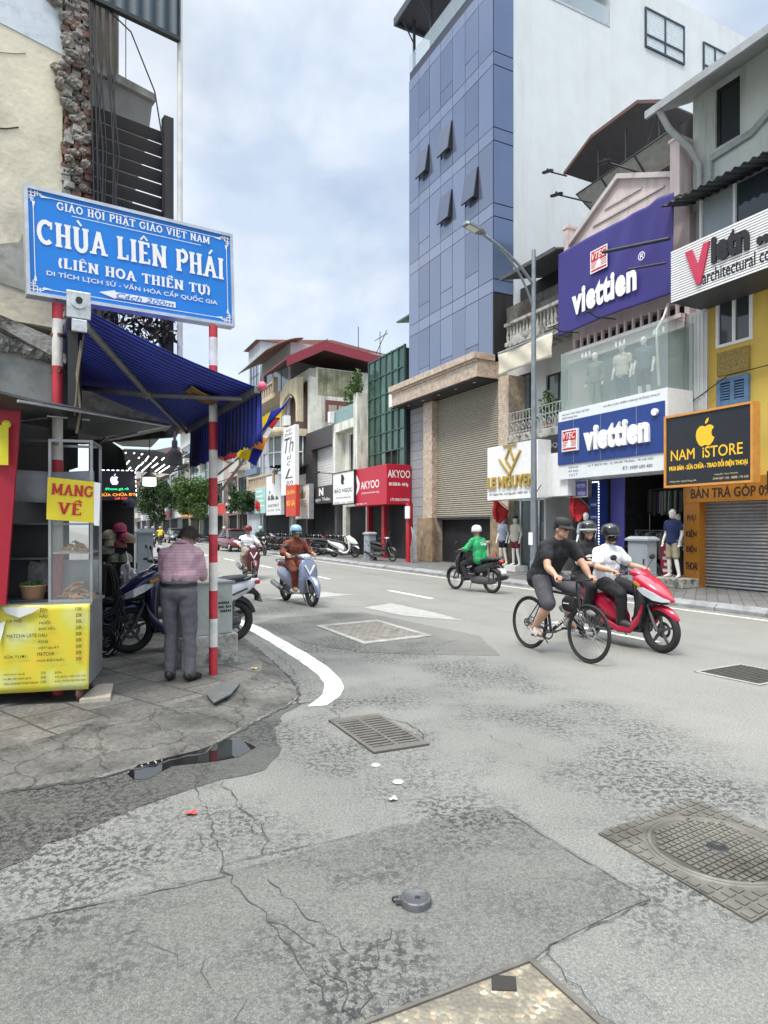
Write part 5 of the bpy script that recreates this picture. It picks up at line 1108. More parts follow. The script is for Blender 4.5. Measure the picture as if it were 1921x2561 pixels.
tubes('roof_antenna', dark, t, [[(xs-3, 16, 12.8), (xs-3, 16, 14.3)], [(xs-.5, 19, 12.5), (xs-.5, 19, 14.6)], [(xs-1.3, 19, 14.2), (xs+.6, 19, 14.2)], [(xs-.9, 18.9, 13.2), (xs+.3, 19.1, 14.5)], [(x0, 15, 12.9), (x0, 15, 13.8)], [(xs+.4, 17, 12.8), (xs+.4, 17, 14.4)]]+[[(x0-3+k*1.2, 15, 13.7-.05*k) , (x0-3+(k+1)*1.2, 15, 13.65-.05*k)] for k in range(6)], .025, 5)
# beige balcony house
xa2, xb2 = SX(655, 14), SX(727, 14)
t = bld('beige_balcony_house', 'beige house with ornate balconies and brown curved roof canopy', (xa2+xb2)/2, 14); beige = mat('beige_render', (.52, .42, .3), .8, var=.12, dirt=.35, dscale=1.2, streak=True)
prt('wall', lambda m: (wallo(m, xa2, xb2, .14, 14.2, 14.0, .3, [(xa2+.4, xb2-.5, 8.2, 10.3), (xa2+.4, xb2-.5, 5.2, 7.2), (xa2+.4, xb2-.3, .14, 2.6), (xa2+.5, xb2-.5, 11.2, 13.4)]), m.box((xa2, 14.3, .14), (xb2, 24, 14.2))), mat('grey_render', (.36, .37, .38), .85, var=.1), t)
for z0, z1 in ((8.2, 10.3), (5.2, 7.2)): window(t, xa2+.4, xb2-.5, z0, z1, 14.05, steel, mat('pale_blue_pane', (.4, .46, .56), .2, .2, var=.1), 4, 2)
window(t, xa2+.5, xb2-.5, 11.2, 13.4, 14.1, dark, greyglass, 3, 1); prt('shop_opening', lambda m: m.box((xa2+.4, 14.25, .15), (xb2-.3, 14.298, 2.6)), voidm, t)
for zb in (10.4, 4.2):
    prt('balcony', lambda m: (m.box((xa2, 12.9, zb), (xb2, 13.99, zb+.35)), m.box((xa2, 12.85, zb+1.0), (xb2, 13.05, zb+1.13)), m.box((xb2-.35, 12.8, zb+.35), (xb2, 13.1, zb+1.3)), m.box((xa2, 12.8, zb+.35), (xa2+.25, 13.1, zb+1.2))), beige, t)
    tubes('balustrade', beige, t, [[(xa2+.3+i*.22, 12.95, zb+.35), (xa2+.3+i*.22+(.1 if i % 2 else -.1), 12.95, zb+1.0)] for i in range(int((xb2-xa2-.6)/.22))], .035, 5)
prt('curved_canopy', lambda m: m.thick(lambda u, v: (xa2-.2+(xb2-xa2+.5)*u, 12.2+2.6*v, 13.3+1.15*sin(v*1.5)), 2, 10, (0, 0, .08)), mat('brown_canopy', (.2, .13, .1), .7), t)
# tall grey house
xg0, xg1 = SX(622, 14), SX(651, 14)
t = bld('tall_grey_house', 'tall slim blue grey house above the beige balcony house', (xg0+xg1)/2, 14)
prt('wall', lambda m: (wallo(m, xg0, xg1, .14, 16.2, 14, .3, [(xg0+.4, xg1-.4, 3.3+3.1*k, 5.7+3.1*k) for k in range(4)]), m.box((xg0, 14.3, .14), (xg1, 27, 16.2))), mat('grey_white_render', (.46, .49, .53), .85, var=.06, dirt=.2, dscale=.8, streak=True), t)
for k in range(4): window(t, xg0+.4, xg1-.4, 3.3+3.1*k, 5.7+3.1*k, 14.05, dark, mat('blue_grey_pane', (.22, .27, .34), .12, .3, var=.2, scale=1), 3, 2); box('sill_band', (xg0, 13.7, 2.7+3.1*k), (xg1, 13.999, 3.2+3.1*k), mat('blue_trim', (.15, .2, .28), .6), t)
prt('gable_roof', lambda m: m.prism([(xg0-.2, 13.6, 16.2), (xg0-.2, 20, 17.0), (xg0-.2, 27, 16.2)], (xg1-xg0+.4, 0, 0)), mat('brown_roof', (.22, .1, .08), .8, var=.2), t)
# signs along the far row
t, a, b, c, d = psign('shop_sign', 'white shop sign with a big black curl emblem left of the red AKYOO box', 833, 886, 1186, 1262, 12.9, white, black); w_ = b-a; h_ = d-c
letter(t, ink, [('BẢO NGỌC', a+w_*.08, b-w_*.08, c+h_*.33, c+h_*.52, dict(bold=.05)), ('SẢN PHẨM ĐÀN BÀ', a+w_*.14, b-w_*.16, c+h_*.17, c+h_*.25, dict(bold=.03)), ('0988 123  0904', a+w_*.04, b-w_*.04, c+h_*.02, c+h_*.06)], 12.9)
m = SB(); M = SFR(0, 12.9, 0); cx = a+w_*.47; flat(m, [(cx-w_*.07, d-h_*.06), (cx+w_*.03, d-h_*.08), (cx+w_*.09, d-h_*.2), (cx+w_*.04, d-h_*.33), (cx+w_*.1, d-h_*.36), (cx-.02, d-h_*.4), (cx-w_*.08, d-h_*.33)], M, .004); m.build('curl_emblem', ink, t)
ax0, ax1 = SX(887, 13.0), SX(967, 13.0); az0, az1 = 2.62, 4.42
t = thing('shop_sign', 'red AKYOO corner box sign with white lettering on two faces', 'sign', ((ax0+ax1)/2, 13, az0), 0, None, SF); red = mat('sign_red_panel', (.47, .012, .035), .4, var=.05)
prt('panel', lambda m: m.box((ax0, 13.0, az0), (ax1, 14.25, az1)), red, t, .01)
letter(t, whiteink, [('AKYOO', ax0+.75, ax1-.75, 3.42, 3.78, dict(bold=.03)), ('BIG SIZE NAM NỮ 80-140Kg', ax0+.85, ax1-.75, 3.16, 3.28), ('0972 000 173', ax0+.1, ax0+1.4, 2.68, 2.75)], 13.0)
m = SB(); flat(m, [(ax0+.05, 4.3), (ax0+.3, 4.1), (ax0+.62, 3.72), (ax0+.55, 3.45), (ax0+.05, 3.0), (ax0+.35, 3.6)], SFR(0, 13, 0), .004); m.build('swoosh_emblem', whiteink, t)
m = SB(); M = FR((ax1, 0, 0), (0, 1, 0), (0, 0, 1))
for it in (('AKYOO', 13.06, 14.2, 3.82, 4.16, dict(bold=.03)), ('BIG SIZE 80 - 140 Kg', 13.12, 14.1, 3.42, 3.6, dict(bold=.05)), ('173 BẠCH MAI', 13.2, 14.15, 2.74, 2.9, dict(bold=.05))): text(m, it[0], M, *it[1:5], **it[5])
m.build('end_lettering', whiteink, t)
# red posts and conduits in front of the tower's left pillar
t = thing('red_frame_post', 'red painted shop post with bundled conduits beside the brown marble plinth', 'post', (SX(1024, 12.9), 12.9, .14), 0, None, SF)
xx = SX(1024, 12.9); box('post', (xx-.12, 12.8, .14), (xx+.12, 13.0, 2.6), redp, t); box('notice_board', (xx-.02, 12.7, 1.95), (xx+.35, 12.74, 2.45), white, t); tubes('conduit', grey, t, [[(xx+.15+.06*k, 12.9, .15), (xx+.2+.1*k, 12.85, .7), (xx+.28+.08*k, 12.9, 1.2), (xx+.15, 12.9, 1.6)] for k in range(4)], .022)
t = thing('red_door_post', 'red shop front post below the red corner box sign', 'post', (SX(962, 13.7), 13.7, .14), 0, None, SF); xx = SX(962, 13.7); box('post', (xx-.14, 13.6, .14), (xx+.14, 13.8, 2.6), redp, t)
# remaining signs
t, a, b, c, d = psign('shop_sign', 'dark brown sign with a white monogram under the white brick panel', 777, 832, 1220, 1262, 13.3, mat('dark_brown_panel', (.05, .045, .045), .5)); letter(t, whiteink, [('N', (a+b)/2-.35, (a+b)/2+.35, c+.45*(d-c), d-.1, dict(bold=.06)), ('Ngọc Thảo', a+.5, b-.4, c+.1, c+.35*(d-c))], 13.3)
t, a, b, c, d = psign('shop_sign', 'white sign with a green and gold crown emblem', 740, 774, 1217, 1297, 12.9, white, grey); olive = mat('olive_ink', (.25, .3, .08), .6); w_ = b-a; h_ = d-c
letter(t, olive, [('VIE', a+w_*.28, b-w_*.2, c+h_*.34, c+h_*.54, dict(bold=.03)), ('TEA - MILK - TEA', a+w_*.1, b-w_*.1, c+h_*.03, c+h_*.07)], 12.9); m = SB(); flat(m, [(a+w_*.32, c+h_*.6), (a+w_*.68, c+h_*.6), (a+w_*.75, c+h_*.85), (a+w_*.6, c+h_*.75), (a+w_*.5, c+h_*.9), (a+w_*.4, c+h_*.75), (a+w_*.25, c+h_*.85)], SFR(0, 12.9, 0), .004); m.build('crown_emblem', olive, t)
t, a, b, c, d = psign('vertical_sign', 'orange red hanging sign with yellow letters in front of the script sign', 715, 740, 1216, 1292, 12.05, mat('orange_red_panel', (.55, .05, .025), .5)); w_ = b-a; h_ = d-c
letter(t, yellowink, [('QUÁN', a+w_*.1, b-w_*.12, c+h_*.7, c+h_*.87, dict(bold=.05)), ('BÒ GÀ', a+w_*.1, b-w_*.1, c+h_*.35, c+h_*.55, dict(bold=.05))], 12.05)
t, a, b, c, d = psign('vertical_sign', 'tall white vertical sign with black handwritten letters', 703, 738, 1076, 1240, 12.3, white); w_ = b-a; h_ = d-c
letter(t, ink, [('ÁO', a+w_*.35, a+w_*.75, c+h_*.93, c+h_*.98), ('DÀI', a+w_*.3, a+w_*.8, c+h_*.87, c+h_*.92), ('Th', a+w_*.25, a+w_*.9, c+h_*.62, c+h_*.84, dict(italic=.3, bold=0)), ('ú', a+w_*.45, a+w_*.75, c+h_*.52, c+h_*.6, dict(italic=.3, bold=0)), ('c', a+w_*.45, a+w_*.7, c+h_*.43, c+h_*.49, dict(italic=.3, bold=0)), ('L', a+w_*.3, a+w_*.85, c+h_*.24, c+h_*.38, dict(italic=.3, bold=0)), ('an', a+w_*.35, a+w_*.85, c+h_*.13, c+h_*.2, dict(italic=.3, bold=0))], 12.3)
t, a, b, c, d = psign('shop_sign', 'white sign with a dark scooter like drawing and the word APARTMENT', 666, 702, 1193, 1289, 12.9, white); w_ = b-a; h_ = d-c
letter(t, ink, [('APARTMENT', a+w_*.12, b-w_*.12, c+h_*.2, c+h_*.27, dict(bold=.03)), ('0912 345   09 88', a+w_*.08, b-w_*.05, c+h_*.1, c+h_*.14)], 12.9); m = SB(); M = SFR(0, 12.9, 0)
for p in ([(.12, .38), (.3, .38), (.25, .5), (.2, .52), (.13, .46)], [(.32, .38), (.6, .38), (.55, .46), (.4, .53), (.33, .47)], [(.64, .38), (.88, .38), (.8, .45), (.7, .47)], [(.2, .55), (.3, .55), (.28, .63), (.22, .62)]): flat(m, [(a+w_*x, c+h_*z) for x, z in p], M, .004)
m.build('drawing', mat('dark_grey_ink', (.08, .1, .1), .6), t)
t, a, b, c, d = psign('shop_sign', 'pale turquoise shop sign behind the small street tree', 638, 664, 1222, 1285, 12.9, mat('turquoise_panel', (.34, .6, .55), .5, var=.15, scale=2)); m = SB(); [rect(m, SFR(0, 12.9, 0), a+.3, b-.3-.2*k, c+.5+.35*k, c+.6+.35*k) for k in range(4)]; m.build('faded_print', whiteink, t)
# further houses up the street
def farhouse(i, x0, wd, h, wallc, label, T=14., signc=None, dep=10):
    t = bld('terraced_house', label, x0+wd/2, T, 'houses further up the street'); wm_ = mat('far_wall_%s' % 'abcdefghijklmnopqrstuvw'[i], wallc, .85, var=.1, dirt=.45, dcol=(wallc[0]*.4, wallc[1]*.4, wallc[2]*.4), dscale=.9, streak=True)
    fls = int((h-3)/3); ops = [(x0+.5, x0+wd-.5, 3.9+3*k, 5.9+3*k) for k in range(fls)]+[(x0+.3, x0+wd-.3, .14, 2.7)]
    prt('wall', lambda m: (wallo(m, x0, x0+wd, .14, h, T, .3, ops), m.box((x0, T+.3, .14), (x0+wd, T+dep, h))), wm_, t)
    for o in ops[:-1]:
        window(t, *o, T+.08, [dark, white][i % 2], [greyglass, glass][i % 2], 3, 2)
        if i % 3 != 1: prt('balcony', lambda m: (m.box((o[0]-.3, T-.8, o[2]-.55), (o[1]+.3, T-.002, o[2]-.35)), m.box((o[0]-.3, T-.8, o[2]-.35), (o[1]+.3, T-.72, o[2]+.45))), wm_, t)
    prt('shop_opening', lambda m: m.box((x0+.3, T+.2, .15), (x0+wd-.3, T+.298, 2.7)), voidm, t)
    rc = ((.24, .07, .06), (.16, .17, .18), (.3, .12, .08))[i % 3]
    prt('roof', lambda m: m.prism([(x0-.1, T-.9, h), (x0-.1, T+dep*.5, h+1.5), (x0-.1, T+dep, h)], (wd+.2, 0, 0)), mat('far_roof_%s' % 'abc'[i % 3], rc, .8, var=.2), t)
    if signc: prt('shop_fascia', lambda m: m.box((x0+.15, T-1.0, 2.8), (x0+wd-.15, T-.85, 3.75)), mat('far_sign_%s' % 'abcdefghijklmnopqrstuvw'[i], signc, .5), t)
    if i % 2: prt('awning', lambda m: m.prism([(x0+.2, T-1.6, 2.6+3*(i % 3)), (x0+wd-.2, T-1.6, 2.6+3*(i % 3)), (x0+wd-.2, T-.001, 3.2+3*(i % 3)), (x0+.2, T-.001, 3.2+3*(i % 3))], (0, 0, .05)), [rr, corr][i % 4 == 1], t)
hs_ = [((.5, .47, .42), 9.5, 'grey beige house just beyond the tall grey one', (.55, .56, .58)), ((.55, .38, .32), 11, 'salmon plastered house with red awning further up the street', (.6, .06, .05)), ((.62, .62, .6), 8.5, 'low white house with white fascia behind the small street tree', (.7, .72, .72)),
       ((.3, .42, .46), 12, 'teal grey house seen between the striped pole and the flags', (.15, .2, .4)), ((.58, .52, .4), 10, 'cream house with red fascia beyond the maroon car', (.6, .3, .05)), ((.66, .66, .64), 14, 'bright white tall house with blue panes above the trees', (.6, .6, .6)),
       ((.5, .52, .56), 11.5, 'bluish grey house right behind the big street tree', (.4, .05, .05)), ((.45, .36, .27), 9, 'brown house in the shade of the street trees', (.1, .25, .15)), ((.64, .6, .52), 13, 'pale ochre house rising over the far tree', (.5, .5, .5)), ((.5, .5, .47), 10.5, 'plain grey house near the far end of the row', (.3, .3, .35)),
       ((.6, .62, .64), 15, 'tall off white house near the far end of the row', None), ((.55, .5, .45), 11, 'tan house at the end of the visible row', None), ((.52, .55, .55), 14, 'grey house closing the far end of the street', None)]
x = xg0-.05
for i, (c_, h_, lb, sc_) in enumerate(hs_): wd = (3.9, 4.6, 5.2)[i % 3]+i*.55; farhouse(i, x-wd, wd-.05, h_, c_, lb, 14+.3*(i % 2), sc_); x -= wd
# ------------------------------------------------------------------ trees
def tree(name, label, base, h, r, n, leaf=.3, trunkr=.13, lm=None, fr=SF, group='street trees'):
    t = thing(name, label, 'tree', base, 0, group, fr); b = Vector(base); m = MB(fr)
    top = b+Vector((R(-.2, .2), R(-.2, .2), h-r*.9)); mid = b.lerp(top, .5)+Vector((.1, .08, 0)); m.tube([b, mid, top], [trunkr, trunkr*.8, trunkr*.6], 8); m.build('trunk', bark, t)
    m = MB(fr); lb_ = MB(fr)
    for k in range(22):
        a = R(0, 6.28); e = R(-.95, .95); q = r*R(.45, .9); q *= sqrt(max(.15, 1-e*e*.6)); c = top+Vector((cos(a)*q, sin(a)*q, e*r*.62+.1)); lb_.tube([top-Vector((0, 0, r*.3)), top.lerp(c, .5)+Vector((0, 0, .15)), c], [trunkr*.45, trunkr*.25, .02], 5)
        leaves(m, c, (r*R(.28, .45), r*R(.28, .45), r*R(.2, .32)), n//22, leaf, 1.0, .2)
    lb_.build('limbs', bark, t); m.build('crown', lm or leafm, t); return t
tx = SX(492, 12.3); tree('street_tree', 'leafy street tree standing behind the grey haired man', (tx, 12.3, .14), 7.0, 2.7, 6500, .34)
tx = SX(408, 12.3); tree('street_tree', 'darker street tree further off, left of the leafy one', (tx, 12.3, .14), 8.2, 3.6, 6500, .42, lm=leafd)
tx = SX(606, 12.2); t = tree('street_tree', 'small dark bushy tree with white painted trunk beside the turquoise sign', (tx, 12.2, .14), 4.3, 1.15, 1500, .36, .12, leafd)
# lamp post
lt = 11.75; lx = SX(1335, lt)
t = thing('street_lamp', 'tall grey street lamp on the far kerb with a curved arm over the road', 'street lamp', (lx, lt, .14), 0, None, SF); lm_ = mat('galvanised', (.24, .27, .29), .45, .5, var=.15)
m = SB(); m.tube([(lx, lt, .14), (lx, lt, 3), (lx, lt, 9.3)], [.1, .085, .055], 14); m.build('pole', lm_, t); m = SB(); m.lathe([(.16, 0), (.16, .03), (.11, .05), (.11, .5), (.1, .52)], (lx, lt, .14), n=16); m.build('base', lm_, t)
def bez(a, b, c, n_=10): a, b, c = Vector(a), Vector(b), Vector(c); return [a*(1-i/n_)**2+b*2*(i/n_)*(1-i/n_)+c*(i/n_)**2 for i in range(n_+1)]
m = SB(); m.tube(bez((lx, lt, 8.3), (lx, lt-.5, 8.95), (lx, lt-1.75, 9.4)), .04, 8); m.tube(bez((lx, lt, 7.6), (lx, lt-.35, 8.65), (lx, lt-1.15, 9.1)), .03, 8); m.build('arm', lm_, t)
m = SB(); m.M = Matrix.Translation((lx, lt-1.95, 9.47)) @ Matrix.Rotation(radians(-12), 4, 'X'); m.loft([[(wx, y, z) for wx, z in ((-w1, -.03), (w1, -.03), (w1, .03), (w1*.6, .06), (-w1*.6, .06), (-w1, .03))] for y, w1 in ((-.36, .09), (-.3, .14), (.1, .14), (.3, .06))], True, True, False); m.build('lamp_head', lm_, t)
m = SB(); m.M = Matrix.Translation((lx, lt-1.95, 9.47)) @ Matrix.Rotation(radians(-12), 4, 'X'); m.box((-.1, -.27, -.042), (.1, .05, -.031)); m.build('lens', mat('lens', (.75, .75, .68), .3), t)
prt('notice', lambda m: m.box((lx-.1, lt-.105, 1.1), (lx+.08, lt-.1, 1.45)), white, t); tubes('bracket', lm_, t, [[(lx-.3, lt, 2.75), (lx, lt, 2.45)], [(lx+.3, lt, 2.75), (lx, lt, 2.45)]], .015)
# electrical cabinets
def cabinet(label, x, y, w_=.56, h_=1.2, rot=0, fr=SF, z=.14):
    t = thing('utility_cabinet', label, 'utility cabinet', (x, y, z), 0, 'grey utility cabinets', fr); cm = mat('cabinet_grey', (.27, .30, .33), .5, var=.08, dirt=.3, dscale=3)
    m = MB(fr); m.box((x-w_/2-.04, y-.2, z), (x+w_/2+.04, y+.2, z+.12)); m.build('plinth', conc, t)
    m = MB(fr); m.box((x-w_/2, y-.16, z+.12), (x+w_/2, y+.16, z+h_-.06)); m.build('body', cm, t, .01)
    m = MB(fr); m.loft([[(x+a*s, y+b*s2, zz) for a, b in ((-1, -1), (1, -1), (1, 1), (-1, 1))] for s, s2, zz in ((w_/2+.05, .21, z+h_-.06), (w_/2+.05, .21, z+h_-.02), (w_/2-.02, .12, z+h_+.04))], True, True, False); m.build('lid', cm, t)
    m = MB(fr); m.box((x-w_/2+.04, y-.166, z+.18), (x+w_/2-.04, y-.161, z+h_-.12)); d_ = m.build('door', cm, t); m = MB(fr); m.box((x+w_/2-.1, y-.185, z+.6), (x+w_/2-.07, y-.167, z+.72)); m.build('handle', black, d_)
cabinet('grey cabinet on the far kerb beside the red scooter rider', SX(1606, 12.2), 12.2)
cabinet('grey cabinet on the far kerb between the white scooter and a black motorbike', SX(925, 12.1), 12.1)
# flags with a yellow star
def rflag(label, x, y, z, dx):
    t = thing('red_flag', label, 'flag', (x, y, z-.9), 0, 'red flags with a star', SF); tubes('pole', grey, t, [[(x+dx, y+.75, z-.75), (x, y, z+.1)]], .014)
    fnf = lambda u, v: (x+dx*.1*v+(.02+.07*v)*sin(u*9)+u*dx*.6*(1-.6*v), y+u*.5*(1-.6*v)+.03*sin(v*7+u*5), z-.02-u*.45-.72*v*(1-.4*u))
    m = SB(); m.thick(fnf, 16, 16, (.0, .006, 0)); m.build('cloth', mat('flag_red', (.4, .015, .02), .7), t)
    m = SB(); c_ = (.38, .42); pts = []
    for k in range(10): q = .22 if k % 2 == 0 else .09; a = pi/2+k*pi/5; pts.append((c_[0]+q*cos(a)*.9, c_[1]-q*sin(a)))
    P0 = [Vector(fnf(*p))+Vector((-.012, -.012, 0)) for p in pts]; ce = Vector(fnf(*c_))+Vector((-.014, -.014, 0)); m.add(P0+[ce], [(i, (i+1) % 10, 10) for i in range(10)], False); m.build('star', yellowink, t)
rflag('red flag with yellow star drooping left of the gold lettered shop', SX(1232, 12.9), 12.9, 2.6, .45)
rflag('red flag with yellow star drooping below the blank white panel', SX(1424, 13.1), 13.1, 2.62, .45)
rflag('small red flag with yellow star by the bushy tree up the street', SX(638, 12.6), 12.6, 3.6, .6)
# small shop things
t = thing('fire_extinguisher', 'red fire extinguisher standing by the marble pillar', 'fire extinguisher', (SX(1240, 13.3), 13.3, .14), 0, None, SF); m = SB(); m.lathe([(0, 0), (.09, 0), (.09, .42), (.06, .5), (.025, .54), (.025, .58)], (SX(1240, 13.3), 13.3, .14), n=16); m.build('cylinder', redp, t); tubes('hose', black, t, [[(SX(1240, 13.3), 13.3, .72), (SX(1240, 13.3)+.12, 13.25, .6), (SX(1240, 13.3)+.1, 13.22, .3)]], .015)
t = thing('red_stand', 'red advertising stand with white letters behind the navy polo mannequin', 'sign stand', (SX(1672, 14.2), 14.2, .26), 0, None, SF); xx = SX(1672, 14.2); box('board', (xx-.25, 14.2, .3), (xx+.25, 14.28, 1.15), mat('stand_red', (.4, .02, .06), .5), t); m = SB(); [rect(m, SFR(0, 14.2, 0), xx-.18+.04*(k % 2), xx+.18-.05*(k % 3), .42+.16*k, .5+.16*k) for k in range(4)]; m.build('white_print', whiteink, t)
# overhead cables
t = thing('overhead_cable', 'thin black cables strung along the yellow house front', 'cable', (xe2, 13.7, 5), 0, None, SF)
tubes('cable', black, t, [[(xe2+.15, 13.85, 6.9), (xe2+.1, 13.8, 5.5), (xe2+.2, 13.8, 4.2)], [(xe2+.3, 13.9, 4.7), (xe2+1.2, 13.95, 5.15), (xe2+2.5, 14.0, 5.2), (xf, 14, 5.35)], [(xe2+.12, 13.8, 4.6), (xe2+.5, 13.7, 4.2), (xe2+.3, 13.7, 3.6)]], .012)
# ================================================================== near left corner (world coordinates)
av = Vector((.787, .617, 0)); bv_ = Vector((-.617, .787, 0))      # along the alley front / into the house
AF = lambda o: Matrix(((av.x, bv_.x, 0, o[0]), (av.y, bv_.y, 0, o[1]), (0, 0, 1, o[2] if len(o) > 2 else 0), (0, 0, 0, 1)))
def slab(m, uvY, off):
    m.prism([P(*q) for q in uvY], off)
# ---- temple signboard on two striped poles
A0, A1 = Vector((-3.1, 5.55, 3.62)), Vector((-1.545, 6.62, 3.67)); SW = (A1-A0).length; SH = .95
t = thing('temple_signboard', 'blue CHÙA LIÊN PHÁI temple signboard on two red and white striped poles', 'signboard', ((A0+A1)/2*Vector((1, 1, 0)) if 0 else ((A0.x+A1.x)/2, (A0.y+A1.y)/2, .1)))
SM = FR(A0, A1-A0, (0, 0, 1)); blue = mat('sign_blue', (.012, .19, .6), .4, var=.06, scale=1.5)
m = MB(); m.M = SM; m.box((.03, .03, -.1), (SW-.03, SH-.03, -.004)); m.build('panel', blue, t)
m = MB(); m.M = SM
for a, b in (((0, 0), (SW, .03)), ((0, SH-.03), (SW, SH)), ((0, .03), (.03, SH-.03)), ((SW-.03, .03), (SW, SH-.03))): m.box((a[0], a[1], -.12), (b[0], b[1], .012))
m.build('frame', mat('aluminium', (.55, .57, .6), .35, .7, var=.15), t)
def sp(k): return k*SW
wi = mat('sign_cream_ink', (.8, .78, .76), .5, var=.05)
m = MB(); serif_text(m, 'GIÁO HỘI PHẬT GIÁO VIỆT NAM', SM, sp(.135), sp(.87), .795, .862); m.build('top_lettering', wi, t)
m = MB(); serif_text(m, 'CHÙA LIÊN PHÁI', SM, sp(.05), sp(.945), .468, .672, th=.21); m.build('main_lettering', wi, t)
m = MB(); serif_text(m, '(LIÊN HOA THIỀN TỰ)', SM, sp(.135), sp(.865), .283, .372, th=.2); m.build('name_lettering', wi, t)
m = MB(); text(m, 'DI TÍCH LỊCH SỬ - VĂN HÓA CẤP QUỐC GIA', SM, sp(.085), sp(.905), .187, .258, bold=.02); m.build('subtitle_lettering', wi, t)
m = MB(); flat(m, [(sp(.31), .125), (sp(.385), .165), (sp(.385), .15), (sp(.68), .15), (sp(.68), .095), (sp(.385), .095), (sp(.385), .085)], SM, .003); o = m.build('arrow', wi, t)
m = MB(); text(m, 'Cách 200m', SM, sp(.39), sp(.67), .1, .145, bold=.02, italic=.3)
for k in range(len(m.v)): m.v[k] = m.v[k]+Vector((.617, -.787, 0))*.002
m.build('arrow_lettering', blue, o)
m = MB(); e = .006
def ln(x0, z0, x1, z1): rect(m, SM, min(x0, x1)-e/2, max(x0, x1)+e/2, min(z0, z1)-e/2, max(z0, z1)+e/2, .0025)
ln(.07, .1, .07, SH-.1); ln(SW-.07, .1, SW-.07, SH-.1); ln(.12, .07, SW-.12, .07); ln(.12, SH-.07, SW-.12, SH-.07); ln(sp(.2), .765, sp(.82), .765)
e = .009
for sx_, sz_ in ((0, 0), (1, 0), (0, 1), (1, 1)):
    fx = lambda x: x if not sx_ else SW-x
    fz = lambda z: z if not sz_ else SH-z
    for a in ((.055, .04, .055, .13), (.055, .055, .13, .055) if 0 else (.04, .055, .13, .055), (.085, .04, .085, .085), (.04, .085, .085, .085), (.105, .04, .105, .07), (.04, .105, .07, .105)): ln(fx(a[0]), fz(a[1]), fx(a[2]), fz(a[3]))
    flat(m, [(fx(.13), fz(.06)), (fx(.2), fz(.075)), (fx(.13), fz(.085))][::1 if (sx_+sz_) % 2 == 0 else -1], SM, .0027); flat(m, [(fx(.06), fz(.13)), (fx(.085), fz(.13)), (fx(.07), fz(.2))][::1 if (sx_+sz_) % 2 == 0 else -1], SM, .0027)
m.build('border_ornament', wi, t)
rw = stripes('red_white_bands', ((.46, .03, .045), (.66, .64, .6)), 2, .57, .5, .55, var=.18)
rw2 = stripes('red_white_bands_wide', ((.46, .03, .045), (.66, .64, .6)), 2, .84, .5, .55, var=.18)
m = MB(); m.cyl((-1.735, 6.5, .1), (-1.735, 6.5, 3.64), .043, n=20); m.build('pole', rw, t)
m = MB(); m.cyl((-2.93, 5.74, .1), (-2.93, 5.74, 3.6), .045, n=20); m.build('pole', rw2, t)
m = MB(); m.box((-2.975, 5.7, 2.98), (-2.885, 5.79, 3.01)); m.box((-2.975, 5.7, 3.3), (-2.885, 5.79, 3.33)); m.build('clamp', mat('rust', (.12, .06, .035), .8, var=.4), t)
# ---- folding-arm awning
AWF = Matrix.Translation((-2.37, 4.96, 0)) @ Matrix.Rotation(radians(2.4), 4, 'Z') @ Matrix.Translation((2.37, -4.96, 0)) @ SF; AA = ST((-2.37, 4.96, 3.3)); ax, ay, az = AA
t = thing('striped_awning', 'blue and black striped retractable awning with pleated valance over the pavement', 'awning', AA, 0, None, AWF); SB = lambda: MB(AWF)
fab = stripes('awning_stripes', ((.05, .085, .62), (.008, .008, .02)), 0, .098, .62, .75, var=.15)
pr, dp, ln_ = 1.39, .47, 2.72
m = SB(); m.thick(lambda u, v: (ax-ln_*u, ay+.04+pr*v, az-dp*v-.035*sin(v*pi)), 24, 10, (0, 0, .006)); o = m.build('fabric', fab, t)
m = SB(); m.cyl((ax+.03, ay, az+.05), (ax-ln_-.03, ay, az+.05), .06, n=14); m.build('roller', mat('roller_blue', (.02, .03, .12), .6), t)
m = SB(); m.box((ax+.03, ay-.085, az-.1), (ax+.06, ay+.085, az+.11)); m.box((ax+.03, ay-.05, az-.2), (ax+.055, ay+.06, az-.101)); m.cyl((ax+.06, ay, az+.03), (ax+.085, ay, az+.03), .06, n=16); br_ = m.build('end_bracket', mat('bright_steel', (.6, .61, .6), .3, .85, var=.25, scale=20), t, .008)
m = SB(); m.box((ax-ln_-.06, ay-.09, az-.12), (ax-ln_-.03, ay+.09, az+.1)); m.build('end_bracket', MATS['bright_steel'], t, .008)
m = SB(); m.cyl((ax+.085, ay, az+.03), (ax+.1, ay, az+.03), .025, n=12); m.build('gear_socket', black, br_)
m = SB(); fy = ay+pr+.04; fz_ = az-dp; m.box((ax+.02, fy-.025, fz_-.05), (ax-ln_-.02, fy+.025, fz_+.02)); m.build('front_bar', mat('bar_grey', (.2, .2, .2), .5, .4), t, .006)
armm = mat('arm_grey', (.3, .29, .27), .5, .5, var=.2)
for p, q in (((ax-.1, ay+.06, az-.1), (ax-ln_+.1, fy-.05, fz_-.06)), ((ax-ln_+.1, ay+.06, az-.1), (ax-.25, fy-.05, fz_-.06))):
    m = SB(); a, b = Vector(p), Vector(q); mid = a.lerp(b, .5)+Vector((0, 0, -.03)); m.tube([a, mid], [.032, .03], 6); m.tube([mid, b], [.024, .022], 6); m.ell(mid, .045, 10, 6); m.build('folding_arm', armm, t)
m = SB(); m.thick(lambda u, v: (ax+.02-(ln_+.04)*u, fy+.03+.022*sin(u*150)*(.35+.65*v), fz_-.02-(.46+.012*sin(u*190))*v), 220, 4, (0, .004, 0)); m.build('valance', stripes('valance_stripes', ((.025, .04, .3), (.006, .006, .016)), 0, .06, .55, .75, var=.2), t)
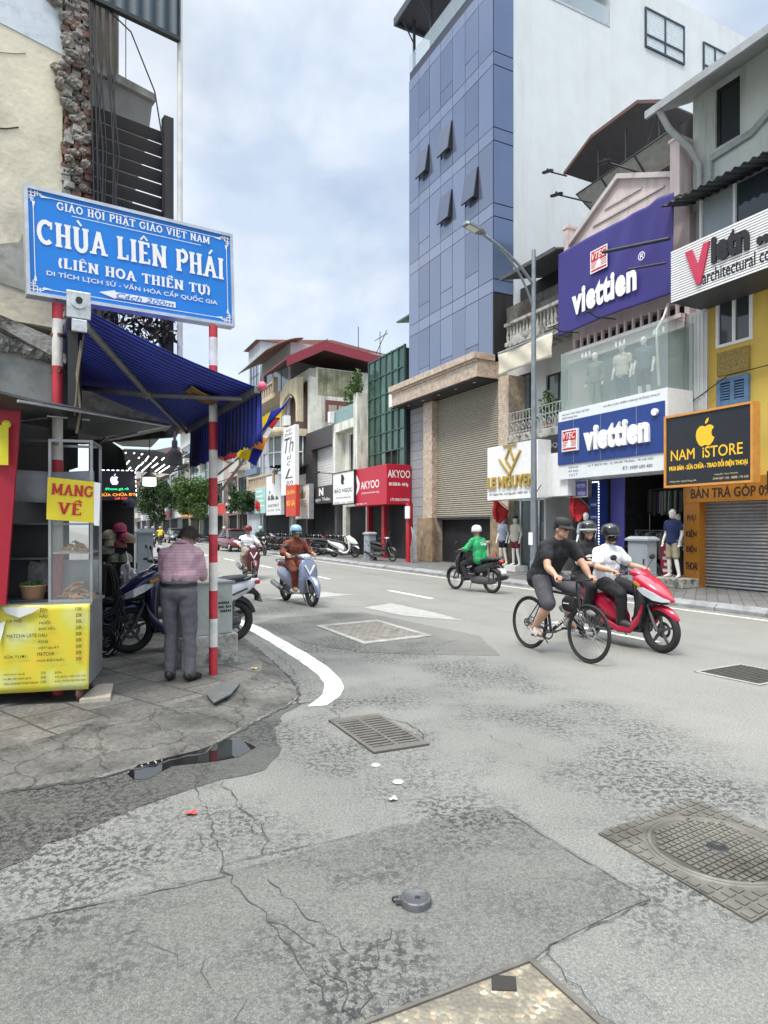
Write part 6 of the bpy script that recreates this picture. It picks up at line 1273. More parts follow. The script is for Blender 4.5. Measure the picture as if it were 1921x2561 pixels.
m = SB(); m.ell((ax+.05, fy+.03, fz_+.01), .04, 16, 10); m.build('ball_finial', mat('pink_ball', (.65, .12, .2), .5), t)
m = SB(); m.thick(lambda u, v: (ax-.62-.35*u, ay+1.0+.28*v, az-dp*((.96+.28*v)/pr)-.055-.02*sin(v*3)), 3, 3, (0, 0, .002)); m.build('repair_patch', stripes('faded_print', ((.3, .17, .06), (.16, .1, .03)), 0, .11, .5, .8, var=.4), t)
SB = lambda: MB(SF)
# ---- corner house behind the sign
h = thing('corner_house', 'half demolished cream corner house with broken brick edge behind the blue signboard', 'building', (-3.14, 6.3, .1))
CF = AF((-3.14, 6.3))
def cprt(name, fn, mt, par=h, bev=0): m = MB(CF); fn(m); return m.build(name, mt, par, bev)
cprt('cream_wall', lambda m: m.box((-6, .02, 3.55), (-.02, .24, 9)), cream)
cprt('grey_wall_top', lambda m: m.prism([(-6, .012, 6.9), (-.02, .012, 6.25), (-.02, .012, 9), (-6, .012, 9)], (0, .007, 0)), mat('grey_limewash', (.55, .6, .64), .85, var=.08, dirt=.3, dcol=(.15, .2, .27), dscale=9))
cprt('wall_cracks', lambda m: [m.tube([(-1.2+i*.02*5, .015, 5.0+R(-.02, .02)+.05*i) for i in range(9)], .006, 4), m.tube([(-.9+.08*i, .015, 5.9+.03*i+R(-.01, .01)) for i in range(8)], .003, 4)], dark)
cprt('plaster_patch', lambda m: m.prism([(-.7, .008, 3.9), (-.02, .008, 3.8), (-.02, .008, 4.75), (-.25, .008, 4.65), (-.4, .008, 4.3), (-.66, .008, 4.2)], (0, .006, 0)), mat('bare_plaster', (.4, .39, .34), .9, var=.35, scale=4, dirt=.7, dcol=(.14, .13, .11), dscale=4))
# broken brick pier
m = MB(CF); z = 3.4
while z < 9:
    for j in range(3):
        w_ = .085; x = -.02+j*w_; q = R(-.02, .05); m.k = 0 if random.random() < (.75 if z < 5.4 else .3) else 1
        m.M = Matrix.Translation((x+w_/2+R(-.008, .008), q+.08, z+.03)) @ Matrix.Rotation(R(-.08, .08), 4, 'Y') @ Matrix.Rotation(R(-.2, .2), 4, 'Z'); m.box((-w_/2, -.12, -.028), (w_/2-.004, .12, .03))
        if random.random() < .16: m.k = 2; m.M = m.M @ Matrix.Translation((0, -.122, 0)); m.box((-.022, 0, -.014), (-.004, .01, .012)); m.box((.006, 0, -.014), (.022, .01, .012))
    z += .064
m.build('broken_brick_pier', [brick, oldconc, black], h)
def lump(m, c, r, rough=.25, n=14):
    s_ = R(0, 50)
    rings = []
    for i in range(n//2+1):
        a = -pi/2+pi*i/(n//2); ring = []
        for j in range(n):
            b = 2*pi*j/n; d = Vector((cos(a)*cos(b), cos(a)*sin(b), sin(a))); k = 1+rough*(sin(d.x*5+s_)*cos(d.y*7+s_*2)+.6*sin(d.z*11+d.x*9+s_))+R(-.07, .07)*rough*4
            ring.append(Vector(c)+Vector((d.x*r[0]*k, d.y*r[1]*k, d.z*r[2]*k)))
        rings.append(ring)
    m.loft(rings, True, True, False)
m = MB(CF)
for c_, r_ in [((.1+R(-.1, .1)-.1*(z_ > 5.9 and z_ < 6.15 or z_ > 6.7), R(-.06, 0), z_), (R(.04, .09), R(.03, .05), R(.02, .06))) for z_ in [5.45+.035*k_ for k_ in range(72)]]+[((R(0, .2), R(-.06, -.02), R(3.6, 5.5)), (R(.03, .06), .05, R(.02, .04))) for k_ in range(26)]: lump(m, c_, r_)
m.build('rubble_mass', mat('rubble', (.25, .225, .19), .95, var=.4, scale=14, dirt=.7, dcol=(.08, .08, .08), dscale=8, bump=1, bscale=30), h)
# balcony pieces beyond the pier: louvres, steel post, soffit, tin roof, drain pipe
cprt('louvre_slats', lambda m: [m.prism([(.22, .1, 4.62+k*.145), (1.0, .1, 4.62+k*.145), (1.0, .04, 4.72+k*.145), (.22, .04, 4.72+k*.145)], (0, .015, .01)) for k in range(9)], mat('brown_black_slat', (.045, .04, .04), .6))
cprt('steel_post', lambda m: m.box((.98, .0, 3.3), (1.08, .1, 6.05)), mat('black_brown', (.03, .028, .028), .6))
cprt('stair_soffit', lambda m: m.prism([(.22, .45, 6.5), (1.0, .45, 6.42), (.95, .45, 6.0), (.64, .45, 4.6), (.22, .45, 4.3)], (0, .3, 0)), mat('grey_soffit', (.27, .27, .25), .9, var=.1, dirt=.4, dscale=2))
cprt('stair_nosing', lambda m: m.prism([(.22, .4, 6.5), (1.02, .4, 6.42), (1.02, .4, 6.5), (.22, .4, 6.6)], (0, .12, 0)), oldconc)
cprt('rear_wall', lambda m: m.box((.2, .9, 3.5), (.75, 1.1, 9)), mat('brown_wall', (.16, .145, .12), .9, var=.2, dirt=.5, dscale=1.2, streak=True))
tubes('balcony_bars', mat('pale_bar', (.4, .37, .34), .6), h, [[(.24+.08*k, .5, 6.75-.03*k), (.24+.08*k, .5, 8.4)] for k in range(7)]+[[(.22, .5, 7.5), (.8, .5, 7.3)]], .006, 5, CF)
tin = stripes('blue_tin', ((.05, .085, .11), (.035, .06, .08)), 0, .11, .5, .5, .02)
cprt('tin_roof', lambda m: m.prism([(.22, -.1, 6.88), (1.1, -.1, 6.88), (1.25, .35, 7.25), (1.25, .35, 9), (.22, .35, 9), (.22, -.1, 8.6)][:2]+[(1.1, -.1, 8.6), (.22, -.1, 8.6)], (0, .03, 0)), tin)
cprt('tin_roof_edge', lambda m: (m.prism([(1.1, -.12, 6.84), (1.28, .3, 7.0), (1.28, .3, 8.6), (1.1, -.12, 8.6)], (.01, .0, 0)), m.prism([(.2, -.12, 6.84), (1.1, -.12, 6.84), (1.1, -.12, 6.88), (.2, -.12, 6.88)], (0, .06, 0))), black)
cprt('drain_pipe', lambda m: m.tube([(1.13, -.05, 3.3), (1.13, -.05, 9)], .03, 12), mat('white_pvc', (.6, .6, .57), .5))
m = MB(CF)
for k in range(9):
    x = .2+.035*k*R(.5, 1.2); m.tube([(x, -.06, 7.4), (x+R(-.04, .06), -.1, 6.4), (x+R(0, .1), -.08, 5.4), (x+R(0, .15), -.08, 4.3), (x+R(0, .2), -.05, 3.6)], R(.006, .011), 5)
m.tube([(.3, -.05, 6.9), (.6, -.1, 6.7), (.85, -.08, 6.2), (.95, -.05, 5.7), (.96, 0, 5.0)], .008, 5); m.tube([(.45, -.05, 4.4), (.5, -.1, 4.9), (.75, -.1, 4.85), (.98, -.05, 4.4)], .01, 5)
m.build('hanging_cables', black, h)
m = MB(CF); leaves(m, (.75, -.0, 3.75), (.42, .12, .3), 420, .09, 1.2, .5); m.build('creeper', mat('dry_creeper', (.07, .06, .045), .8, var=.5, scale=9), h)
# lower wall, beam and pipe at far left
cprt('beam', lambda m: (m.box((-6, -.12, 3.45), (-.68, .25, 3.72)), m.prism([(-.68, -.05, 3.5), (.0, -.05, 3.2), (.0, -.05, 3.4), (-.68, -.05, 3.6)], (0, .3, 0))), oldconc)
cprt('lower_wall', lambda m: m.box((-6, .1, .1), (-.05, .3, 3.44)), mat('pale_old_wall', (.52, .53, .5), .85, var=.12, dirt=.5, dcol=(.2, .19, .16), dscale=1.6))
cprt('rubble_strip', lambda m: [lump(m, (-.62+.1*k, .05, 3.3+R(-.03, .03)), (.07, .08, .06)) for k in range(7)], oldconc)
cprt('grey_pipe', lambda m: m.tube([(-1.6, -.1, 3.5), (-.85, -.1, 3.25), (-.7, -.1, 3.2), (-.63, -.1, 3.1), (-.62, -.1, 2.6), (-.66, -.1, 1.8)], .035, 10), mat('grey_pvc', (.42, .44, .44), .5))
cprt('door_board', lambda m: (m.box((-.72, -.04, 1.5), (-.68, .09, 3.2)), m.box((-.55, .02, 1.5), (-.51, .09, 2.75))), mat('pale_yellow_strip', (.55, .5, .25), .7))
# ---- dark shop front behind the cart (near-black slabs standing in for its inner shade)
def fn(m):
    m.box((-6, .0, .101), (-.1, .095, 2.7)); m.box((-.14, -.03, 3.25) , (.12, .3, 3.4)); m.box((-.1, .02, .1), (.02, .3, 3.3))
cprt('shop_front', fn, voidm)
cprt('shop_back', lambda m: (m.box((-.8, 2.2, .11), (.4, 2.3, 3.3)), m.box((.0, .3, .11), (.1, 2.2, 3.3)), m.box((-.8, .4, 3.2), (.1, 2.2, 3.25)), m.box((.02, .1, 2.2), (.14, 6, 3.45))), voidm)
cprt('first_floor', lambda m: m.box((-6, .25, 3.46), (-.05, 8, 3.6)), conc)
cprt('street_wall', lambda m: m.box((-.3, 2.31, .1), (-.05, 10, 9)), mat('brown_wall', (.16, .145, .12), .9))
# steel post by the awning bracket
t = thing('steel_post', 'black steel post carrying the awning bracket beside the striped pole', 'post', (-2.66, 5.35, .1)); m = MB(); m.box((-2.72, 5.5, 2.45), (-2.63, 5.57, 3.62)); m.build('post', black, t)
m = MB(); m.tube([(-2.6, 5.5, 3.2), (-2.62, 5.46, 2.9), (-2.6, 5.48, 2.6), (-2.63, 5.47, 2.4)], .012, 6); m.tube([(-2.58, 5.5, 3.25), (-2.6, 5.45, 2.95), (-2.64, 5.46, 2.55)], .008, 6); m.build('cables', mat('tan_cable', (.2, .17, .12), .8), t)
m = MB(); m.prism([P(140, 930, 8.3), P(452, 1060, 8.3), P(436, 1092, 8.3), P(200, 1110, 8.3), P(140, 1105, 8.3)], (0, .08, 0)); m.build('shop_fascia', mat('dark_backdrop', (.035, .035, .037), .8, var=.8, scale=9), h)  # near-black slab added as a backdrop for the dark area below the awning
# tin canopy over the cart
t = thing('tin_canopy', 'low dark corrugated tin canopy between the food cart and the awning', 'canopy', P(230, 1060, 5.6)*Vector((1, 1, 0))+Vector((0, 0, 2.4)))
m = MB(); tp = [P(-60, 968, 4.7), P(110, 1012, 5.0), P(424, 1064, 6.4), P(262, 1094, 6.9), P(50, 1058, 5.9), P(-60, 1062, 5.6)]; m.prism(tp, (0, 0, .02)); m.build('sheet', mat('tin_dark', (.09, .1, .105), .5, .4, var=.3, scale=4), t)
tubes('edge_tube', steel, t, [[P(45, 1003, 4.68), P(424, 1066, 6.4)], [P(46, 1052, 5.6), P(118, 1044, 5.6)], [P(118, 1040, 5.5), P(225, 1050, 5.6)]], .012, 6, I4); tubes('brace', dark, t, [[P(262, 1096, 6.8), P(235, 1120, 6.0)], [P(140, 1105, 6.0), P(190, 1090, 6.2)]], .012, 6, I4)
t = thing('white_canopy', 'pale fabric canopy further along the left shop fronts', 'canopy', P(340, 1110, 8.5)); m = MB(); m.prism([P(268, 1098, 8), P(428, 1066, 8.0), P(378, 1119, 9.4), P(306, 1116, 9.4)], (0, 0, .015)); m.build('fabric', mat('pale_canopy', (.45, .44, .42), .8), t); tubes('edge_tube', steel, t, [[P(268, 1096, 8), P(345, 1079, 8)]], .03, 8, I4)
t = thing('led_ceiling', 'grey canopy hung with rows of white LED tubes over the far left pavement', 'lit canopy', P(380, 1150, 13)); m = MB(); m.prism([P(308, 1124, 12.5), P(388, 1127, 12.5), P(458, 1148, 13.5), P(428, 1186, 15), P(306, 1176, 15)], (0, .02, .02)); m.build('sheet', mat('grey_ceiling', (.10, .10, .115), .7, var=.2), t)
m = MB()
for a, b in (((308, 1170), (324, 1151)), ((339, 1175), (349, 1163)), ((352, 1163), (359, 1155)), ((363, 1153), (372, 1140)), ((355, 1178), (378, 1157)), ((381, 1154), (392, 1142)), ((380, 1169), (395, 1158)), ((388, 1179), (412, 1161)), ((398, 1182), (424, 1165)), ((346, 1146), (349, 1143)), ((353, 1137), (357, 1134)), ((404, 1150), (411, 1144)), ((322, 1173), (327, 1168)), ((313, 1133), (316, 1131)), ((334, 1134), (337, 1132))): m.tube([P(a[0], a[1]+.5, 12.3), P(b[0], b[1]+.5, 12.3)], .012, 5)
m.build('led_tubes', led, t)
# LED phone-shop sign
t = thing('led_sign', 'black LED sign with white apple and green and orange light letters', 'LED sign', P(295, 1250, 8.3)); LM = FR(P(247, 1252, 8.2), P(343, 1250, 8.6)-P(247, 1252, 8.2), (0, 0, 1)); lw = (P(343, 1250, 8.6)-P(247, 1252, 8.2)).length; lh = .40
m = MB(); m.M = LM; m.box((0, 0, -.06), (lw, lh, -.001)); m.build('panel', mat('led_black', (.012, .012, .025), .4), t)
m = MB(); ab, al = apple(lw*.42, .275, .15); flat(m, ab, LM); flat(m, al, LM); m.build('apple_light', mat('led_lilac', (.62, .68, 1), emit=1.0), t)
m = MB(); text(m, 'iPhone giá rẻ', LM, lw*.18, lw*.78, .125, .165, bold=.02); m.build('green_letters', mat('led_green', (.02, .9, .3), emit=1.2), t)
m = MB(); text(m, 'SỬA CHỮA ĐT', LM, lw*.06, lw*.96, .055, .1, bold=.02); m.build('orange_letters', mat('led_orange', (1, .35, .03), emit=1.1), t)
m = MB(); text(m, 'MỞ CỬA', LM, lw*.42, lw*.75, .01, .04, bold=.02); m.build('red_letters', mat('led_red', (1, .1, .08), emit=1), t)
m = MB()
for k in range(7): rect(m, LM, .06+k*.065, .095+k*.065, lh-.014, lh-.004, .004)
for k in range(6): rect(m, LM, lw-.014, lw-.004, lh-.05-k*.06, lh-.02-k*.06, .004)
m.build('border_lights', led, t)
# pendant lamps
def pendant(label, u, vt, vb, Y, r, sh, gl_, cone=True):
    a, b = P(u, vt, Y), P(u, vb, Y); t = thing('pendant_lamp', label, 'lamp', b); hh_ = a.z-b.z; m = MB()
    m.lathe([(.01, hh_*1.35), (.02, hh_), (.035, hh_*.95), (.035, hh_*.72), (r*.5, hh_*.62), (r, hh_*.45), (r*1.02, 0)] if cone else [(.012, hh_*1.5), (.02, hh_*1.2), (r*.9, hh_*.9), (r*1.15, hh_*.72), (r*1.15, hh_*.7)], b, n=20); m.build('shade', sh, t)
    if gl_: m = MB(); m.lathe([(0, hh_*.72), (r*.98, hh_*.7), (r, .0), (r*.8, -.008), (0, -.01)], b, n=18); m.build('bulb', gl_, t)
    tubes('cord', black, t, [[b+Vector((0, 0, hh_*1.3)), b+Vector((.005, 0, hh_*1.3+.6))]], .005, 5, I4)
pendant('large unlit grey pendant lamp hanging under the awning', 437, 1100, 1163, 8.0, .095, mat('lamp_grey', (.2, .2, .23), .5), None)
pendant('lit white pendant lamp beside the LED sign', 374, 1186, 1214, 8.6, .085, mat('lamp_brown', (.08, .06, .05), .6), ledw, False)
# helmets and bags on the goods rack
t = thing('goods_rack', 'dark steel rack post with hooks beside the cable coil', 'rack', P(243, 1640, 6.6)); m = MB(); a = P(243, 1645, 6.6); m.box((a.x-.03, a.y-.03, .1), (a.x+.03, a.y+.03, 2.5)); m.build('frame', black, t)
m = MB(); m.prism([P(222, 1093, 8.75), P(222, 1560, 8.75), P(333, 1560, 8.75), P(333, 1250, 8.75), P(305, 1125, 8.75), P(262, 1093, 8.75)], (0, .05, 0)); m.build('backdrop_panel', voidm, t)  # near-black panel added as dark background behind the goods, closing a sky gap
tubes('pegs', dark, t, [[P(u, v, 8.76), P(u, v+4, 8.2)] for u, v in ((273, 1336), (300, 1358), (268, 1374), (287, 1394), (314, 1394), (322, 1346), (278, 1354), (300, 1318), (312, 1341), (322, 1258))], .012, 5, I4)
hc = [('beige', (.34, .3, .22)), ('maroon', (.2, .05, .05)), ('olive grey', (.2, .21, .16)), ('cream', (.42, .4, .33)), ('brown', (.2, .13, .09)), ('dark grey', (.1, .1, .11)), ('red checked', (.3, .03, .09)), ('navy', (.02, .025, .05))]
for i, (u, v, k, pos) in enumerate(((273, 1340, 0, 'at the upper left of the stack'), (300, 1362, 1, 'above the olive ones'), (268, 1378, 2, 'at the left edge of the stack'), (287, 1398, 2, 'at the bottom of the stack'), (314, 1398, 2, 'beside the scooter mirror'), (322, 1350, 4, 'at the right of the stack'), (278, 1358, 3, 'in the middle of the stack'), (300, 1322, 6, 'at the top under the LED sign'), (312, 1345, 6, 'hanging lower under the LED sign'), (322, 1262, 7, 'hanging highest below the LED sign'))):
    c_ = P(u, v, 8.2); m = MB(); q = .085; m.ell(c_, (q, q*.95, q*.95), 16, 9, None, -.35, 1); m.ring(c_+Vector((0, 0, -.03)), (0, 0, 1), q*.93, .01, 18, 5); tag(m.build('helmet', mat('helmet_'+hc[k][0].replace(' ', '_'), hc[k][1], .55, var=.25, scale=20)), hc[k][0]+' helmet on the goods rack, '+pos, 'helmet', 'helmets stacked on the goods rack')
# coil of black cable
t = thing('cable_coil', 'big bundle of looped black cables hanging by the rack post', 'cable', P(266, 1640, 6.9)); m = MB(); top = P(268, 1412, 6.9)
for k in range(30):
    hh_ = R(.5, 1.0); ww = R(.05, .17); c_ = top+Vector((R(-.03, .03), R(-.05, .05), -hh_/2)); ph = R(-.3, .3)
    m.tube([c_+Vector((sin(a)*ww*(.55 if cos(a) > 0 else 1)*cos(ph), sin(a)*ww*.5+ph*.1, cos(a)*hh_/2)) for a in [2*pi*i/24 for i in range(24)]], R(.006, .010), 5, closed=True)
for k in range(4): m.ring(P(262, 1600, 6.85)+Vector((R(-.03, .03), R(-.04, .04), R(-.03, .04))), (.2, 1, .1), .15+R(-.04, .03), .009, 28, 5)
m.ring(P(265, 1500, 6.85), (0, .2, 1), .07, .012, 20, 5); m.build('loops', mat('cable_black', (.016, .016, .018), .45), t)
t = thing('carrier_bag', 'crumpled white plastic bag hanging on the rack beside the coil', 'bag', P(318, 1470, 7.9)); m = MB(); lump(m, P(318, 1440, 7.9), (.09, .06, .14), .3, 18); m.tube([P(318, 1415, 7.9), P(320, 1395, 7.95), P(316, 1380, 8.1)], .008, 5); m.build('film', mat('white_film', (.5, .5, .5), .3), t)
# ---- grey box on a concrete base by the striped pole
t = thing('meter_cabinet', 'pale grey metal cabinet on a low concrete base behind the striped pole', 'cabinet', (-1.93, 7.12, .1)); KF = AF((-1.95, 7.1))
m = MB(KF); m.box((-.36, -.17, .05), (.28, .35, .42)); m.build('base', oldconc, t, .015); m = MB(KF); m.box((-.32, -.13, .421), (.23, .28, .98)); m.build('body', mat('pale_green_grey', (.36, .39, .36), .5, var=.1, dirt=.35, dscale=4), t, .01); m = MB(KF); m.box((-.34, -.15, .98), (.25, .3, 1.0)); m.build('lid', grey, t)
m = MB(KF); [rect(m, FR((0, -.131, 0), (1, 0, 0), (0, 0, 1)), .06+k*.022, .076+k*.022, .66+j*.045, .685+j*.045) for k in range(7) for j in range(3) if (k*3+j*5) % 7]; m.build('stencil_marks', ink, t)
p = ST((-5.25, 14.0, 0)); cabinet('grey cabinet on the near pavement beyond the parked dark scooter', p.x, p.y, .46, 1.42, z=.1)
# ---- food cart
o0 = Vector((-3.2, 5.33, 0)); cd = Vector((.971, .239, 0)); FF = Matrix(((cd.x, -cd.y, 0, o0.x), (cd.y, cd.x, 0, o0.y), (0, 0, 1, 0), (0, 0, 0, 1)))
t = thing('food_cart', 'street food cart with yellow price banner, glass case and red side board', 'food cart', o0+cd*.35+Vector((0, .25, .1)))
def fp(name, fn, mt, par=None, bev=0): m = MB(FF); fn(m); return m.build(name, mt, par or t, bev)
alu = mat('aluminium_frame', (.35, .36, .36), .4, .6, var=.2)
fp('cabinet', lambda m: (m.box((-.6, .02, .25), (.69, .58, .93)), m.box((-.6, -.012, .931), (.71, .6, .955))), alu)
ban = bpy.data.materials.new('yellow_banner')
def banner_mat():
    ban.use_nodes = True; n, l = ban.node_tree.nodes, ban.node_tree.links; b = n['Principled BSDF']; b.inputs['Roughness'].default_value = .45
    tcn = n.new('ShaderNodeTexCoord'); no = n.new('ShaderNodeTexNoise'); no.inputs['Scale'].default_value = 3.2; no.inputs['Detail'].default_value = 2; l.new(tcn.outputs['Object'], no.inputs['Vector'])
    rp = n.new('ShaderNodeValToRGB'); e = rp.color_ramp.elements; e[0].position = .3; e[0].color = (.72, .5, .03, 1); e[1].position = .72; e[1].color = (.62, .66, .34, 1); q = e.new(.5); q.color = (.6, .55, .05, 1)
    l.new(no.outputs[0], rp.inputs[0]); l.new(rp.outputs[0], b.inputs['Base Color'])
banner_mat()
BT, BB = .945, .215
def bnf(u, v): return (.0+.7*u-.012*(1-v), -.02+.012*sin(u*11+v*5)*(.3+v*.3)-.004, BB+(BT-BB)*v)
bo = fp('price_banner', lambda m: m.thick(bnf, 24, 14, (0, .003, 0)), ban)
rows = [('ĐEN', '15K'), ('NÂU', '20K'), ('MUỐI', '20K'), ('BẠC XỈU', '20K'), ('DÂU', '30K'), ('XOÀI', '30K'), ('VIỆT QUẤT', '30K'), ('MATCHA', '30K'), ('HOA ĐẬU BIẾC', '30K')]
m = MB(FF); BM = FR((0, -.042, 0), (1, 0, 0), (0, 0, 1)); wds = [.055, .06, .085, .125, .065, .075, .165, .13, .215]
for k, (a, b) in enumerate(rows):
    z = .89-k*.053; x = .315-.003*k; text(m, a, BM, x, x+wds[k], z, z+.03, bold=.02); text(m, b, BM, .59, .64, z, z+.03, bold=.02)
for a, x, w_, k in (('CÀ PHÊ:', .06, .12, 1.6), ('MATCHA LATE:', .065, .23, 4), ('SỮA TƯƠI :', .045, .18, 7.2)): z = .89-k*.053; text(m, a, BM, x, x+w_, z, z+.03, bold=.02)
for k, (a, b, c_, w1, w2) in enumerate((('TRÀ HOA QUẢ', '25K', 'BÚN', .16, .05), ('NƯỚC ÉP HOA QUẢ', '25K', 'ĐỒ TRỘN NẤM BÒ 35K', .21, .24), ('TRÀ CHANH THÁI XANH', '15K', 'BÚN TRỘN XÁ XÍU 35K', .26, .24))):
    z = .365-k*.038; text(m, a, BM, .04, .04+w1, z, z+.022, bold=.015); text(m, b, BM, .32, .362, z, z+.022, bold=.015); text(m, c_, BM, .43, .43+w2, z, z+.022, bold=.015)
m.build('price_lettering', mat('brown_ink', (.045, .035, .015), .6), bo)
fp('torn_patch', lambda m: [m.prism([(x, -.046, z) for x, z in q], (0, .002, 0)) for q in ([(.03, .935), (.33, .93), (.25, .88), (.16, .845), (.06, .885)], [(.0, .8), (.055, .82), (.03, .7), (.0, .6)])], mat('torn_white', (.7, .7, .66), .6), bo)
# glass case
def frame(m, x0, x1, y0, y1, z0, z1, e=.014):
    for x in (x0, x1-e):
        for y in (y0, y1-e): m.box((x, y, z0), (x+e, y+e, z1))
    for z in (z0, z1-e):
        for y in (y0, y1-e): m.box((x0+e, y, z), (x1-e, y+e, z+e))
        for x in (x0, x1-e): m.box((x, y0+e, z), (x+e, y1-e, z+e))
fp('case_frame', lambda m: frame(m, .36, .71, .03, .45, .957, 2.35, .022), alu)
fp('case_glass', lambda m: (m.box((.382, .04, .98), (.688, .043, 1.93)), m.box((.698, .06, .98), (.701, .42, 1.93)), m.box((.366, .06, .98), (.369, .42, 1.93))), mat('case_glass', (.5, .55, .55), .04, 0, var=0, alpha=.13, spec=.8))
fp('case_shelf', lambda m: (m.box((.385, .05, 1.37), (.685, .43, 1.385)), m.box((.385, .05, 1.62), (.685, .43, 1.632)), m.box((.385, .42, 1.0), (.685, .428, 1.3))), alu)
fp('rack_frame', lambda m: (frame(m, -.55, .36, .1, .5, .957, 2.35, .018), m.box((-.5, .12, 1.32), (.355, .48, 1.335)), m.box((-.5, .12, 1.62), (.355, .48, 1.635)), m.box((-.5, .47, .98), (.355, .48, 2.0))), mat('rack_grey', (.07, .075, .08), .5, .3))
fp('canvas_flap', lambda m: m.thick(lambda u, v: (.0+.7*u, .14+.02*sin(u*13), 1.83+.27*v-.02*sin(u*3)), 20, 4, (0, .004, 0)), mat('grey_canvas', (.28, .29, .31), .7, var=.2))
fp('red_side_board', lambda m: m.prism([(-.75, -.16, 2.78), (.19, -.11, 2.62), (.075, -.11, .96), (-.75, -.16, .94)], (0, .03, 0)), mat('board_red', (.36, .012, .03), .4, var=.1))
m = MB(FF); text(m, 'N', FR((0, -.185, 0), (1, .06, 0), (0, 0, 1)), -.16, .12, 2.1, 2.42, bold=.045, depth=.02); m.M = I4; m.ell((.105, -.19, 2.43), (.035, .02, .035), 12, 8); m.build('board_letter', mat('yellow_letter', (.68, .6, .03), .5), t)
mv = fp('takeaway_sign', lambda m: m.prism([(.365, -.05, 1.665), (.735, -.05, 1.635), (.735, -.05, 1.985), (.375, -.05, 2.02)], (0, .012, 0)), mat('takeaway_yellow', (.74, .6, .03), .5, var=.06)); fp('sign_edge', lambda m: m.prism([(.735, -.052, 1.615), (.775, -.052, 1.61), (.785, -.052, 1.975), (.736, -.052, 1.985)], (0, .03, 0)), whiteink, mv)
m = MB(FF); m.M = Matrix.Rotation(radians(4), 4, 'Y'); q = FR((0, -.053, 0), (1, 0, 0), (0, 0, 1)); serif_text(m, 'MANG', q, .27, .6, 1.9, 1.99, th=.2); m.build('takeaway_lettering', redink, mv)
m = MB(FF); m.M = Matrix.Rotation(radians(4), 4, 'Y'); serif_text(m, 'VỀ'.replace('Ề', 'Ề'), q, .33, .52, 1.74, 1.835, th=.2); m.build('takeaway_lettering', redink, mv)
for x, y in ((.6, .06), (.6, .5), (-.1, .06)):
    wh = fp('wheel', lambda m: (m.ring((x, y, .185), (1, .0, 0), .06, (.025, .02), 20, 8)), mat('wheel_rust', (.14, .07, .06), .8, var=.3)); fp('caster_fork', lambda m: m.box((x-.03, y-.01, .2), (x+.03, y+.01, .26)), dark, wh)
# food on the cart
def food(name, label, fn, mt, cat): m = MB(FF); fn(m); return tag(m.build(name, mt), label, cat)
dough = mat('fried_dough', (.33, .17, .075), .6, var=.4, scale=20)
def pile(m, c, r, n, s, h_):
    for _ in range(n):
        a = R(0, 6.28); q = sqrt(R(0, 1)); z = h_*(1-q)*R(.3, 1); p = Vector((c[0]+cos(a)*q*r[0], c[1]+sin(a)*q*r[1], c[2]+z+.012)); b = R(0, 6.28); d = Vector((cos(b), sin(b), R(-.3, .3)))*s; m.tube([p-d, p+Vector((0, 0, .012)), p+d], [s*.18, s*.25, s*.18], 6)
food('fried_pastries', 'pile of brown fried dough sticks at the bottom of the glass case', lambda m: pile(m, (.535, .22, .96), (.13, .15), 60, .06, .16), dough, 'food')
food('pastry_tray', 'small tray of golden pastries on the upper shelf of the glass case', lambda m: (m.box((.42, .1, 1.386), (.66, .36, 1.396)), pile(m, (.54, .22, 1.39), (.1, .1), 30, .035, .08)), mat('golden_dough', (.55, .32, .08), .6, var=.4, scale=25), 'food')
t2 = thing('tub', 'peach plastic tub of chopped green herbs on the cart counter', 'tub', FF @ Vector((.2, .2, .956))); m = MB(FF); m.lathe([(0, 0), (.08, 0), (.1, .13), (.108, .13), (.108, .14), (.094, .14), (.09, .1), (0, .1)], (.2, .2, .956), n=24); m.build('bucket', mat('peach_plastic', (.55, .33, .2), .5), t2); m = MB(FF); leaves(m, (.2, .2, 1.09), (.1, .1, .05), 260, .035); m.build('herbs', mat('herbs', (.06, .17, .04), .6, var=.4), t2)
t2 = thing('plastic_bag', 'clear crumpled plastic bag behind the tub of herbs', 'bag', FF @ Vector((.24, .36, .956))); m = MB(FF); lump(m, (.24, .36, 1.16), (.13, .09, .13), .3, 18); m.build('film', mat('clear_film', (.6, .6, .6), .15, 0, var=0, alpha=.22), t2)
# step blocks under the cart
m = MB(FF); m.prism([(.62, -.05, .095), (.86, -.02, .095), (.8, .5, .095), (.66, .5, .095)], (0, 0, .04)); tag(m.build('curb_block', mat('pale_tile', (.42, .38, .31), .8, var=.2, dirt=.4, dscale=5)), kind='structure')
m = MB(); c_ = P(0, 0, 1); g_ = [G(u, v, .1) for u, v in ((515, 1738), (556, 1706), (600, 1712), (578, 1738), (535, 1760))]; m.prism(g_[::-1], (0, 0, .012)); tag(m.build('loose_slab', mat('slate_slab', (.11, .115, .115), .7, var=.2, bump=.3)), kind='structure')
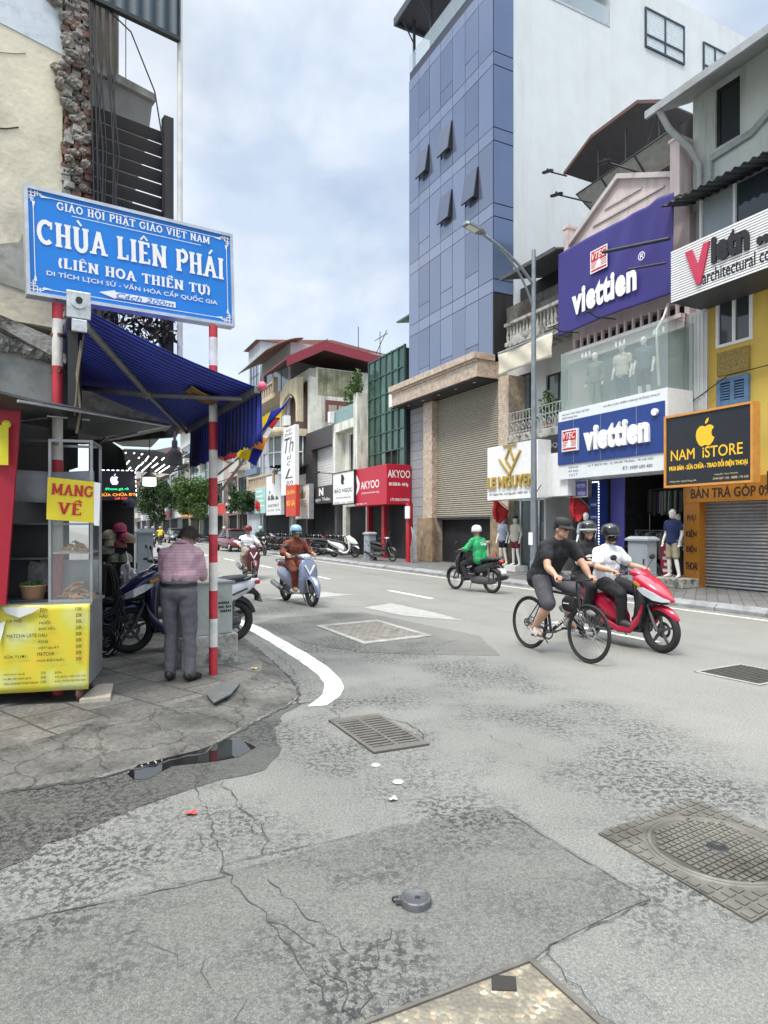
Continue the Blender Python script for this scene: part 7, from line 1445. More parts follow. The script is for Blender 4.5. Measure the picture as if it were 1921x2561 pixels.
# ---- five-colour flags on a slanted pole
def bflag(label, uvp, polys, Y0, Y1, cols, tipuv, ribs=True):
    t = thing('buddhist_flag', label, 'flag', P(*uvp[0], Y0)); tubes('pole', mat('wood_pole', (.25, .22, .18), .7), t, [[P(*uvp[0], Y0), P(*uvp[1], Y1)]], .014, 8, I4)
    m = MB()
    for k, (pts, z) in enumerate(polys):
        m.k = z; pp = []
        n_ = len(pts)
        for u, v in pts:
            f = (u-uvp[0][0])/(uvp[1][0]-uvp[0][0]); pp.append(P(u, v, Y0+(Y1-Y0)*f-.02-.03*(k % 3)*.3))
        c0 = sum(pp, Vector())/n_; m.add(pp+[c0+Vector((0, -.015 if k % 2 else .012, 0))], [(i, (i+1) % n_, n_) for i in range(n_)], True); m.add([p+Vector((0, .006, 0)) for p in pp]+[c0+Vector((0, .006, 0))], [(i, n_, (i+1) % n_) for i in range(n_)], True)
    m.build('cloth', cols, t)
fc = [mat('flag_yellow', (.78, .55, .01), .7, var=.08), mat('flag_blue', (.012, .02, .25), .7), mat('flag_red2', (.5, .025, .03), .7), mat('flag_white', (.75, .74, .72), .7, var=.05), mat('flag_orange', (.8, .24, .02), .7)]
q5 = lambda *a: [(560+x*.3255, 800+y*.3255) for x, y in a]
bflag('five colour Buddhist flag folded along a slanted pole in front of the far houses', (( 547, 1236), (727, 992)), [(q5((230, 790), (360, 705), (330, 780), (275, 870), (205, 945), (218, 880)), 0), (q5((360, 705), (445, 670), (515, 595), (455, 690), (395, 750), (290, 885), (180, 1005), (205, 945), (275, 870), (330, 780)), 1), (q5((395, 750), (455, 688), (432, 752)), 0), (q5((395, 750), (432, 752), (372, 838), (342, 822)), 2), (q5((342, 822), (372, 838), (332, 910), (282, 893)), 3), (q5((282, 893), (332, 910), (300, 1002), (220, 980)), 4), (q5((220, 980), (300, 1002), (242, 1122), (185, 1088)), 1), (q5((180, 1000), (220, 985), (188, 1085), (110, 1060), (140, 1010)), 0)], 6.75, 6.1, fc, None)
bflag('second five colour flag hanging behind the pleated valance', ((535, 1195), (640, 1110)), [(q5((-60, 1060), (5, 1020), (0, 1085)), 4), (q5((5, 1020), (50, 985), (108, 1005), (95, 1050), (0, 1085)), 2), (q5((50, 985), (100, 960), (180, 950), (160, 1010), (105, 1060), (108, 1005)), 0), (q5((0, 1085), (60, 1070), (90, 1090), (30, 1105)), 3)], 7.6, 7.3, fc, None)
# ================================================================== people
def V(*a): return Vector(a)
def headM(c, fwd, up=(0, 0, 1)):
    f = Vector(fwd).normalized(); u = Vector(up); l_ = u.cross(f).normalized(); u = f.cross(l_)
    return Matrix(((f.x, l_.x, u.x, c[0]), (f.y, l_.y, u.y, c[1]), (f.z, l_.z, u.z, c[2]), (0, 0, 0, 1)))
def pair(m, a, b, ra, rb, w0, w1, lat, n=14):
    for s in (-1, 0, 1): m.cap_cone(Vector(a)+lat*s*w0, Vector(b)+lat*s*w1, ra, rb, n)
eyem = mat('eye_dark', (.03, .02, .018), .3); browm = mat('hair_black', (.02, .017, .015), .6, var=.3, scale=60)
def person(label, p, shirt, pants, shoes=None, sk=None, sleeve=.5, leg=1., hair=None, vox=.008, build=1., bare=False, cat='person', group=None, grip=True, shirt2=None, name='person', kidface=True, fold=.03):
    t = thing(name, label, cat, (0, 0, 0), 0, group); sk = sk or skin; lat = (V(*p['shL'])-V(*p['shR'])).normalized(); B = build
    pel, neck, head = V(*p['pel']), V(*p['neck']), V(*p['head']); chest = pel.lerp(neck, .68); waist = pel.lerp(neck, .3)
    HM = headM(head, p.get('face', (1, 0, 0)), p.get('hup', (0, 0, 1)))
    m = MB(); q = .8
    pair(m, pel, waist, .095*B, .09*B, .07*B, .06*B, lat); pair(m, waist, chest, .09*B, .1*B, .06*B, .075*B, lat); pair(m, chest, neck-(neck-chest)*.22, .1*B, .06, .075*B, .05, lat)
    m.cap_cone(neck-(neck-chest)*.1, head+HM.to_3x3() @ V(-.02, 0, -.06), .056, .054)
    for s in 'LR': m.cap_cone(neck-(neck-chest)*.15, V(*p['sh'+s]), .055, .052)
    m.M = HM; m.ell((-.008, 0, .025), (.095, .076, .098), 18, 12); m.ell((.018, 0, -.045), (.072, .06, .07), 16, 10); m.cap_cone((.07, 0, -.085), (.075, 0, -.088), .026, .024)
    m.cap_cone((.083, 0, .012), (.107, 0, -.022), .010, .015); m.ell((.078, .03, .028), (.018, .026, .009), 8, 6); m.ell((.078, -.03, .028), (.018, .026, .009), 8, 6); m.ell((.082, 0, -.058), (.014, .026, .012), 10, 6)
    for s in (-1, 1): m.ell((-.005, .078*s, -.005), (.02, .01, .03), 10, 6)
    m.M = I4
    for s, sg in (('L', 1), ('R', -1)):
        sh, el, wr = V(*p['sh'+s]), V(*p['el'+s]), V(*p['wr'+s]); m.cap_cone(sh, el, .05*B, .041*B); m.cap_cone(el, el.lerp(wr, .35), .041*B, .043*B); m.cap_cone(el.lerp(wr, .35), wr, .043*B, .027)
        d = V(*p['hd'+s]).normalized() if 'hd'+s in p else (wr-el).normalized(); dn = V(*p.get('hn'+s, (0, 0, -1))); sd_ = d.cross(dn)
        if sd_.length < .1: sd_ = d.cross(V(0, 1, .2))
        sd_.normalize(); dn = sd_.cross(d).normalized()
        if dn.dot(V(*p.get('hn'+s, (0, 0, -1)))) < 0: dn = -dn
        pm = wr+d*.075
        for k in (-1, 0, 1): m.cap_cone(wr+sd_*k*.016+d*.01, pm+sd_*k*.024, .017, .014, 8)
        cu = 1.0 if grip else .35
        for k, L_ in enumerate((.062, .074, .07, .054)):
            b0 = pm+sd_*(k-1.5)*.019; a1 = d*(1-.35*cu)+dn*.9*cu; a2 = d*(.2-.6*cu)+dn*(.5+.5*cu)
            b1 = b0+a1.normalized()*L_*.5; b2 = b1+a2.normalized()*L_*.55; m.cap_cone(b0, b1, .0095, .009, 7); m.cap_cone(b1, b2, .009, .0075, 7)
        tb = wr+d*.03-sd_*.03*(1 if True else -1); m.cap_cone(tb, tb+(d*.6-sd_*.5+dn*.5).normalized()*.04, .0125, .011, 7); m.cap_cone(tb+(d*.6-sd_*.5+dn*.5).normalized()*.04, tb+(d*.8-sd_*.2+dn*.9).normalized()*.075, .011, .009, 7)
        hp, kn, an, to = V(*p['hp'+s]), V(*p['kn'+s]), V(*p['an'+s]), V(*p['to'+s]); m.cap_cone(hp, kn, .085*B, .056*B); m.cap_cone(kn, kn.lerp(an, .35), .053*B, .058*B); m.cap_cone(kn.lerp(an, .35), an, .058*B, .036)
        fd = (to-an); m.cap_cone(an+V(0, 0, -.02)-V(fd.x, fd.y, 0)*.22, an.lerp(to, .6)+V(0, 0, -.012), .035, .034, 10); m.cap_cone(an.lerp(to, .5)+V(0, 0, -.018), to, .036, .024, 10)
    remesh(m.build('body', sk, t), vox, 3)
    # eyes and brows
    if kidface:
        m = MB(); m.M = HM
        for s in (-1, 1): m.ell((.0865, .031*s, .012), (.008, .013, .0065), 10, 6); m.tube([(.09, .014*s, .036), (.094, .03*s, .041), (.085, .048*s, .036)], .0045, 5)
        m.build('eyes', eyem, t)
    # shirt
    if shirt:
        m = MB(); o = .018*B; hem = pel-(neck-pel).normalized()*p.get('hem', .05)
        pair(m, hem, waist, .11*B+o, .098*B+o, .075*B, .066*B, lat); pair(m, waist, chest, .098*B+o, .105*B+o, .066*B, .082*B, lat); pair(m, chest, neck-(neck-chest)*.2, .105*B+o, .06+o, .08*B, .055, lat)
        m.cap_cone(neck-(neck-chest)*.12, neck+(head-neck)*.12, .068, .064)
        for s in 'LR':
            sh, el, wr = V(*p['sh'+s]), V(*p['el'+s]), V(*p['wr'+s]); m.cap_cone(neck-(neck-chest)*.2, sh, .062, .06+o); 
            if sleeve <= 1: m.cap_cone(sh, sh.lerp(el, sleeve), .058*B+o, .05*B+o*1.3)
            else: m.cap_cone(sh, el, .058*B+o, .048*B+o); m.cap_cone(el, el.lerp(wr, sleeve-1), .05*B+o, .033+o)
        ob = m.build('shirt', shirt, t); remesh(ob, max(vox, .01), 4, fold, .1)
    if pants:
        m = MB(); o = .016; pair(m, pel-(neck-pel).normalized()*.04, pel.lerp(neck, .22), .108*B+o*.4, .098*B+o*.4, .07*B, .066*B, lat)
        for s in 'LR':
            hp, kn, an = V(*p['hp'+s]), V(*p['kn'+s]), V(*p['an'+s]); m.cap_cone(hp, pel, .1*B, .1*B)
            if leg <= .5: m.cap_cone(hp, hp.lerp(kn, leg*2), .092*B+o, .066*B+o*1.6)
            else: m.cap_cone(hp, kn, .092*B+o, .064*B+o); m.cap_cone(kn, kn.lerp(an, leg*2-1), .062*B+o, .046+o)
        remesh(m.build('trousers', pants, t), max(vox, .01), 4, fold*.8, .12)
    if shoes:
        for s in 'LR':
            an, to = V(*p['an'+s]), V(*p['to'+s]); fd = V(to.x-an.x, to.y-an.y, 0); m = MB(); h0 = an-fd*.28+V(0, 0, -.025)
            m.cap_cone(h0, an.lerp(to, .6)+V(0, 0, -.012), .046, .045, 12); m.cap_cone(an.lerp(to, .5)+V(0, 0, -.015), to, .046, .033, 12); m.cap_cone(an+V(0, 0, -.0), h0+V(0, 0, .01), .046, .045, 10)
            remesh(m.build('shoe', shoes, t), .01, 2)
    WM['HM'+t.name] = HM
    return t
def part(t, name, fn, mt, hm=False, **k):
    m = MB(); m.M = WM['HM'+t.name] if hm else I4; fn(m); return m.build(name, mt, t, **k)
def hair_cap(t, mt, low=-.15, back=.02, bald=False, locks=0):
    def fn(m):
        rings = []
        for i in range(12):
            a = low+(pi/2-low)*i/11; r_ = []
            for j in range(28):
                b = 2*pi*j/28; f = cos(b); a2 = a if f < .25 else max(a, .55+.25*f)
                if f > .25 and i < 11: a2 = max(a2, a)
                k = 1+R(-.03, .03); r_.append(V(-.012+.107*cos(a2)*f*k, .089*cos(a2)*sin(b)*k, .022+.113*sin(a2)*k-(.03 if f < -.3 and i == 0 else 0)))
            rings.append(r_)
        m.loft(rings, True)
        for k in range(locks):
            i = random.randrange(0, 11); j = random.randrange(28); p = rings[i][j]; q = rings[max(0, i-2)][(j+random.choice((-1, 0, 1))) % 28]; o = (p-V(-.012, 0, .022)).normalized()*.006
            m.tube([p, p.lerp(q, .5)+o, q+o*.5], [.006, .005, .002], 4)
    return part(t, 'hair', fn, mt, True)
def helmet(t, mt, trim=None, visor=True, brim=.04, stripe=None):
    def fn(m):
        m.M = m.M @ Matrix.Translation((-.008, 0, .03)); m.lathe([(.118, -.03), (.124, -.02), (.128, .02), (.118, .075), (.09, .115), (.05, .132), (.0, .138)], n=28)
        m.lathe([(.118, -.03), (.11, -.028), (.112, .03), (.0, .12)], n=20)
        if brim: m.loft([[V(.1*cos(a)+(brim if k else 0)*1.2, .118*sin(a)*(1-.15*k), -.02-.012*k+dz) for a in [radians(-75+150*i/14) for i in range(15)]] for k, dz in ((0, 0), (1, 0), (1, -.006), (0, -.006))], False, False)
    h_ = part(t, 'helmet', fn, mt, True)
    if visor: m = MB(); m.M = WM['HM'+t.name]; m.loft([[V(.005+(.122+.012*k)*cos(a), (.122+.012*k)*sin(a), .045-.075*k) for a in [radians(-72+144*i/16) for i in range(17)]] for k in (0, .5, 1)], False, False); m.build('visor', glass, h_)
    if trim: m = MB(); m.M = WM['HM'+t.name] @ Matrix.Translation((-.008, 0, .03)); m.lathe([(.1275, -.012), (.1285, .0), (.1275, .012)], n=28); m.build('trim', trim, h_)
    m = MB(); m.M = WM['HM'+t.name]
    for s in (-1, 1): m.tube([(.0, .11*s, .01), (.025, .085*s, -.06), (.05, .02*s, -.125)], .006, 5)
    m.build('strap', black, h_)
    return h_
def specs(t, tint=None):
    def fn(m):
        for s in (-1, 1): m.ring((.099, .033*s, .01), (1, .25*s, 0), .022, .0028, 18, 5); m.tube([(.092, .054*s, .014), (.0, .082*s, .012)], .0025, 5)
        m.tube([(.104, -.011, .013), (.104, .011, .013)], .0025, 5)
    g_ = part(t, 'spectacles', fn, black, True)
    if tint: part(t, 'sunglass_lenses', lambda m: [m.ell((.1, .033*s, .01), (.003, .021, .019), 12, 6) for s in (-1, 1)], tint, True)
def maskp(t, mt): return part(t, 'face_mask', lambda m: (m.ell((.045, 0, -.045), (.074, .07, .052), 18, 10), m.tube([(.03, .07, -.03), (-.005, .083, .005)], .003, 4), m.tube([(.03, -.07, -.03), (-.005, -.083, .005)], .003, 4)), mt, True)
def chest_print(t, body, mt, c, w_, h_, out, up=(0, 0, 1)):
    """print on cloth: small raised lettering on the shirt front or back"""
    o = Vector(out).normalized(); r = Vector(up).cross(o).normalized(); M = FR(c, r, up); m = MB()
    text(m, body, M, -w_/2, w_/2, -h_/2, h_/2, bold=.04); return m.build('shirt_print', mt, t)
# ================================================================== two-wheelers (x forward, y left)
def rx(x, cz, ry, rz, n=16, p=2.6, cy=0):
    f = lambda c: math.copysign(abs(c)**(2/p), c)
    return [V(x, cy+ry*f(cos(2*pi*k/n)), cz+rz*f(sin(2*pi*k/n))) for k in range(n)]
def rz_(z, cx, rx_, ry, n=16, p=2.6):
    f = lambda c: math.copysign(abs(c)**(2/p), c)
    return [V(cx+rx_*f(cos(2*pi*k/n)), ry*f(sin(2*pi*k/n)), z) for k in range(n)]
tyrem = mat('tyre', (.022, .022, .023), .75, bump=.3, bscale=90); chrome = mat('chrome', (.55, .55, .55), .2, .95, var=.1); engm = mat('engine_grey', (.12, .12, .125), .5, .6, var=.3, scale=20)
lampm = mat('headlamp', (.62, .66, .7), .08, .25, var=.1, scale=30); tailm = mat('tail_lamp', (.45, .01, .015), .2); platem = mat('plate_white', (.7, .7, .68), .5)
def wheel(par, x, r, wt=.05, spokes=5, wire=False, rimm=None, y=0):
    m = MB(); m.ring((x, y, r), (0, 1, 0), r-wt, (wt, wt*.85), 36, 10); t_ = m.build('wheel', tyrem, par); rimm = rimm or engm
    m = MB(); rr_ = r-wt*1.5; m.ring((x, y, r), (0, 1, 0), rr_, (.014, wt*.5), 36, 6); m.cyl((x, y-.045, r), (x, y+.045, r), .03, n=14)
    if wire:
        for k in range(28):
            a = 2*pi*k/28; a2 = a+(.5 if k % 2 else -.5); s = .025 if k % 4 < 2 else -.025; m.tube([(x+.022*cos(a2), y+s, r+.022*sin(a2)), (x+rr_*cos(a), y, r+rr_*sin(a))], .0022, 4)
    else:
        for k in range(spokes):
            a = 2*pi*k/spokes+.3; d = V(cos(a), 0, sin(a)); e = V(-sin(a), 0, cos(a)); c_ = V(x, y, r)
            m.prism([c_+d*.025-e*.02+V(0, -.012, 0), c_+d*rr_-e*.012+V(0, -.012, 0), c_+d*rr_+e*.012+V(0, -.012, 0), c_+d*.025+e*.02+V(0, -.012, 0)], (0, .024, 0))
        m.ring((x, y+.05, r), (0, 1, 0), .085, (.02, .002), 24, 6)
    m.build('rim', rimm, t_); return t_
def scooter(label, main, second=None, kind='maxi', wheels=None, group='motorbikes and scooters', seatm=None, plate=True, tail=None, lampc=None, shield=None):
    t = thing('motor_scooter' if kind != 'under' else 'motorbike', label, 'scooter' if kind != 'under' else 'motorbike', (0, 0, 0), 0, group); second = second or black; seatm = seatm or mat('seat_vinyl', (.025, .025, .027), .55, bump=.2); tail = tail or main
    under = kind == 'under'; cl = kind == 'classic'; r = .285 if not under else .295; wb = .64; wt = .05 if not under else .038
    wheel(t, wb, r, wt, wire=under, rimm=wheels); wheel(t, -wb, r, wt*1.1, wire=under, rimm=wheels)
    bp_ = lambda nm, fn, mt, par=t, ss=0: (lambda o: subsurf(o, ss) if ss else o)((lambda m: (fn(m), m.build(nm, mt, par))[1])(MB()))
    # rear bodywork and seat
    if under: secs = [(-.98, .035, .72, .80), (-.8, .075, .62, .80), (-.5, .1, .5, .76), (-.2, .1, .45, .70), (.05, .075, .44, .60), (.25, .055, .46, .56), (.4, .05, .52, .62)]
    elif cl: secs = [(-.92, .06, .62, .72), (-.8, .14, .5, .76), (-.5, .18, .38, .77), (-.2, .17, .3, .74), (-.05, .14, .26, .66), (.02, .11, .26, .5)]
    else: secs = [(-1.0, .03, .76, .82), (-.85, .09, .64, .82), (-.55, .145, .48, .78), (-.25, .16, .36, .74), (-.05, .14, .28, .64), (.05, .11, .26, .46)]
    bp_('rear_body', lambda m: m.loft([rx(x, (a+b)/2, w_, (b-a)/2) for x, w_, a, b in secs]), tail)
    bp_('seat', lambda m: m.loft([rx(x, (a+b)/2, w_, (b-a)/2, 14, 3) for x, w_, a, b in ((-.88, .06, .81, .85), (-.78, .11, .79, .875), (-.55, .135, .765, .865), (-.4, .14, .75, .82), (-.2, .135, .73, .80), (-.03, .10, .69, .76), (.05, .05, .66, .71))]), seatm)
    if not under:
        bp_('floorboard', lambda m: m.loft([rx(x, .27, w_, .045, 12, 4) for x, w_ in ((-.1, .15), (.05, .18), (.25, .18), (.4, .14))]), second)
    # front shield
    if cl: sec = [(.26, .42, .04, .17), (.45, .46, .05, .2), (.65, .47, .06, .21), (.82, .45, .065, .19), (.93, .42, .06, .13)]
    elif under: sec = [(.42, .44, .035, .12), (.55, .43, .05, .17), (.7, .43, .06, .19), (.82, .43, .06, .15), (.92, .41, .05, .08)]
    else: sec = [(.26, .36, .04, .12), (.42, .40, .055, .15), (.58, .42, .07, .18), (.74, .42, .09, .195), (.86, .39, .10, .17), (.95, .34, .08, .12)]
    bp_('leg_shield', lambda m: m.loft([rz_(z, cx, a, b) for z, cx, a, b in sec]), shield or main)
    bp_('inner_panel', lambda m: m.loft([rz_(z, cx-a*.75, .03, b*.86) for z, cx, a, b in sec[:-1]]), second)
    if kind == 'maxi':
        bp_('nose', lambda m: m.loft([rx(x, z, w_, h_, 16, 2.2) for x, z, w_, h_ in ((.30, .93, .13, .085), (.40, .89, .17, .11), (.52, .83, .175, .12), (.64, .765, .14, .105), (.74, .715, .09, .07), (.81, .685, .04, .035), (.84, .675, .012, .012))]), main)
        for s in (-1, 1): bp_('headlight', lambda m: m.loft([[V(x, s*(y0+.004), z0), V(x, s*y1, z0+.0), V(x, s*y1, z1), V(x, s*(y0+.004), z1)][::s] for x, y0, y1, z0, z1 in ((.42, .1, .178, .80, .83), (.52, .1, .19, .735, .825), (.64, .08, .158, .675, .77), (.74, .05, .105, .655, .71), (.81, .02, .052, .66, .68))], True, True, False), lampm)
        bp_('side_stripe', lambda m: [m.tube([(-.8, s*.118, .70), (-.5, s*.158, .60), (-.25, s*.168, .48)], .012, 6) for s in (-1, 1)], second)
        for s in (-1, 1): bp_('belly_panel', lambda m: m.loft([rx(x, z, .02, h_, 10, 2.5, s*y) for x, z, y, h_ in ((-.2, .34, .16, .05), (.1, .24, .17, .04), (.3, .27, .165, .06), (.44, .42, .18, .07), (.5, .56, .19, .05))]), main)
    if kind == 'maxi':
        bp_('nose_grille', lambda m: m.loft([rx(x, z, w_, h_, 12, 2.4) for x, z, w_, h_ in ((.5, .68, .12, .05), (.62, .655, .09, .04), (.72, .64, .05, .025))]), black)
        for s in (-1, 1): bp_('turn_signal', lambda m: m.loft([[V(x, s*(y0+.006), z0), V(x, s*(y0+.008), z1)]+[V(x, s*(y0-.01), z1), V(x, s*(y0-.01), z0)] for x, y0, z0, z1 in ((.36, .172, .87, .90), (.46, .185, .825, .865))], True, True, False), mat('amber', (.6, .25, .03), .2))
    if cl: bp_('front_badge', lambda m: m.prism([(.535, -.12, .82), (.54, 0, .62), (.535, .12, .82), (.53, .09, .84), (.535, 0, .68), (.53, -.09, .84)][::-1], (.012, 0, 0)), lampc or white)
    # handlebar
    hx, hz = .27, 1.0
    bp_('handle_cover', lambda m: m.loft([rx(x, z, w_, h_, 14, 2.4) for x, z, w_, h_ in ((.2, .985, .09, .03), (.27, 1.0, .15, .05), (.36, .985, .13, .065), (.43, .95, .07, .035))]), main)
    if kind != 'maxi': bp_('headlight', lambda m: m.ell((.41, 0, .985), (.05, .085 if cl else .1, .065 if cl else .05), 16, 10), lampm)
    else: bp_('dash_visor', lambda m: m.loft([rx(x, z, w_, h_, 12, 2.2) for x, z, w_, h_ in ((.26, 1.05, .07, .012), (.36, 1.02, .09, .02), (.43, .96, .05, .02))]), greyglass)
    hb = bp_('handlebar', lambda m: (m.tube([(.17, -.34, 1.0), (.24, -.15, 1.02), (.24, .15, 1.02), (.17, .34, 1.0)], .013, 8), m.cyl((.3, 0, .95), (.36, 0, .8), .03)), engm)
    bp_('grips', lambda m: [m.cyl((.17-.0, s*.34, 1.0), (.2, s*.225, 1.012), .019, n=10) for s in (-1, 1)], rubber, hb); bp_('levers', lambda m: [m.tube([(.24, s*.2, 1.0), (.26, s*.3, .985), (.25, s*.36, .985)], .006, 5) for s in (-1, 1)], chrome, hb)
    for s in (-1, 1):
        mi = bp_('mirror', lambda m: m.ell((.2, s*.36, 1.2), (.02, .06, .04), 12, 8), black); bp_('mirror_stem', lambda m: m.tube([(.24, s*.2, 1.03), (.23, s*.27, 1.1), (.21, s*.35, 1.17)], .006, 5), black, mi)
    # front fender, forks, engine, exhaust, plate
    fm_ = main if not under else main
    def fen(m, x, R_, a0, a1, wd, n_=14):
        rings = []
        for i in range(n_+1):
            a = a0+(a1-a0)*i/n_; d = V(cos(a), 0, sin(a)); k = sin(pi*i/n_)**.5 if 0 < i < n_ else .35
            rings.append([V(x, 0, r)+d*(R_+.012*(1-abs(q)**2))+V(0, wd*k*q, 0)-d*.05*abs(q)**3 for q in (-1, -.7, -.35, 0, .35, .7, 1)]+[V(x, 0, r)+d*(R_-.006)+V(0, wd*k*q, 0)-d*.05*abs(q)**3 for q in (1, .35, 0, -.35, -1)])
        m.loft(rings)
    bp_('front_fender', lambda m: fen(m, wb, r+.03, radians(30 if kind == 'maxi' else -5 if not cl else -15), radians(120 if kind == 'maxi' else 140), .085 if cl else .07), fm_)
    bp_('fork', lambda m: [m.tube([(.42, s*.05, .72), (wb-.03, s*.075, r+.05), (wb, s*.075, r)], .022, 8) for s in (-1, 1)], engm)
    bp_('engine', lambda m: (m.loft([rx(x, z, w_, h_, 12, 3) for x, z, w_, h_ in ((-.72, r, .06, .07), (-.5, .29, .09, .09), (-.25, .3, .11, .11), (-.02, .28, .1, .08))]), m.tube([(-.6, .08, r), (-.62, .09, .62)], .025, 8), m.tube([(-.6, -.08, r), (-.62, -.09, .6)], .022, 8)), engm)
    ex = bp_('exhaust', lambda m: (m.tube([(-.05, -.1, .22), (-.25, -.14, .2), (-.45, -.16, .26)], .022, 8), m.tube([(-.42, -.165, .27), (-.5, -.17, .29), (-.95, -.175, .40), (-1.0, -.175, .41)], [.04, .055, .058, .03], 12)), engm); bp_('heat_shield', lambda m: m.loft([[V(x, -.232, z-.03), V(x, -.232, z+.04), V(x, -.215, z+.06)] for x, z in ((-.52, .3), (-.9, .39))], True, True, False), chrome if not under else black, ex)
    bp_('rear_fender', lambda m: fen(m, -wb, r+.04, radians(20), radians(165), .07), black)
    bp_('tail_light', lambda m: m.loft([rx(x, .77, w_, .03, 10) for x, w_ in ((-.93, .075), (-1.0, .05), (-1.02, .02))]), tailm)
    if plate: pl_ = bp_('number_plate', lambda m: m.prism([(-1.03, -.09, .5), (-1.03, .09, .5), (-.98, .09, .63), (-.98, -.09, .63)], (-.006, 0, 0)), platem); bp_('plate_bracket', lambda m: (m.loft([rx(x, z, w_, h_, 10, 3) for x, z, w_, h_ in ((-.8, .68, .07, .06), (-.92, .66, .06, .05), (-.99, .6, .05, .04))]), m.box((-.99, -.03, .52), (-.96, .03, .62))), black, pl_)
    bp_('grab_rail', lambda m: m.tube([(-.75, -.12, .82), (-.92, -.12, .88), (-.98, 0, .89), (-.92, .12, .88), (-.75, .12, .82)], .013, 6), engm)
    if under: bp_('foot_pegs', lambda m: (m.tube([(.05, -.3, .28), (.05, .3, .28)], .014, 6), m.box((-.05, -.06, .3), (.25, .06, .42))), engm)
    bp_('kickstand', lambda m: m.tube([(-.05, .1, .24), (-.12, .22, .01 if not plate else .1)], .011, 6), engm)
    return t
def recolor(root, **k):
    for ch in root.children_recursive:
        b = ch.name.split('.')[0]
        if b in k: ch.material_slots[0].link = 'OBJECT'; ch.material_slots[0].material = k[b]
HD = atan2(-.8922, .4517)          # heading of traffic coming towards us
def heading(x, y): return atan2(y, x)
def seat_pose(dx=0., lean=.08, head=(0, 0), hands=(.185, .29, 1.02), knee=(.2, .19, .70), foot=(.14, .14, .36), hip=.86, face=(1, 0, 0), h=1.):
    x = -.27+dx; n = (x+lean, 0, hip+.46*h); p = dict(pel=(x, 0, hip), neck=n, head=(n[0]+.035+head[0], head[1], n[2]+.165), face=face)
    for s, g in (('L', 1), ('R', -1)):
        p['sh'+s] = (n[0]-.01, g*.175, n[2]-.065); wr = V(hands[0]-.07, g*hands[1], hands[2]+.02); sh = V(*p['sh'+s]); mid = sh.lerp(wr, .5); p['wr'+s] = tuple(wr); p['el'+s] = (mid.x-.06, mid.y+g*.09, mid.z-.09)
        p['hd'+s] = (1, 0, -.1); p['hp'+s] = (x+.02, g*.09, hip-.02); p['kn'+s] = (knee[0], g*knee[1], knee[2]); p['an'+s] = (foot[0]-.02, g*foot[1], foot[2]); p['to'+s] = (foot[0]+.13, g*(foot[1]+.02), foot[2]-.05)
    return p
blackcloth = mat('black_cloth', (.02, .02, .022), .85, var=.2); whitecloth = mat('white_cloth', (.72, .73, .75), .8, var=.05); greycloth = mat('grey_cloth', (.10, .10, .115), .85, var=.12, scale=12); whitehelm = mat('white_gloss', (.72, .72, .72), .2, var=.03); blackhelm = mat('black_gloss', (.02, .02, .022), .15, coat=.5)
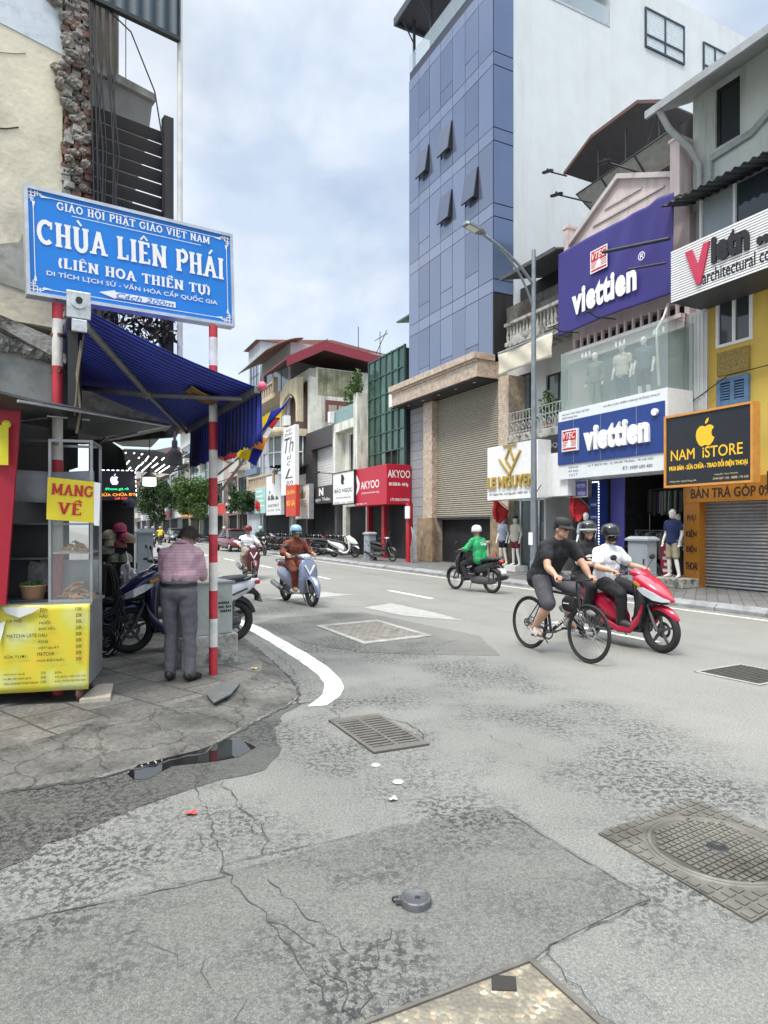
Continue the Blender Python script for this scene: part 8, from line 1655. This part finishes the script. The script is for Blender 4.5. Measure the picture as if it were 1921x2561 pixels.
# --- cyclist
def bicycle():
    t = thing('bicycle', 'black city bicycle with disc brakes ridden by the man in a cap', 'bicycle', (0, 0, 0)); fr = mat('frame_black', (.018, .018, .02), .3, coat=.3); r = .345; X0, X1 = -.53, .53
    for x in (X0, X1):
        m = MB(); m.ring((x, 0, r), (0, 1, 0), r-.017, .017, 48, 8); w_ = m.build('wheel', tyrem, t); m = MB(); m.ring((x, 0, r), (0, 1, 0), r-.042, (.012, .009), 48, 6); m.build('rim', black, w_); m = MB()
        for k in range(32):
            a = 2*pi*k/32; a2 = a+(.9 if k % 2 else -.9); s = .03 if k % 4 < 2 else -.03; m.tube([(x+.022*cos(a2), s, r+.022*sin(a2)), (x+(r-.05)*cos(a), 0, r+(r-.05)*sin(a))], .0014, 4)
        m.cyl((x, -.05, r), (x, .05, r), .018); m.build('spokes', steel, w_); m = MB(); m.ring((x, .045, r), (0, 1, 0), .065, (.014, .002), 24, 6); m.build('brake_disc', steel, w_)
    bb = V(-.11, 0, .275); st_ = V(-.25, 0, .83); h0, h1 = V(.375, 0, .64), V(.335, 0, .80); m = MB()
    m.tube([bb, st_], .017, 8); m.tube([bb+V(0, 0, .01), h0], .022, 8); m.tube([st_-V(0, 0, .04), h1-V(0, 0, .03)], .016, 8); m.tube([h0-V(-.01, 0, .04), h1+V(-.005, 0, .03)], .022, 10)
    for s in (-1, 1): m.tube([bb, V(X0, s*.055, r)], .01, 6); m.tube([st_-V(0, 0, .08), V(X0, s*.055, r)], .008, 6)
    m.build('frame', fr, t); m = MB(); [rect(m, FR(bb.lerp(h0, .28)+V(0, -.0235, -.012), h0-bb, (-.6, 0, .8)), .04*k, .04*k+.022, 0, .024) for k in range(5)]; m.build('frame_decal', whiteink, t)
    m = MB()
    for s in (-1, 1): m.tube([h0+V(0, s*.03, -.03), V(.42, s*.055, .58), V(X1, s*.055, r)], [.016, .015, .009], 8)
    m.tube([h0+V(.0, -.04, -.035), h0+V(0, .04, -.035)], .016, 8); m.build('fork', fr, t)
    m = MB(); m.tube([h1+V(-.005, 0, .03), V(.315, 0, .92), V(.37, 0, .95)], .014, 8); m.build('stem', fr, t); m = MB(); m.tube([(.30, -.31, .97), (.34, -.2, .965), (.37, 0, .955), (.34, .2, .965), (.30, .31, .97)], .012, 8); hb = m.build('handlebar', fr, t); m = MB()
    for s in (-1, 1): m.cyl((.30, s*.31, .97), (.335, s*.2, .966), .017, n=10)
    m.build('grips', rubber, hb); m = MB(); m.lathe([(0, 0), (.03, .0), (.034, .05), (.025, .055)], (.36, -.1, .965), n=12); m.build('bell', black, hb)
    m = MB(); m.tube([st_-V(0, 0, .02), V(-.275, 0, .92)], .012, 8); m.loft([rx(x, z, w_, .022, 12) for x, z, w_ in ((-.41, .945, .07), (-.33, .945, .075), (-.24, .94, .04), (-.12, .935, .018))]); m.build('saddle', black, t)
    m = MB(); m.ring(bb+V(0, -.05, 0), (0, 1, 0), .085, (.012, .003), 28, 6); m.cyl(bb+V(0, -.08, 0), bb+V(0, .08, 0), .018)
    pr_, pl_ = bb+V(-.155, -.11, -.06), bb+V(.155, .11, .06); m.tube([bb+V(0, -.075, 0), pr_+V(0, .03, 0)], .011, 6); m.tube([bb+V(0, .075, 0), pl_+V(0, -.03, 0)], .011, 6); m.ring((X0, -.045, r), (0, 1, 0), .045, (.012, .01), 18, 6); m.tube([bb+V(0, -.05, .085), V(X0, -.045, r+.045)], .005, 5); m.tube([bb+V(0, -.05, -.085), V(X0+.02, -.045, r-.08), V(X0, -.045, r-.045)], .005, 5); cr_ = m.build('crankset', engm, t)
    m = MB()
    for q in (pr_, pl_): m.cbox(q, (.09, .09, .02))
    m.build('pedals', black, cr_); m = MB(); m.tube([(-.47, .07, .3), (-.3, .12, .1)], .008, 5); m.build('kickstand', black, t); m = MB(); m.cyl((.14, .0, .42), (.2, .0, .49), .035, n=12); m.build('bottle_cage', steel, t); m = MB(); m.tube([h1+V(.04, .02, .1), V(.45, 0, .9), V(.42, .02, .65), V(.5, .045, .42)], .004, 5); m.tube([h1+V(.04, -.02, .1), V(.44, -.03, .88), V(.4, -.03, .7)], .004, 5); m.build('brake_cables', black, t); return t
bk = bicycle(); bike_loc = (2.155, 7.99, 0); place(bk, bike_loc, HD, radians(-2))
cp = dict(pel=(-.27, 0, 1.0), neck=(-.03, 0, 1.425), head=(.045, -.005, 1.575), face=(1, .02, -.12), shL=(-.0, .195, 1.365), shR=(-.03, -.195, 1.36), elL=(.17, .25, 1.13), elR=(.1, -.27, 1.1), wrL=(.25, .27, 1.0), wrR=(.24, -.26, 1.005), hdL=(1, .1, -.15), hdR=(1, -.1, -.15),
          hpL=(-.25, .095, .97), hpR=(-.25, -.095, .97), knL=(.13, .14, .83), knR=(.0, -.15, .63), anL=(.03, .12, .445), anR=(-.29, -.12, .31), toL=(.17, .13, .375), toR=(-.15, -.14, .245), hem=.06)
cy = person('man in black T-shirt, cap and grey shorts riding the black bicycle', cp, blackcloth, mat('dark_grey_shorts', (.075, .075, .085), .85, var=.15), None, None, .5, .47, vox=.0065, build=1.1); hair_cap(cy, browm, -.1)
def capf(m): m.M = m.M @ Matrix.Translation((-.008, 0, .052)) @ Matrix.Rotation(radians(6), 4, 'Y'); m.lathe([(.102, .0), (.105, .02), (.102, .05), (.085, .08), (.05, .094), (0, .098)], n=26); m.loft([[V(.08*cos(a)+k*.1+.02, .1*sin(a)*(1-.12*k), .008-.02*k+dz) for a in [radians(-80+160*i/14) for i in range(15)]] for k, dz in ((0, 0), (1, 0), (1, -.006), (0, -.006))], False, False)
part(cy, 'cap', capf, mat('cap_black', (.025, .026, .028), .8), True); specs(cy, mat('tinted_lens', (.1, .02, .03), .15))
for s in 'LR':
    an, to = V(*cp['an'+s]), V(*cp['to'+s]); d = to-an
    part(cy, 'sandal', lambda m: (m.loft([[a_+V(0, 0, -.045) for a_ in (an-d*.35+V(0, -.045, 0), an-d*.35+V(0, .045, 0), to+d*.12+V(0, .045, 0), to+d*.12+V(0, -.045, 0))], [a_+V(0, 0, -.065) for a_ in (an-d*.35+V(0, -.045, 0), an-d*.35+V(0, .045, 0), to+d*.12+V(0, .045, 0), to+d*.12+V(0, -.045, 0))]], True, True, False), [m.tube([an.lerp(to, f)+V(0, -.047, -.04), an.lerp(to, f)+V(0, -.025, .032-.02*f), an.lerp(to, f)+V(0, .025, .032-.02*f), an.lerp(to, f)+V(0, .047, -.04)], .014, 6) for f in (.35, .55, .75)]), mat('sandal_stripe', (.45, .43, .42), .7, var=.3))
place(cy, bike_loc, HD, radians(-2))
bg_ = thing('handlebar_bag', 'small black pouch strapped behind the bicycle head tube', 'bag', (0, 0, 0)); m = MB(); m.loft([rx(x, .66, w_, h_, 12) for x, w_, h_ in ((.1, .03, .06), (.14, .045, .09), (.24, .045, .1), (.3, .03, .08))]); m.build('pouch', blackcloth, bg_); m = MB(); m.box((.14, -.049, .66), (.24, -.046, .675)); m.build('reflective_tab', whiteink, bg_); place(bg_, bike_loc, HD, radians(-2))
# --- red scooter with two riders
redgl = mat('red_gloss', (.42, .012, .045), .22, coat=.6, var=.04); rs = scooter('glossy red and black scooter carrying two people beside the bicycle', redgl, mat('black_gloss_panel', (.018, .018, .02), .25, coat=.4), shield=mat('black_gloss_panel', (.018, .018, .02), .25)); rl = (3.23, 8.70, 0); place(rs, rl, HD)
rp_ = seat_pose(-.02, .06, (-.0, 0), knee=(.17, .2, .72), foot=(.16, .15, .37), hip=.86, face=(.98, -.18, 0)); rp_['wrR'] = (.12, -.29, 1.02)
rd_ = person('rider in white T-shirt, black helmet and black face mask steering the red scooter', rp_, whitecloth, blackcloth, mat('dark_shoe', (.05, .05, .05), .6), None, .62, 1, vox=.0065, build=1.05); hair_cap(rd_, browm, -.25); helmet(rd_, blackhelm, None, False); maskp(rd_, blackcloth); specs(rd_); place(rd_, rl, HD)
pp = seat_pose(-.43, .05, hands=(-.25, .16, 1.05), knee=(-.3, .24, .78), foot=(-.42, .2, .44), hip=.93, face=(.9, -.45, .02), h=.95)
ps = person('passenger with spectacles, black T-shirt and black helmet behind the white shirted rider', pp, blackcloth, blackcloth, mat('grey_sandal', (.25, .24, .23), .7), None, .55, 1, vox=.0065); helmet(ps, blackhelm, mat('white_trim', (.6, .6, .58), .4), False); specs(ps)
part(ps, 'hair', lambda m: [m.cap_cone((-.05+.03*k, s*.075, 0), (-.05+.025*k, s*.085, -.15), .03, .02) for s in (-1, 1) for k in (0, 1)]+[m.cap_cone((-.08, 0, 0), (-.09, 0, -.14), .07, .05)], browm, True)
nk = V(*pp['neck']); M = FR(nk+V(.15, -.085, -.19), (.5, .85, 0), (.05, 0, 1)); m = MB()
for q in ([(-.07, 0), (-.02, .03), (.05, .035), (.07, .01), (.02, 0), (-.03, -.01)], [(-.05, -.03), (0, -.015), (.05, -.04), (.0, -.045)], [(-.02, -.06), (.04, -.055), (.03, -.075), (-.01, -.075)]): flat(m, q, M, .004)
m.build('shirt_print', whiteink, ps); place(ps, rl, HD)
# --- man in the pink shirt
pm_ = dict(pel=(-.03, 0, .97), neck=(.06, 0, 1.40), head=(.17, -.03, 1.485), face=(.8, -.3, -.75), shL=(.04, .165, 1.325), shR=(.04, -.165, 1.325), elL=(.09, .2, 1.07), elR=(.09, -.215, 1.07), wrL=(.3, .17, 1.08), wrR=(.3, -.14, 1.08), hnL=(0, 0, -1), hnR=(0, 0, -1), hpL=(-.03, .095, .93), hpR=(-.03, -.095, .93), knL=(.02, .1, .5), knR=(.01, -.1, .5), anL=(-.02, .1, .085), anR=(-.04, -.12, .085), toL=(.13, .12, .03), toR=(.1, -.17, .03), hem=-.13)
pinkm = stripes('pink_stripe', ((.44, .29, .335), (.36, .22, .27)), 2, .03, .7, .85, var=.15)
pk = person('grey haired man seen from behind in a pink striped shirt and dark grey trousers', pm_, pinkm, greycloth, mat('black_shoe', (.02, .02, .02), .4), skin2, .8, 1, vox=.008, build=.96, grip=False, fold=.03)
hair_cap(pk, mat('grey_brown_hair', (.05, .038, .032), .7, var=.5, scale=60), -.35, locks=420)
part(pk, 'belt', lambda m: m.loft([[V(-.028+.131*cos(2*pi*k/28), .193*sin(2*pi*k/28), z) for k in range(28)] for z in (.995, 1.03)], False), mat('black_belt', (.015, .015, .015), .4)); part(pk, 'collar', lambda m: m.ring((.075, 0, 1.425), (.6, 0, 1), .073, (.014, .022), 24, 6), pinkm)
part(pk, 'back_pocket', lambda m: m.tube([(-.18, -.07, .90), (-.168, -.135, .905)], .004, 5), ink)
pk.scale = (.93,)*3; place(pk, (-2.0, 6.27, .1), radians(88))
# --- parked dark scooter by the goods rack
dk = scooter('dark blue parked scooter with white tail beside the man in the pink shirt', mat('midnight_gloss', (.012, .016, .055), .2, coat=.6), black, tail=mat('white_gloss_panel', (.6, .62, .64), .25, coat=.4)); place(dk, (-2.5, 7.98, .1), heading(-.81, -.58))
for ch in dk.children:
    if ch.name.startswith('rear_body'): ch['label'] = 'white rear bodywork'
# --- brown rider on the silver blue scooter
brownc = mat('rust_cloth', (.17, .045, .028), .85, var=.15); sv = mat('silver_blue', (.27, .3, .42), .25, .4, var=.05); cs = scooter('silver blue scooter with cream leg shield ridden towards us', sv, mat('cream_panel', (.5, .47, .42), .4), 'classic', plate=False); l_ = (-1.79, 13.38, 0); h_ = heading(.5, -.78); place(cs, l_, h_)
b_ = person('woman in rust brown clothes and pale blue helmet riding the silver blue scooter', seat_pose(.02, .1), brownc, brownc, mat('tan_shoe', (.3, .22, .15), .6), None, 1.55, 1, vox=.009); hair_cap(b_, browm, -.5); helmet(b_, mat('sky_gloss', (.25, .45, .56), .2, coat=.4), None, True); place(b_, l_, h_)
# --- white shirted rider on maroon scooter
mar = mat('maroon_gloss', (.09, .012, .02), .25, coat=.4); ws = scooter('maroon scooter ridden by the man in an open white shirt', mar, None, 'classic', plate=False); l_ = (-4.2, 20.0, 0); h_ = heading(.42, -.9); place(ws, l_, h_)
w_ = person('man in open white shirt and dark red helmet riding the maroon scooter', seat_pose(0, .02, hands=(.19, .31, 1.02), knee=(.18, .24, .72)), whitecloth, mat('khaki_cloth', (.25, .21, .15), .85), mat('tan_shoe', (.3, .22, .15), .6), skin2, .8, 1, vox=.01); helmet(w_, mat('dark_red_gloss', (.12, .015, .02), .25), None, False); place(w_, l_, h_)
# --- green jacket rider going away
gs_ = scooter('black underbone motorbike of the rider in the green jacket', mat('black_gloss_panel', (.018, .018, .02), .25), None, 'under', mat('rim_silver', (.4, .4, .4), .3, .7)); l_ = (2.22, 15.95, 0); h_ = heading(-.6, .8); place(gs_, l_, h_)
gj = mat('green_jacket', (.02, .3, .11), .6, var=.12); gp = seat_pose(.02, .1, knee=(.15, .2, .66), foot=(.05, .2, .36)); g_ = person('delivery rider in a green jacket and white helmet seen from behind', gp, gj, blackcloth, mat('black_shoe', (.02, .02, .02), .4), skin2, 1.7, 1, vox=.009, build=1.05); helmet(g_, whitehelm, None, False)
nk = V(*gp['neck']); chest_print(g_, 'Grab', whiteink, nk+V(-.185, -.02, -.13), .2, .075, (-1, .0, .15), (.12, 0, 1)); place(g_, l_, h_)
# ================================================================== mint helmet rider and far traffic
def onstreet(u, t, z=0): return SF @ Vector((SX(u, t), t, z))
dg_ = mat('dark_green_cloth', (.03, .045, .04), .85); ms = scooter('dark scooter behind the maroon one, ridden by a person in a mint helmet', black, None, 'classic', plate=False); l_ = onstreet(654, 10.2); place(ms, l_, HD)
mp_ = person('rider in dark jacket and mint green helmet behind the white shirted man', seat_pose(), dg_, blackcloth, None, skin2, 1.8, 1, vox=.014); helmet(mp_, mat('mint_gloss', (.3, .6, .5), .25), None, False); place(mp_, l_, HD)
for u, t_, col, sc_, lb, lb2 in ((366, 6.0, 'blue_cloth', (.08, .14, .35), 'rider in blue far up the street at the left', 'pale scooter of the rider in blue far up the street'), (383, 6.6, 'dark_cloth', (.03, .035, .04), 'rider in dark clothes far up the street', 'dark scooter of the rider in dark clothes far up the street'), (400, 7.9, 'yellow_cloth', (.65, .5, .03), 'rider in a yellow jacket far up the street seen from behind', 'dark scooter of the rider in yellow far up the street')):
    l_ = onstreet(u, t_); h_ = HD if 'yellow' not in col else HD+pi; s_ = copy_tree(ms); s_['label'] = lb2; place(s_, l_, h_); q = copy_tree(mp_); q['label'] = lb; place(q, l_, h_); recolor(q, shirt=mat(col, sc_, .8), helmet=mat('helm_'+col, (.3, .3, .32), .3))
    if 'blue' in col: recolor(s_, leg_shield=whitehelm, rear_body=whitehelm, front_fender=whitehelm)
# ------------------------------------------------------------------ parked bikes along the far kerb
base = gs_
def park(u, t_, lb, rot, src=base, z=.14, **k): o = copy_tree(src); o['label'] = lb; o['group'] = 'motorbikes parked on the far pavement'; place(o, onstreet(u, t_, z), rot, radians(5)); (recolor(o, **k) if k else None); return o
side = heading(.4517, -.8922)
park(957, 12.3, 'black motorbike parked between the grey cabinet and the red post', side+.25)
wsc = park(862, 12.2, 'white scooter parked left of the far grey cabinet', side+.5, rs, rear_body=whitehelm, leg_shield=whitehelm, nose=whitehelm, front_fender=whitehelm, handle_cover=whitehelm, belly_panel=whitehelm)
park(826, 12.4, 'black motorbike leaning next to the parked white scooter', side+1.2); park(806, 12.6, 'dark motorbike in the middle of the parked row', side+1.3); park(790, 12.4, 'dark red scooter in the parked row behind the silver blue scooter', side+1.15, rs, rear_body=mar, leg_shield=mar, nose=mar, front_fender=mar, handle_cover=mar, belly_panel=mar)
park(715, 12.6, 'black motorbike parked left of the woman in rust brown', side+1.0); park(698, 12.4, 'second black motorbike parked near the red hanging sign', side+1.2); park(681, 12.7, 'dark motorbike parked below the white APARTMENT sign', side+1.1); park(668, 12.4, 'silver scooter parked beyond the dark motorbikes', side+.9, rs, rear_body=sv, leg_shield=sv, nose=sv, front_fender=sv, handle_cover=sv, belly_panel=sv)
park(515, 12.2, 'dark motorbike parked far off between the grey haired man and the striped pole', side+1.0); park(574, 12.2, 'dark motorbike parked far off right of the striped pole', side+1.0)
park(1556, 13.0, 'dark motorbike parked behind the two people on the red scooter', side+.6)
for u, t_, r_ in ((838, 12.9, 1.1), (816, 13.0, 1.35), (778, 12.7, 1.2), (768, 12.5, 1.0), (752, 12.8, 1.25), (735, 12.5, 1.1), (690, 13.0, 1.2), (650, 12.8, 1.0), (632, 12.6, 1.2)): park(u, t_, 'dark motorbike in the dense row parked before the dark shop fronts', side+r_)
o = copy_tree(base); o['label'] = 'dark motorbike standing beyond the dark blue scooter near the goods rack'; place(o, (-3.75, 9.6, .1), heading(.85, .4))
o = copy_tree(base); o['label'] = 'black motorbike squeezed between the cable coil and the dark blue scooter'; place(o, (-3.55, 8.75, .1), heading(-.8, -.5))
# ------------------------------------------------------------------ cars
def car(label, u, t_, paint_, rot, L_=4.2):
    t = thing('parked_car', label, 'car', (0, 0, 0)); pm2 = mat(paint_[0], paint_[1], .25, coat=.7, var=.03)
    def sec(x, w, z0, z1, p=3.4): return rx(x, (z0+z1)/2, w, (z1-z0)/2, 20, p)
    bp2 = lambda nm, fn, mt, par=t: (lambda m: (fn(m), m.build(nm, mt, par))[1])(MB())
    bp2('body', lambda m: m.loft([sec(x, w, a, b) for x, w, a, b in ((-2.1, .6, .42, .78), (-2.0, .78, .3, .92), (-1.4, .86, .22, .98), (0, .87, .2, .96), (.9, .86, .22, .93), (1.6, .82, .25, .82), (2.0, .72, .3, .7), (2.1, .5, .4, .6))]), pm2)
    bp2('cabin_glass', lambda m: m.loft([[V(x0, -w0, .92), V(x0, w0, .92), V(x1, w1, 1.42), V(x1, -w1, 1.42)] for x0, w0, x1, w1 in ((-1.75, .72, -1.1, .55),)]+[[V(1.0, -.74, .9), V(1.0, .74, .9), V(.25, .58, 1.44), V(.25, -.58, 1.44)]], True, True, False), glass)
    bp2('roof', lambda m: m.loft([sec(x, w, 1.38, z1, 3) for x, w, z1 in ((-1.25, .45, 1.42), (-1.0, .58, 1.47), (-.3, .6, 1.5), (.2, .58, 1.48), (.42, .45, 1.43))]), pm2)
    bp2('pillars', lambda m: [m.tube([(x0, s*w0, .93), (x1, s*w1, 1.43)], .035, 6) for s in (-1, 1) for x0, w0, x1, w1 in ((1.0, .76, .3, .59), (-1.72, .73, -1.12, .57), (-.25, .8, -.3, .6))], pm2)
    for x in (-1.3, 1.3):
        for s in (-1, 1): w = bp2('wheel', lambda m: m.ring((x, s*.78, .31), (0, 1, 0), .24, (.08, .09), 28, 8), tyrem); bp2('rim', lambda m: (m.cyl((x, s*.8, .31), (x, s*.86, .31), .19, .15, 18)), chrome, w)
    for s in (-1, 1): bp2('headlight', lambda m: m.ell((1.88, s*.55, .66), (.14, .18, .08), 12, 8), lampm); bp2('tail_light', lambda m: m.ell((-2.02, s*.6, .78), (.07, .16, .08), 12, 8), tailm); bp2('mirror', lambda m: m.ell((.75, s*.93, .98), (.06, .09, .06), 10, 6), pm2)
    bp2('grille', lambda m: m.box((2.05, -.4, .44), (2.1, .4, .56)), black); bp2('number_plate', lambda m: m.box((2.1, -.2, .4), (2.115, .2, .5)), platem)
    place(t, onstreet(u, t_), rot); return t
car('maroon sedan parked at the far kerb beyond the white shirted rider', 588, 10.4, ('maroon_car', (.13, .012, .025)), HD+.08); car('black sedan parked far up the street under the trees', 438, 10.3, ('black_car', (.02, .022, .025)), HD)
# pedestrian seat mates: passenger-less riders near the maroon car
q = copy_tree(mp_); q['label'] = 'rider in a pale yellow top beyond the maroon car'; l_ = onstreet(562, 10.9); place(q, l_, HD); recolor(q, shirt=mat('pale_yellow_cloth', (.6, .55, .3), .8), helmet=mat('helm_cream', (.6, .55, .35), .3)); s_ = copy_tree(ms); s_['label'] = 'dark scooter of the rider in pale yellow beyond the maroon car'; place(s_, l_, HD)
# ------------------------------------------------------------------ mannequins
mq = mat('mannequin_white', (.72, .70, .66), .35, var=.03); mqg = mat('mannequin_grey', (.5, .48, .45), .4, var=.05)
def manq(label, x, y, z, rot, shirt, pants, leg, sleeve=.5, sk=mq, hat=None, h=1.0, stance=.1):
    p = dict(pel=(0, 0, .98), neck=(0, 0, 1.46), head=(.02, 0, 1.63), shL=(0, .19, 1.39), shR=(0, -.19, 1.39), elL=(-.04, .25, 1.12), elR=(-.03, -.25, 1.12), wrL=(.06, .25, .9), wrR=(.08, -.25, .9), hdL=(.1, 0, -1), hdR=(.1, 0, -1), hnL=(1, 0, 0), hnR=(1, 0, 0), hpL=(0, .09, .94), hpR=(0, -.09, .94), knL=(.03, .12, .5), knR=(.02, -.1, .5), anL=(0, .09+stance, .085), anR=(-.03, -.09-stance*.5, .085), toL=(.13, .12+stance, .03), toR=(.1, -.13-stance*.5, .03), hem=.06)
    t = person(label, p, shirt, pants, None, sk, sleeve, leg, vox=.013, build=.95, cat='mannequin', group='shop mannequins', grip=False, name='mannequin', kidface=False, fold=.016)
    if hat: part(t, 'cap', lambda m: m.lathe([(.1, .03), (.104, .06), (.085, .105), (0, .125)], (-.005, 0, .02), n=20), hat, True)
    q = SF @ Vector((x, y, z)); t.scale = (h,)*3; place(t, q, SROT-pi/2+rot); t.scale = (h,)*3; return t
lil = mat('lilac_tee', (.35, .37, .48), .85, var=.1); crm = mat('cream_tee', (.55, .53, .45), .85, var=.08); dred = mat('dark_red_shorts', (.16, .02, .04), .85); nav = mat('navy_polo', (.02, .03, .10), .85, var=.1); kh = mat('khaki_shorts', (.33, .28, .2), .85, var=.1); pbl = mat('pale_blue_shirt', (.4, .5, .55), .85, var=.08); blk = browm
wp = mat('plinth_white', (.65, .65, .63), .6, dirt=.3, dscale=4)
for u, lb, sh_, pa_ in ((1258, 'mannequin in a lilac grey T-shirt and black shorts by the marble pillar', lil, blackcloth), (1290, 'mannequin in a cream T-shirt and dark red shorts on a white box', crm, dred)):
    x = SX(u, 13.5); tag(box_ if 0 else prt('display_box', lambda m: m.box((x-.28, 13.25, .14), (x+.28, 13.78, .32)), wp, None), 'white display box under the '+('lilac' if u < 1270 else 'cream')+' T-shirt mannequin', 'display box'); manq(lb, x, 13.5, .32, .1, sh_, pa_, .3, .5, hat=blk, h=.93)
manq('mannequin in a white T-shirt behind the shop window left of the cyclist', SX(1366, 14.7), 14.7, .3, .2, whitecloth, blackcloth, .9, hat=blk)
manq('bald white mannequin in a pale blue shirt beside the LED pillar', SX(1466, 13.4), 13.4, .27, .3, pbl, blackcloth, .9, .8)
x = SX(1683, 13.4); tag(prt('stone_planter', lambda m: m.box((x-.62, 13.1, .14), (x+.5, 13.7, .36)), oldconc, None, .02), 'low mossy concrete planter under the navy polo mannequin', 'planter')
manq('mannequin in a navy polo and khaki shorts standing on the mossy planter', x, 13.4, .36, -.05, nav, kh, .45, hat=None, h=.96); manq('mannequin in a white shirt behind the navy polo one', SX(1716, 14.3), 14.0, .27, 0, whitecloth, blackcloth, .9, h=.95)
for u, lb, sh_, pa_, lg in ((1489, 'grey suited mannequin at the left of the upper showroom', mat('grey_green_suit', (.2, .22, .2), .85), mat('grey_green_suit', (.2, .22, .2), .85), 1.), (1557, 'mannequin in a pale T-shirt and dark jeans in the upper showroom', crm, mat('dark_jeans', (.06, .07, .11), .85), 1.), (1611, 'mannequin in a slate polo and dark shorts at the right of the upper showroom', mat('slate_polo', (.1, .13, .18), .85), mat('plum_shorts', (.06, .04, .06), .85), .45)): manq(lb, SX(u, 13.55), 13.55, 4.8, .25, sh_, pa_, lg, 1.9 if lg == 1. and u < 1500 else .5, h=1.0, stance=.06)
# ------------------------------------------------------------------ modifiers last
for f_ in LATE: f_()
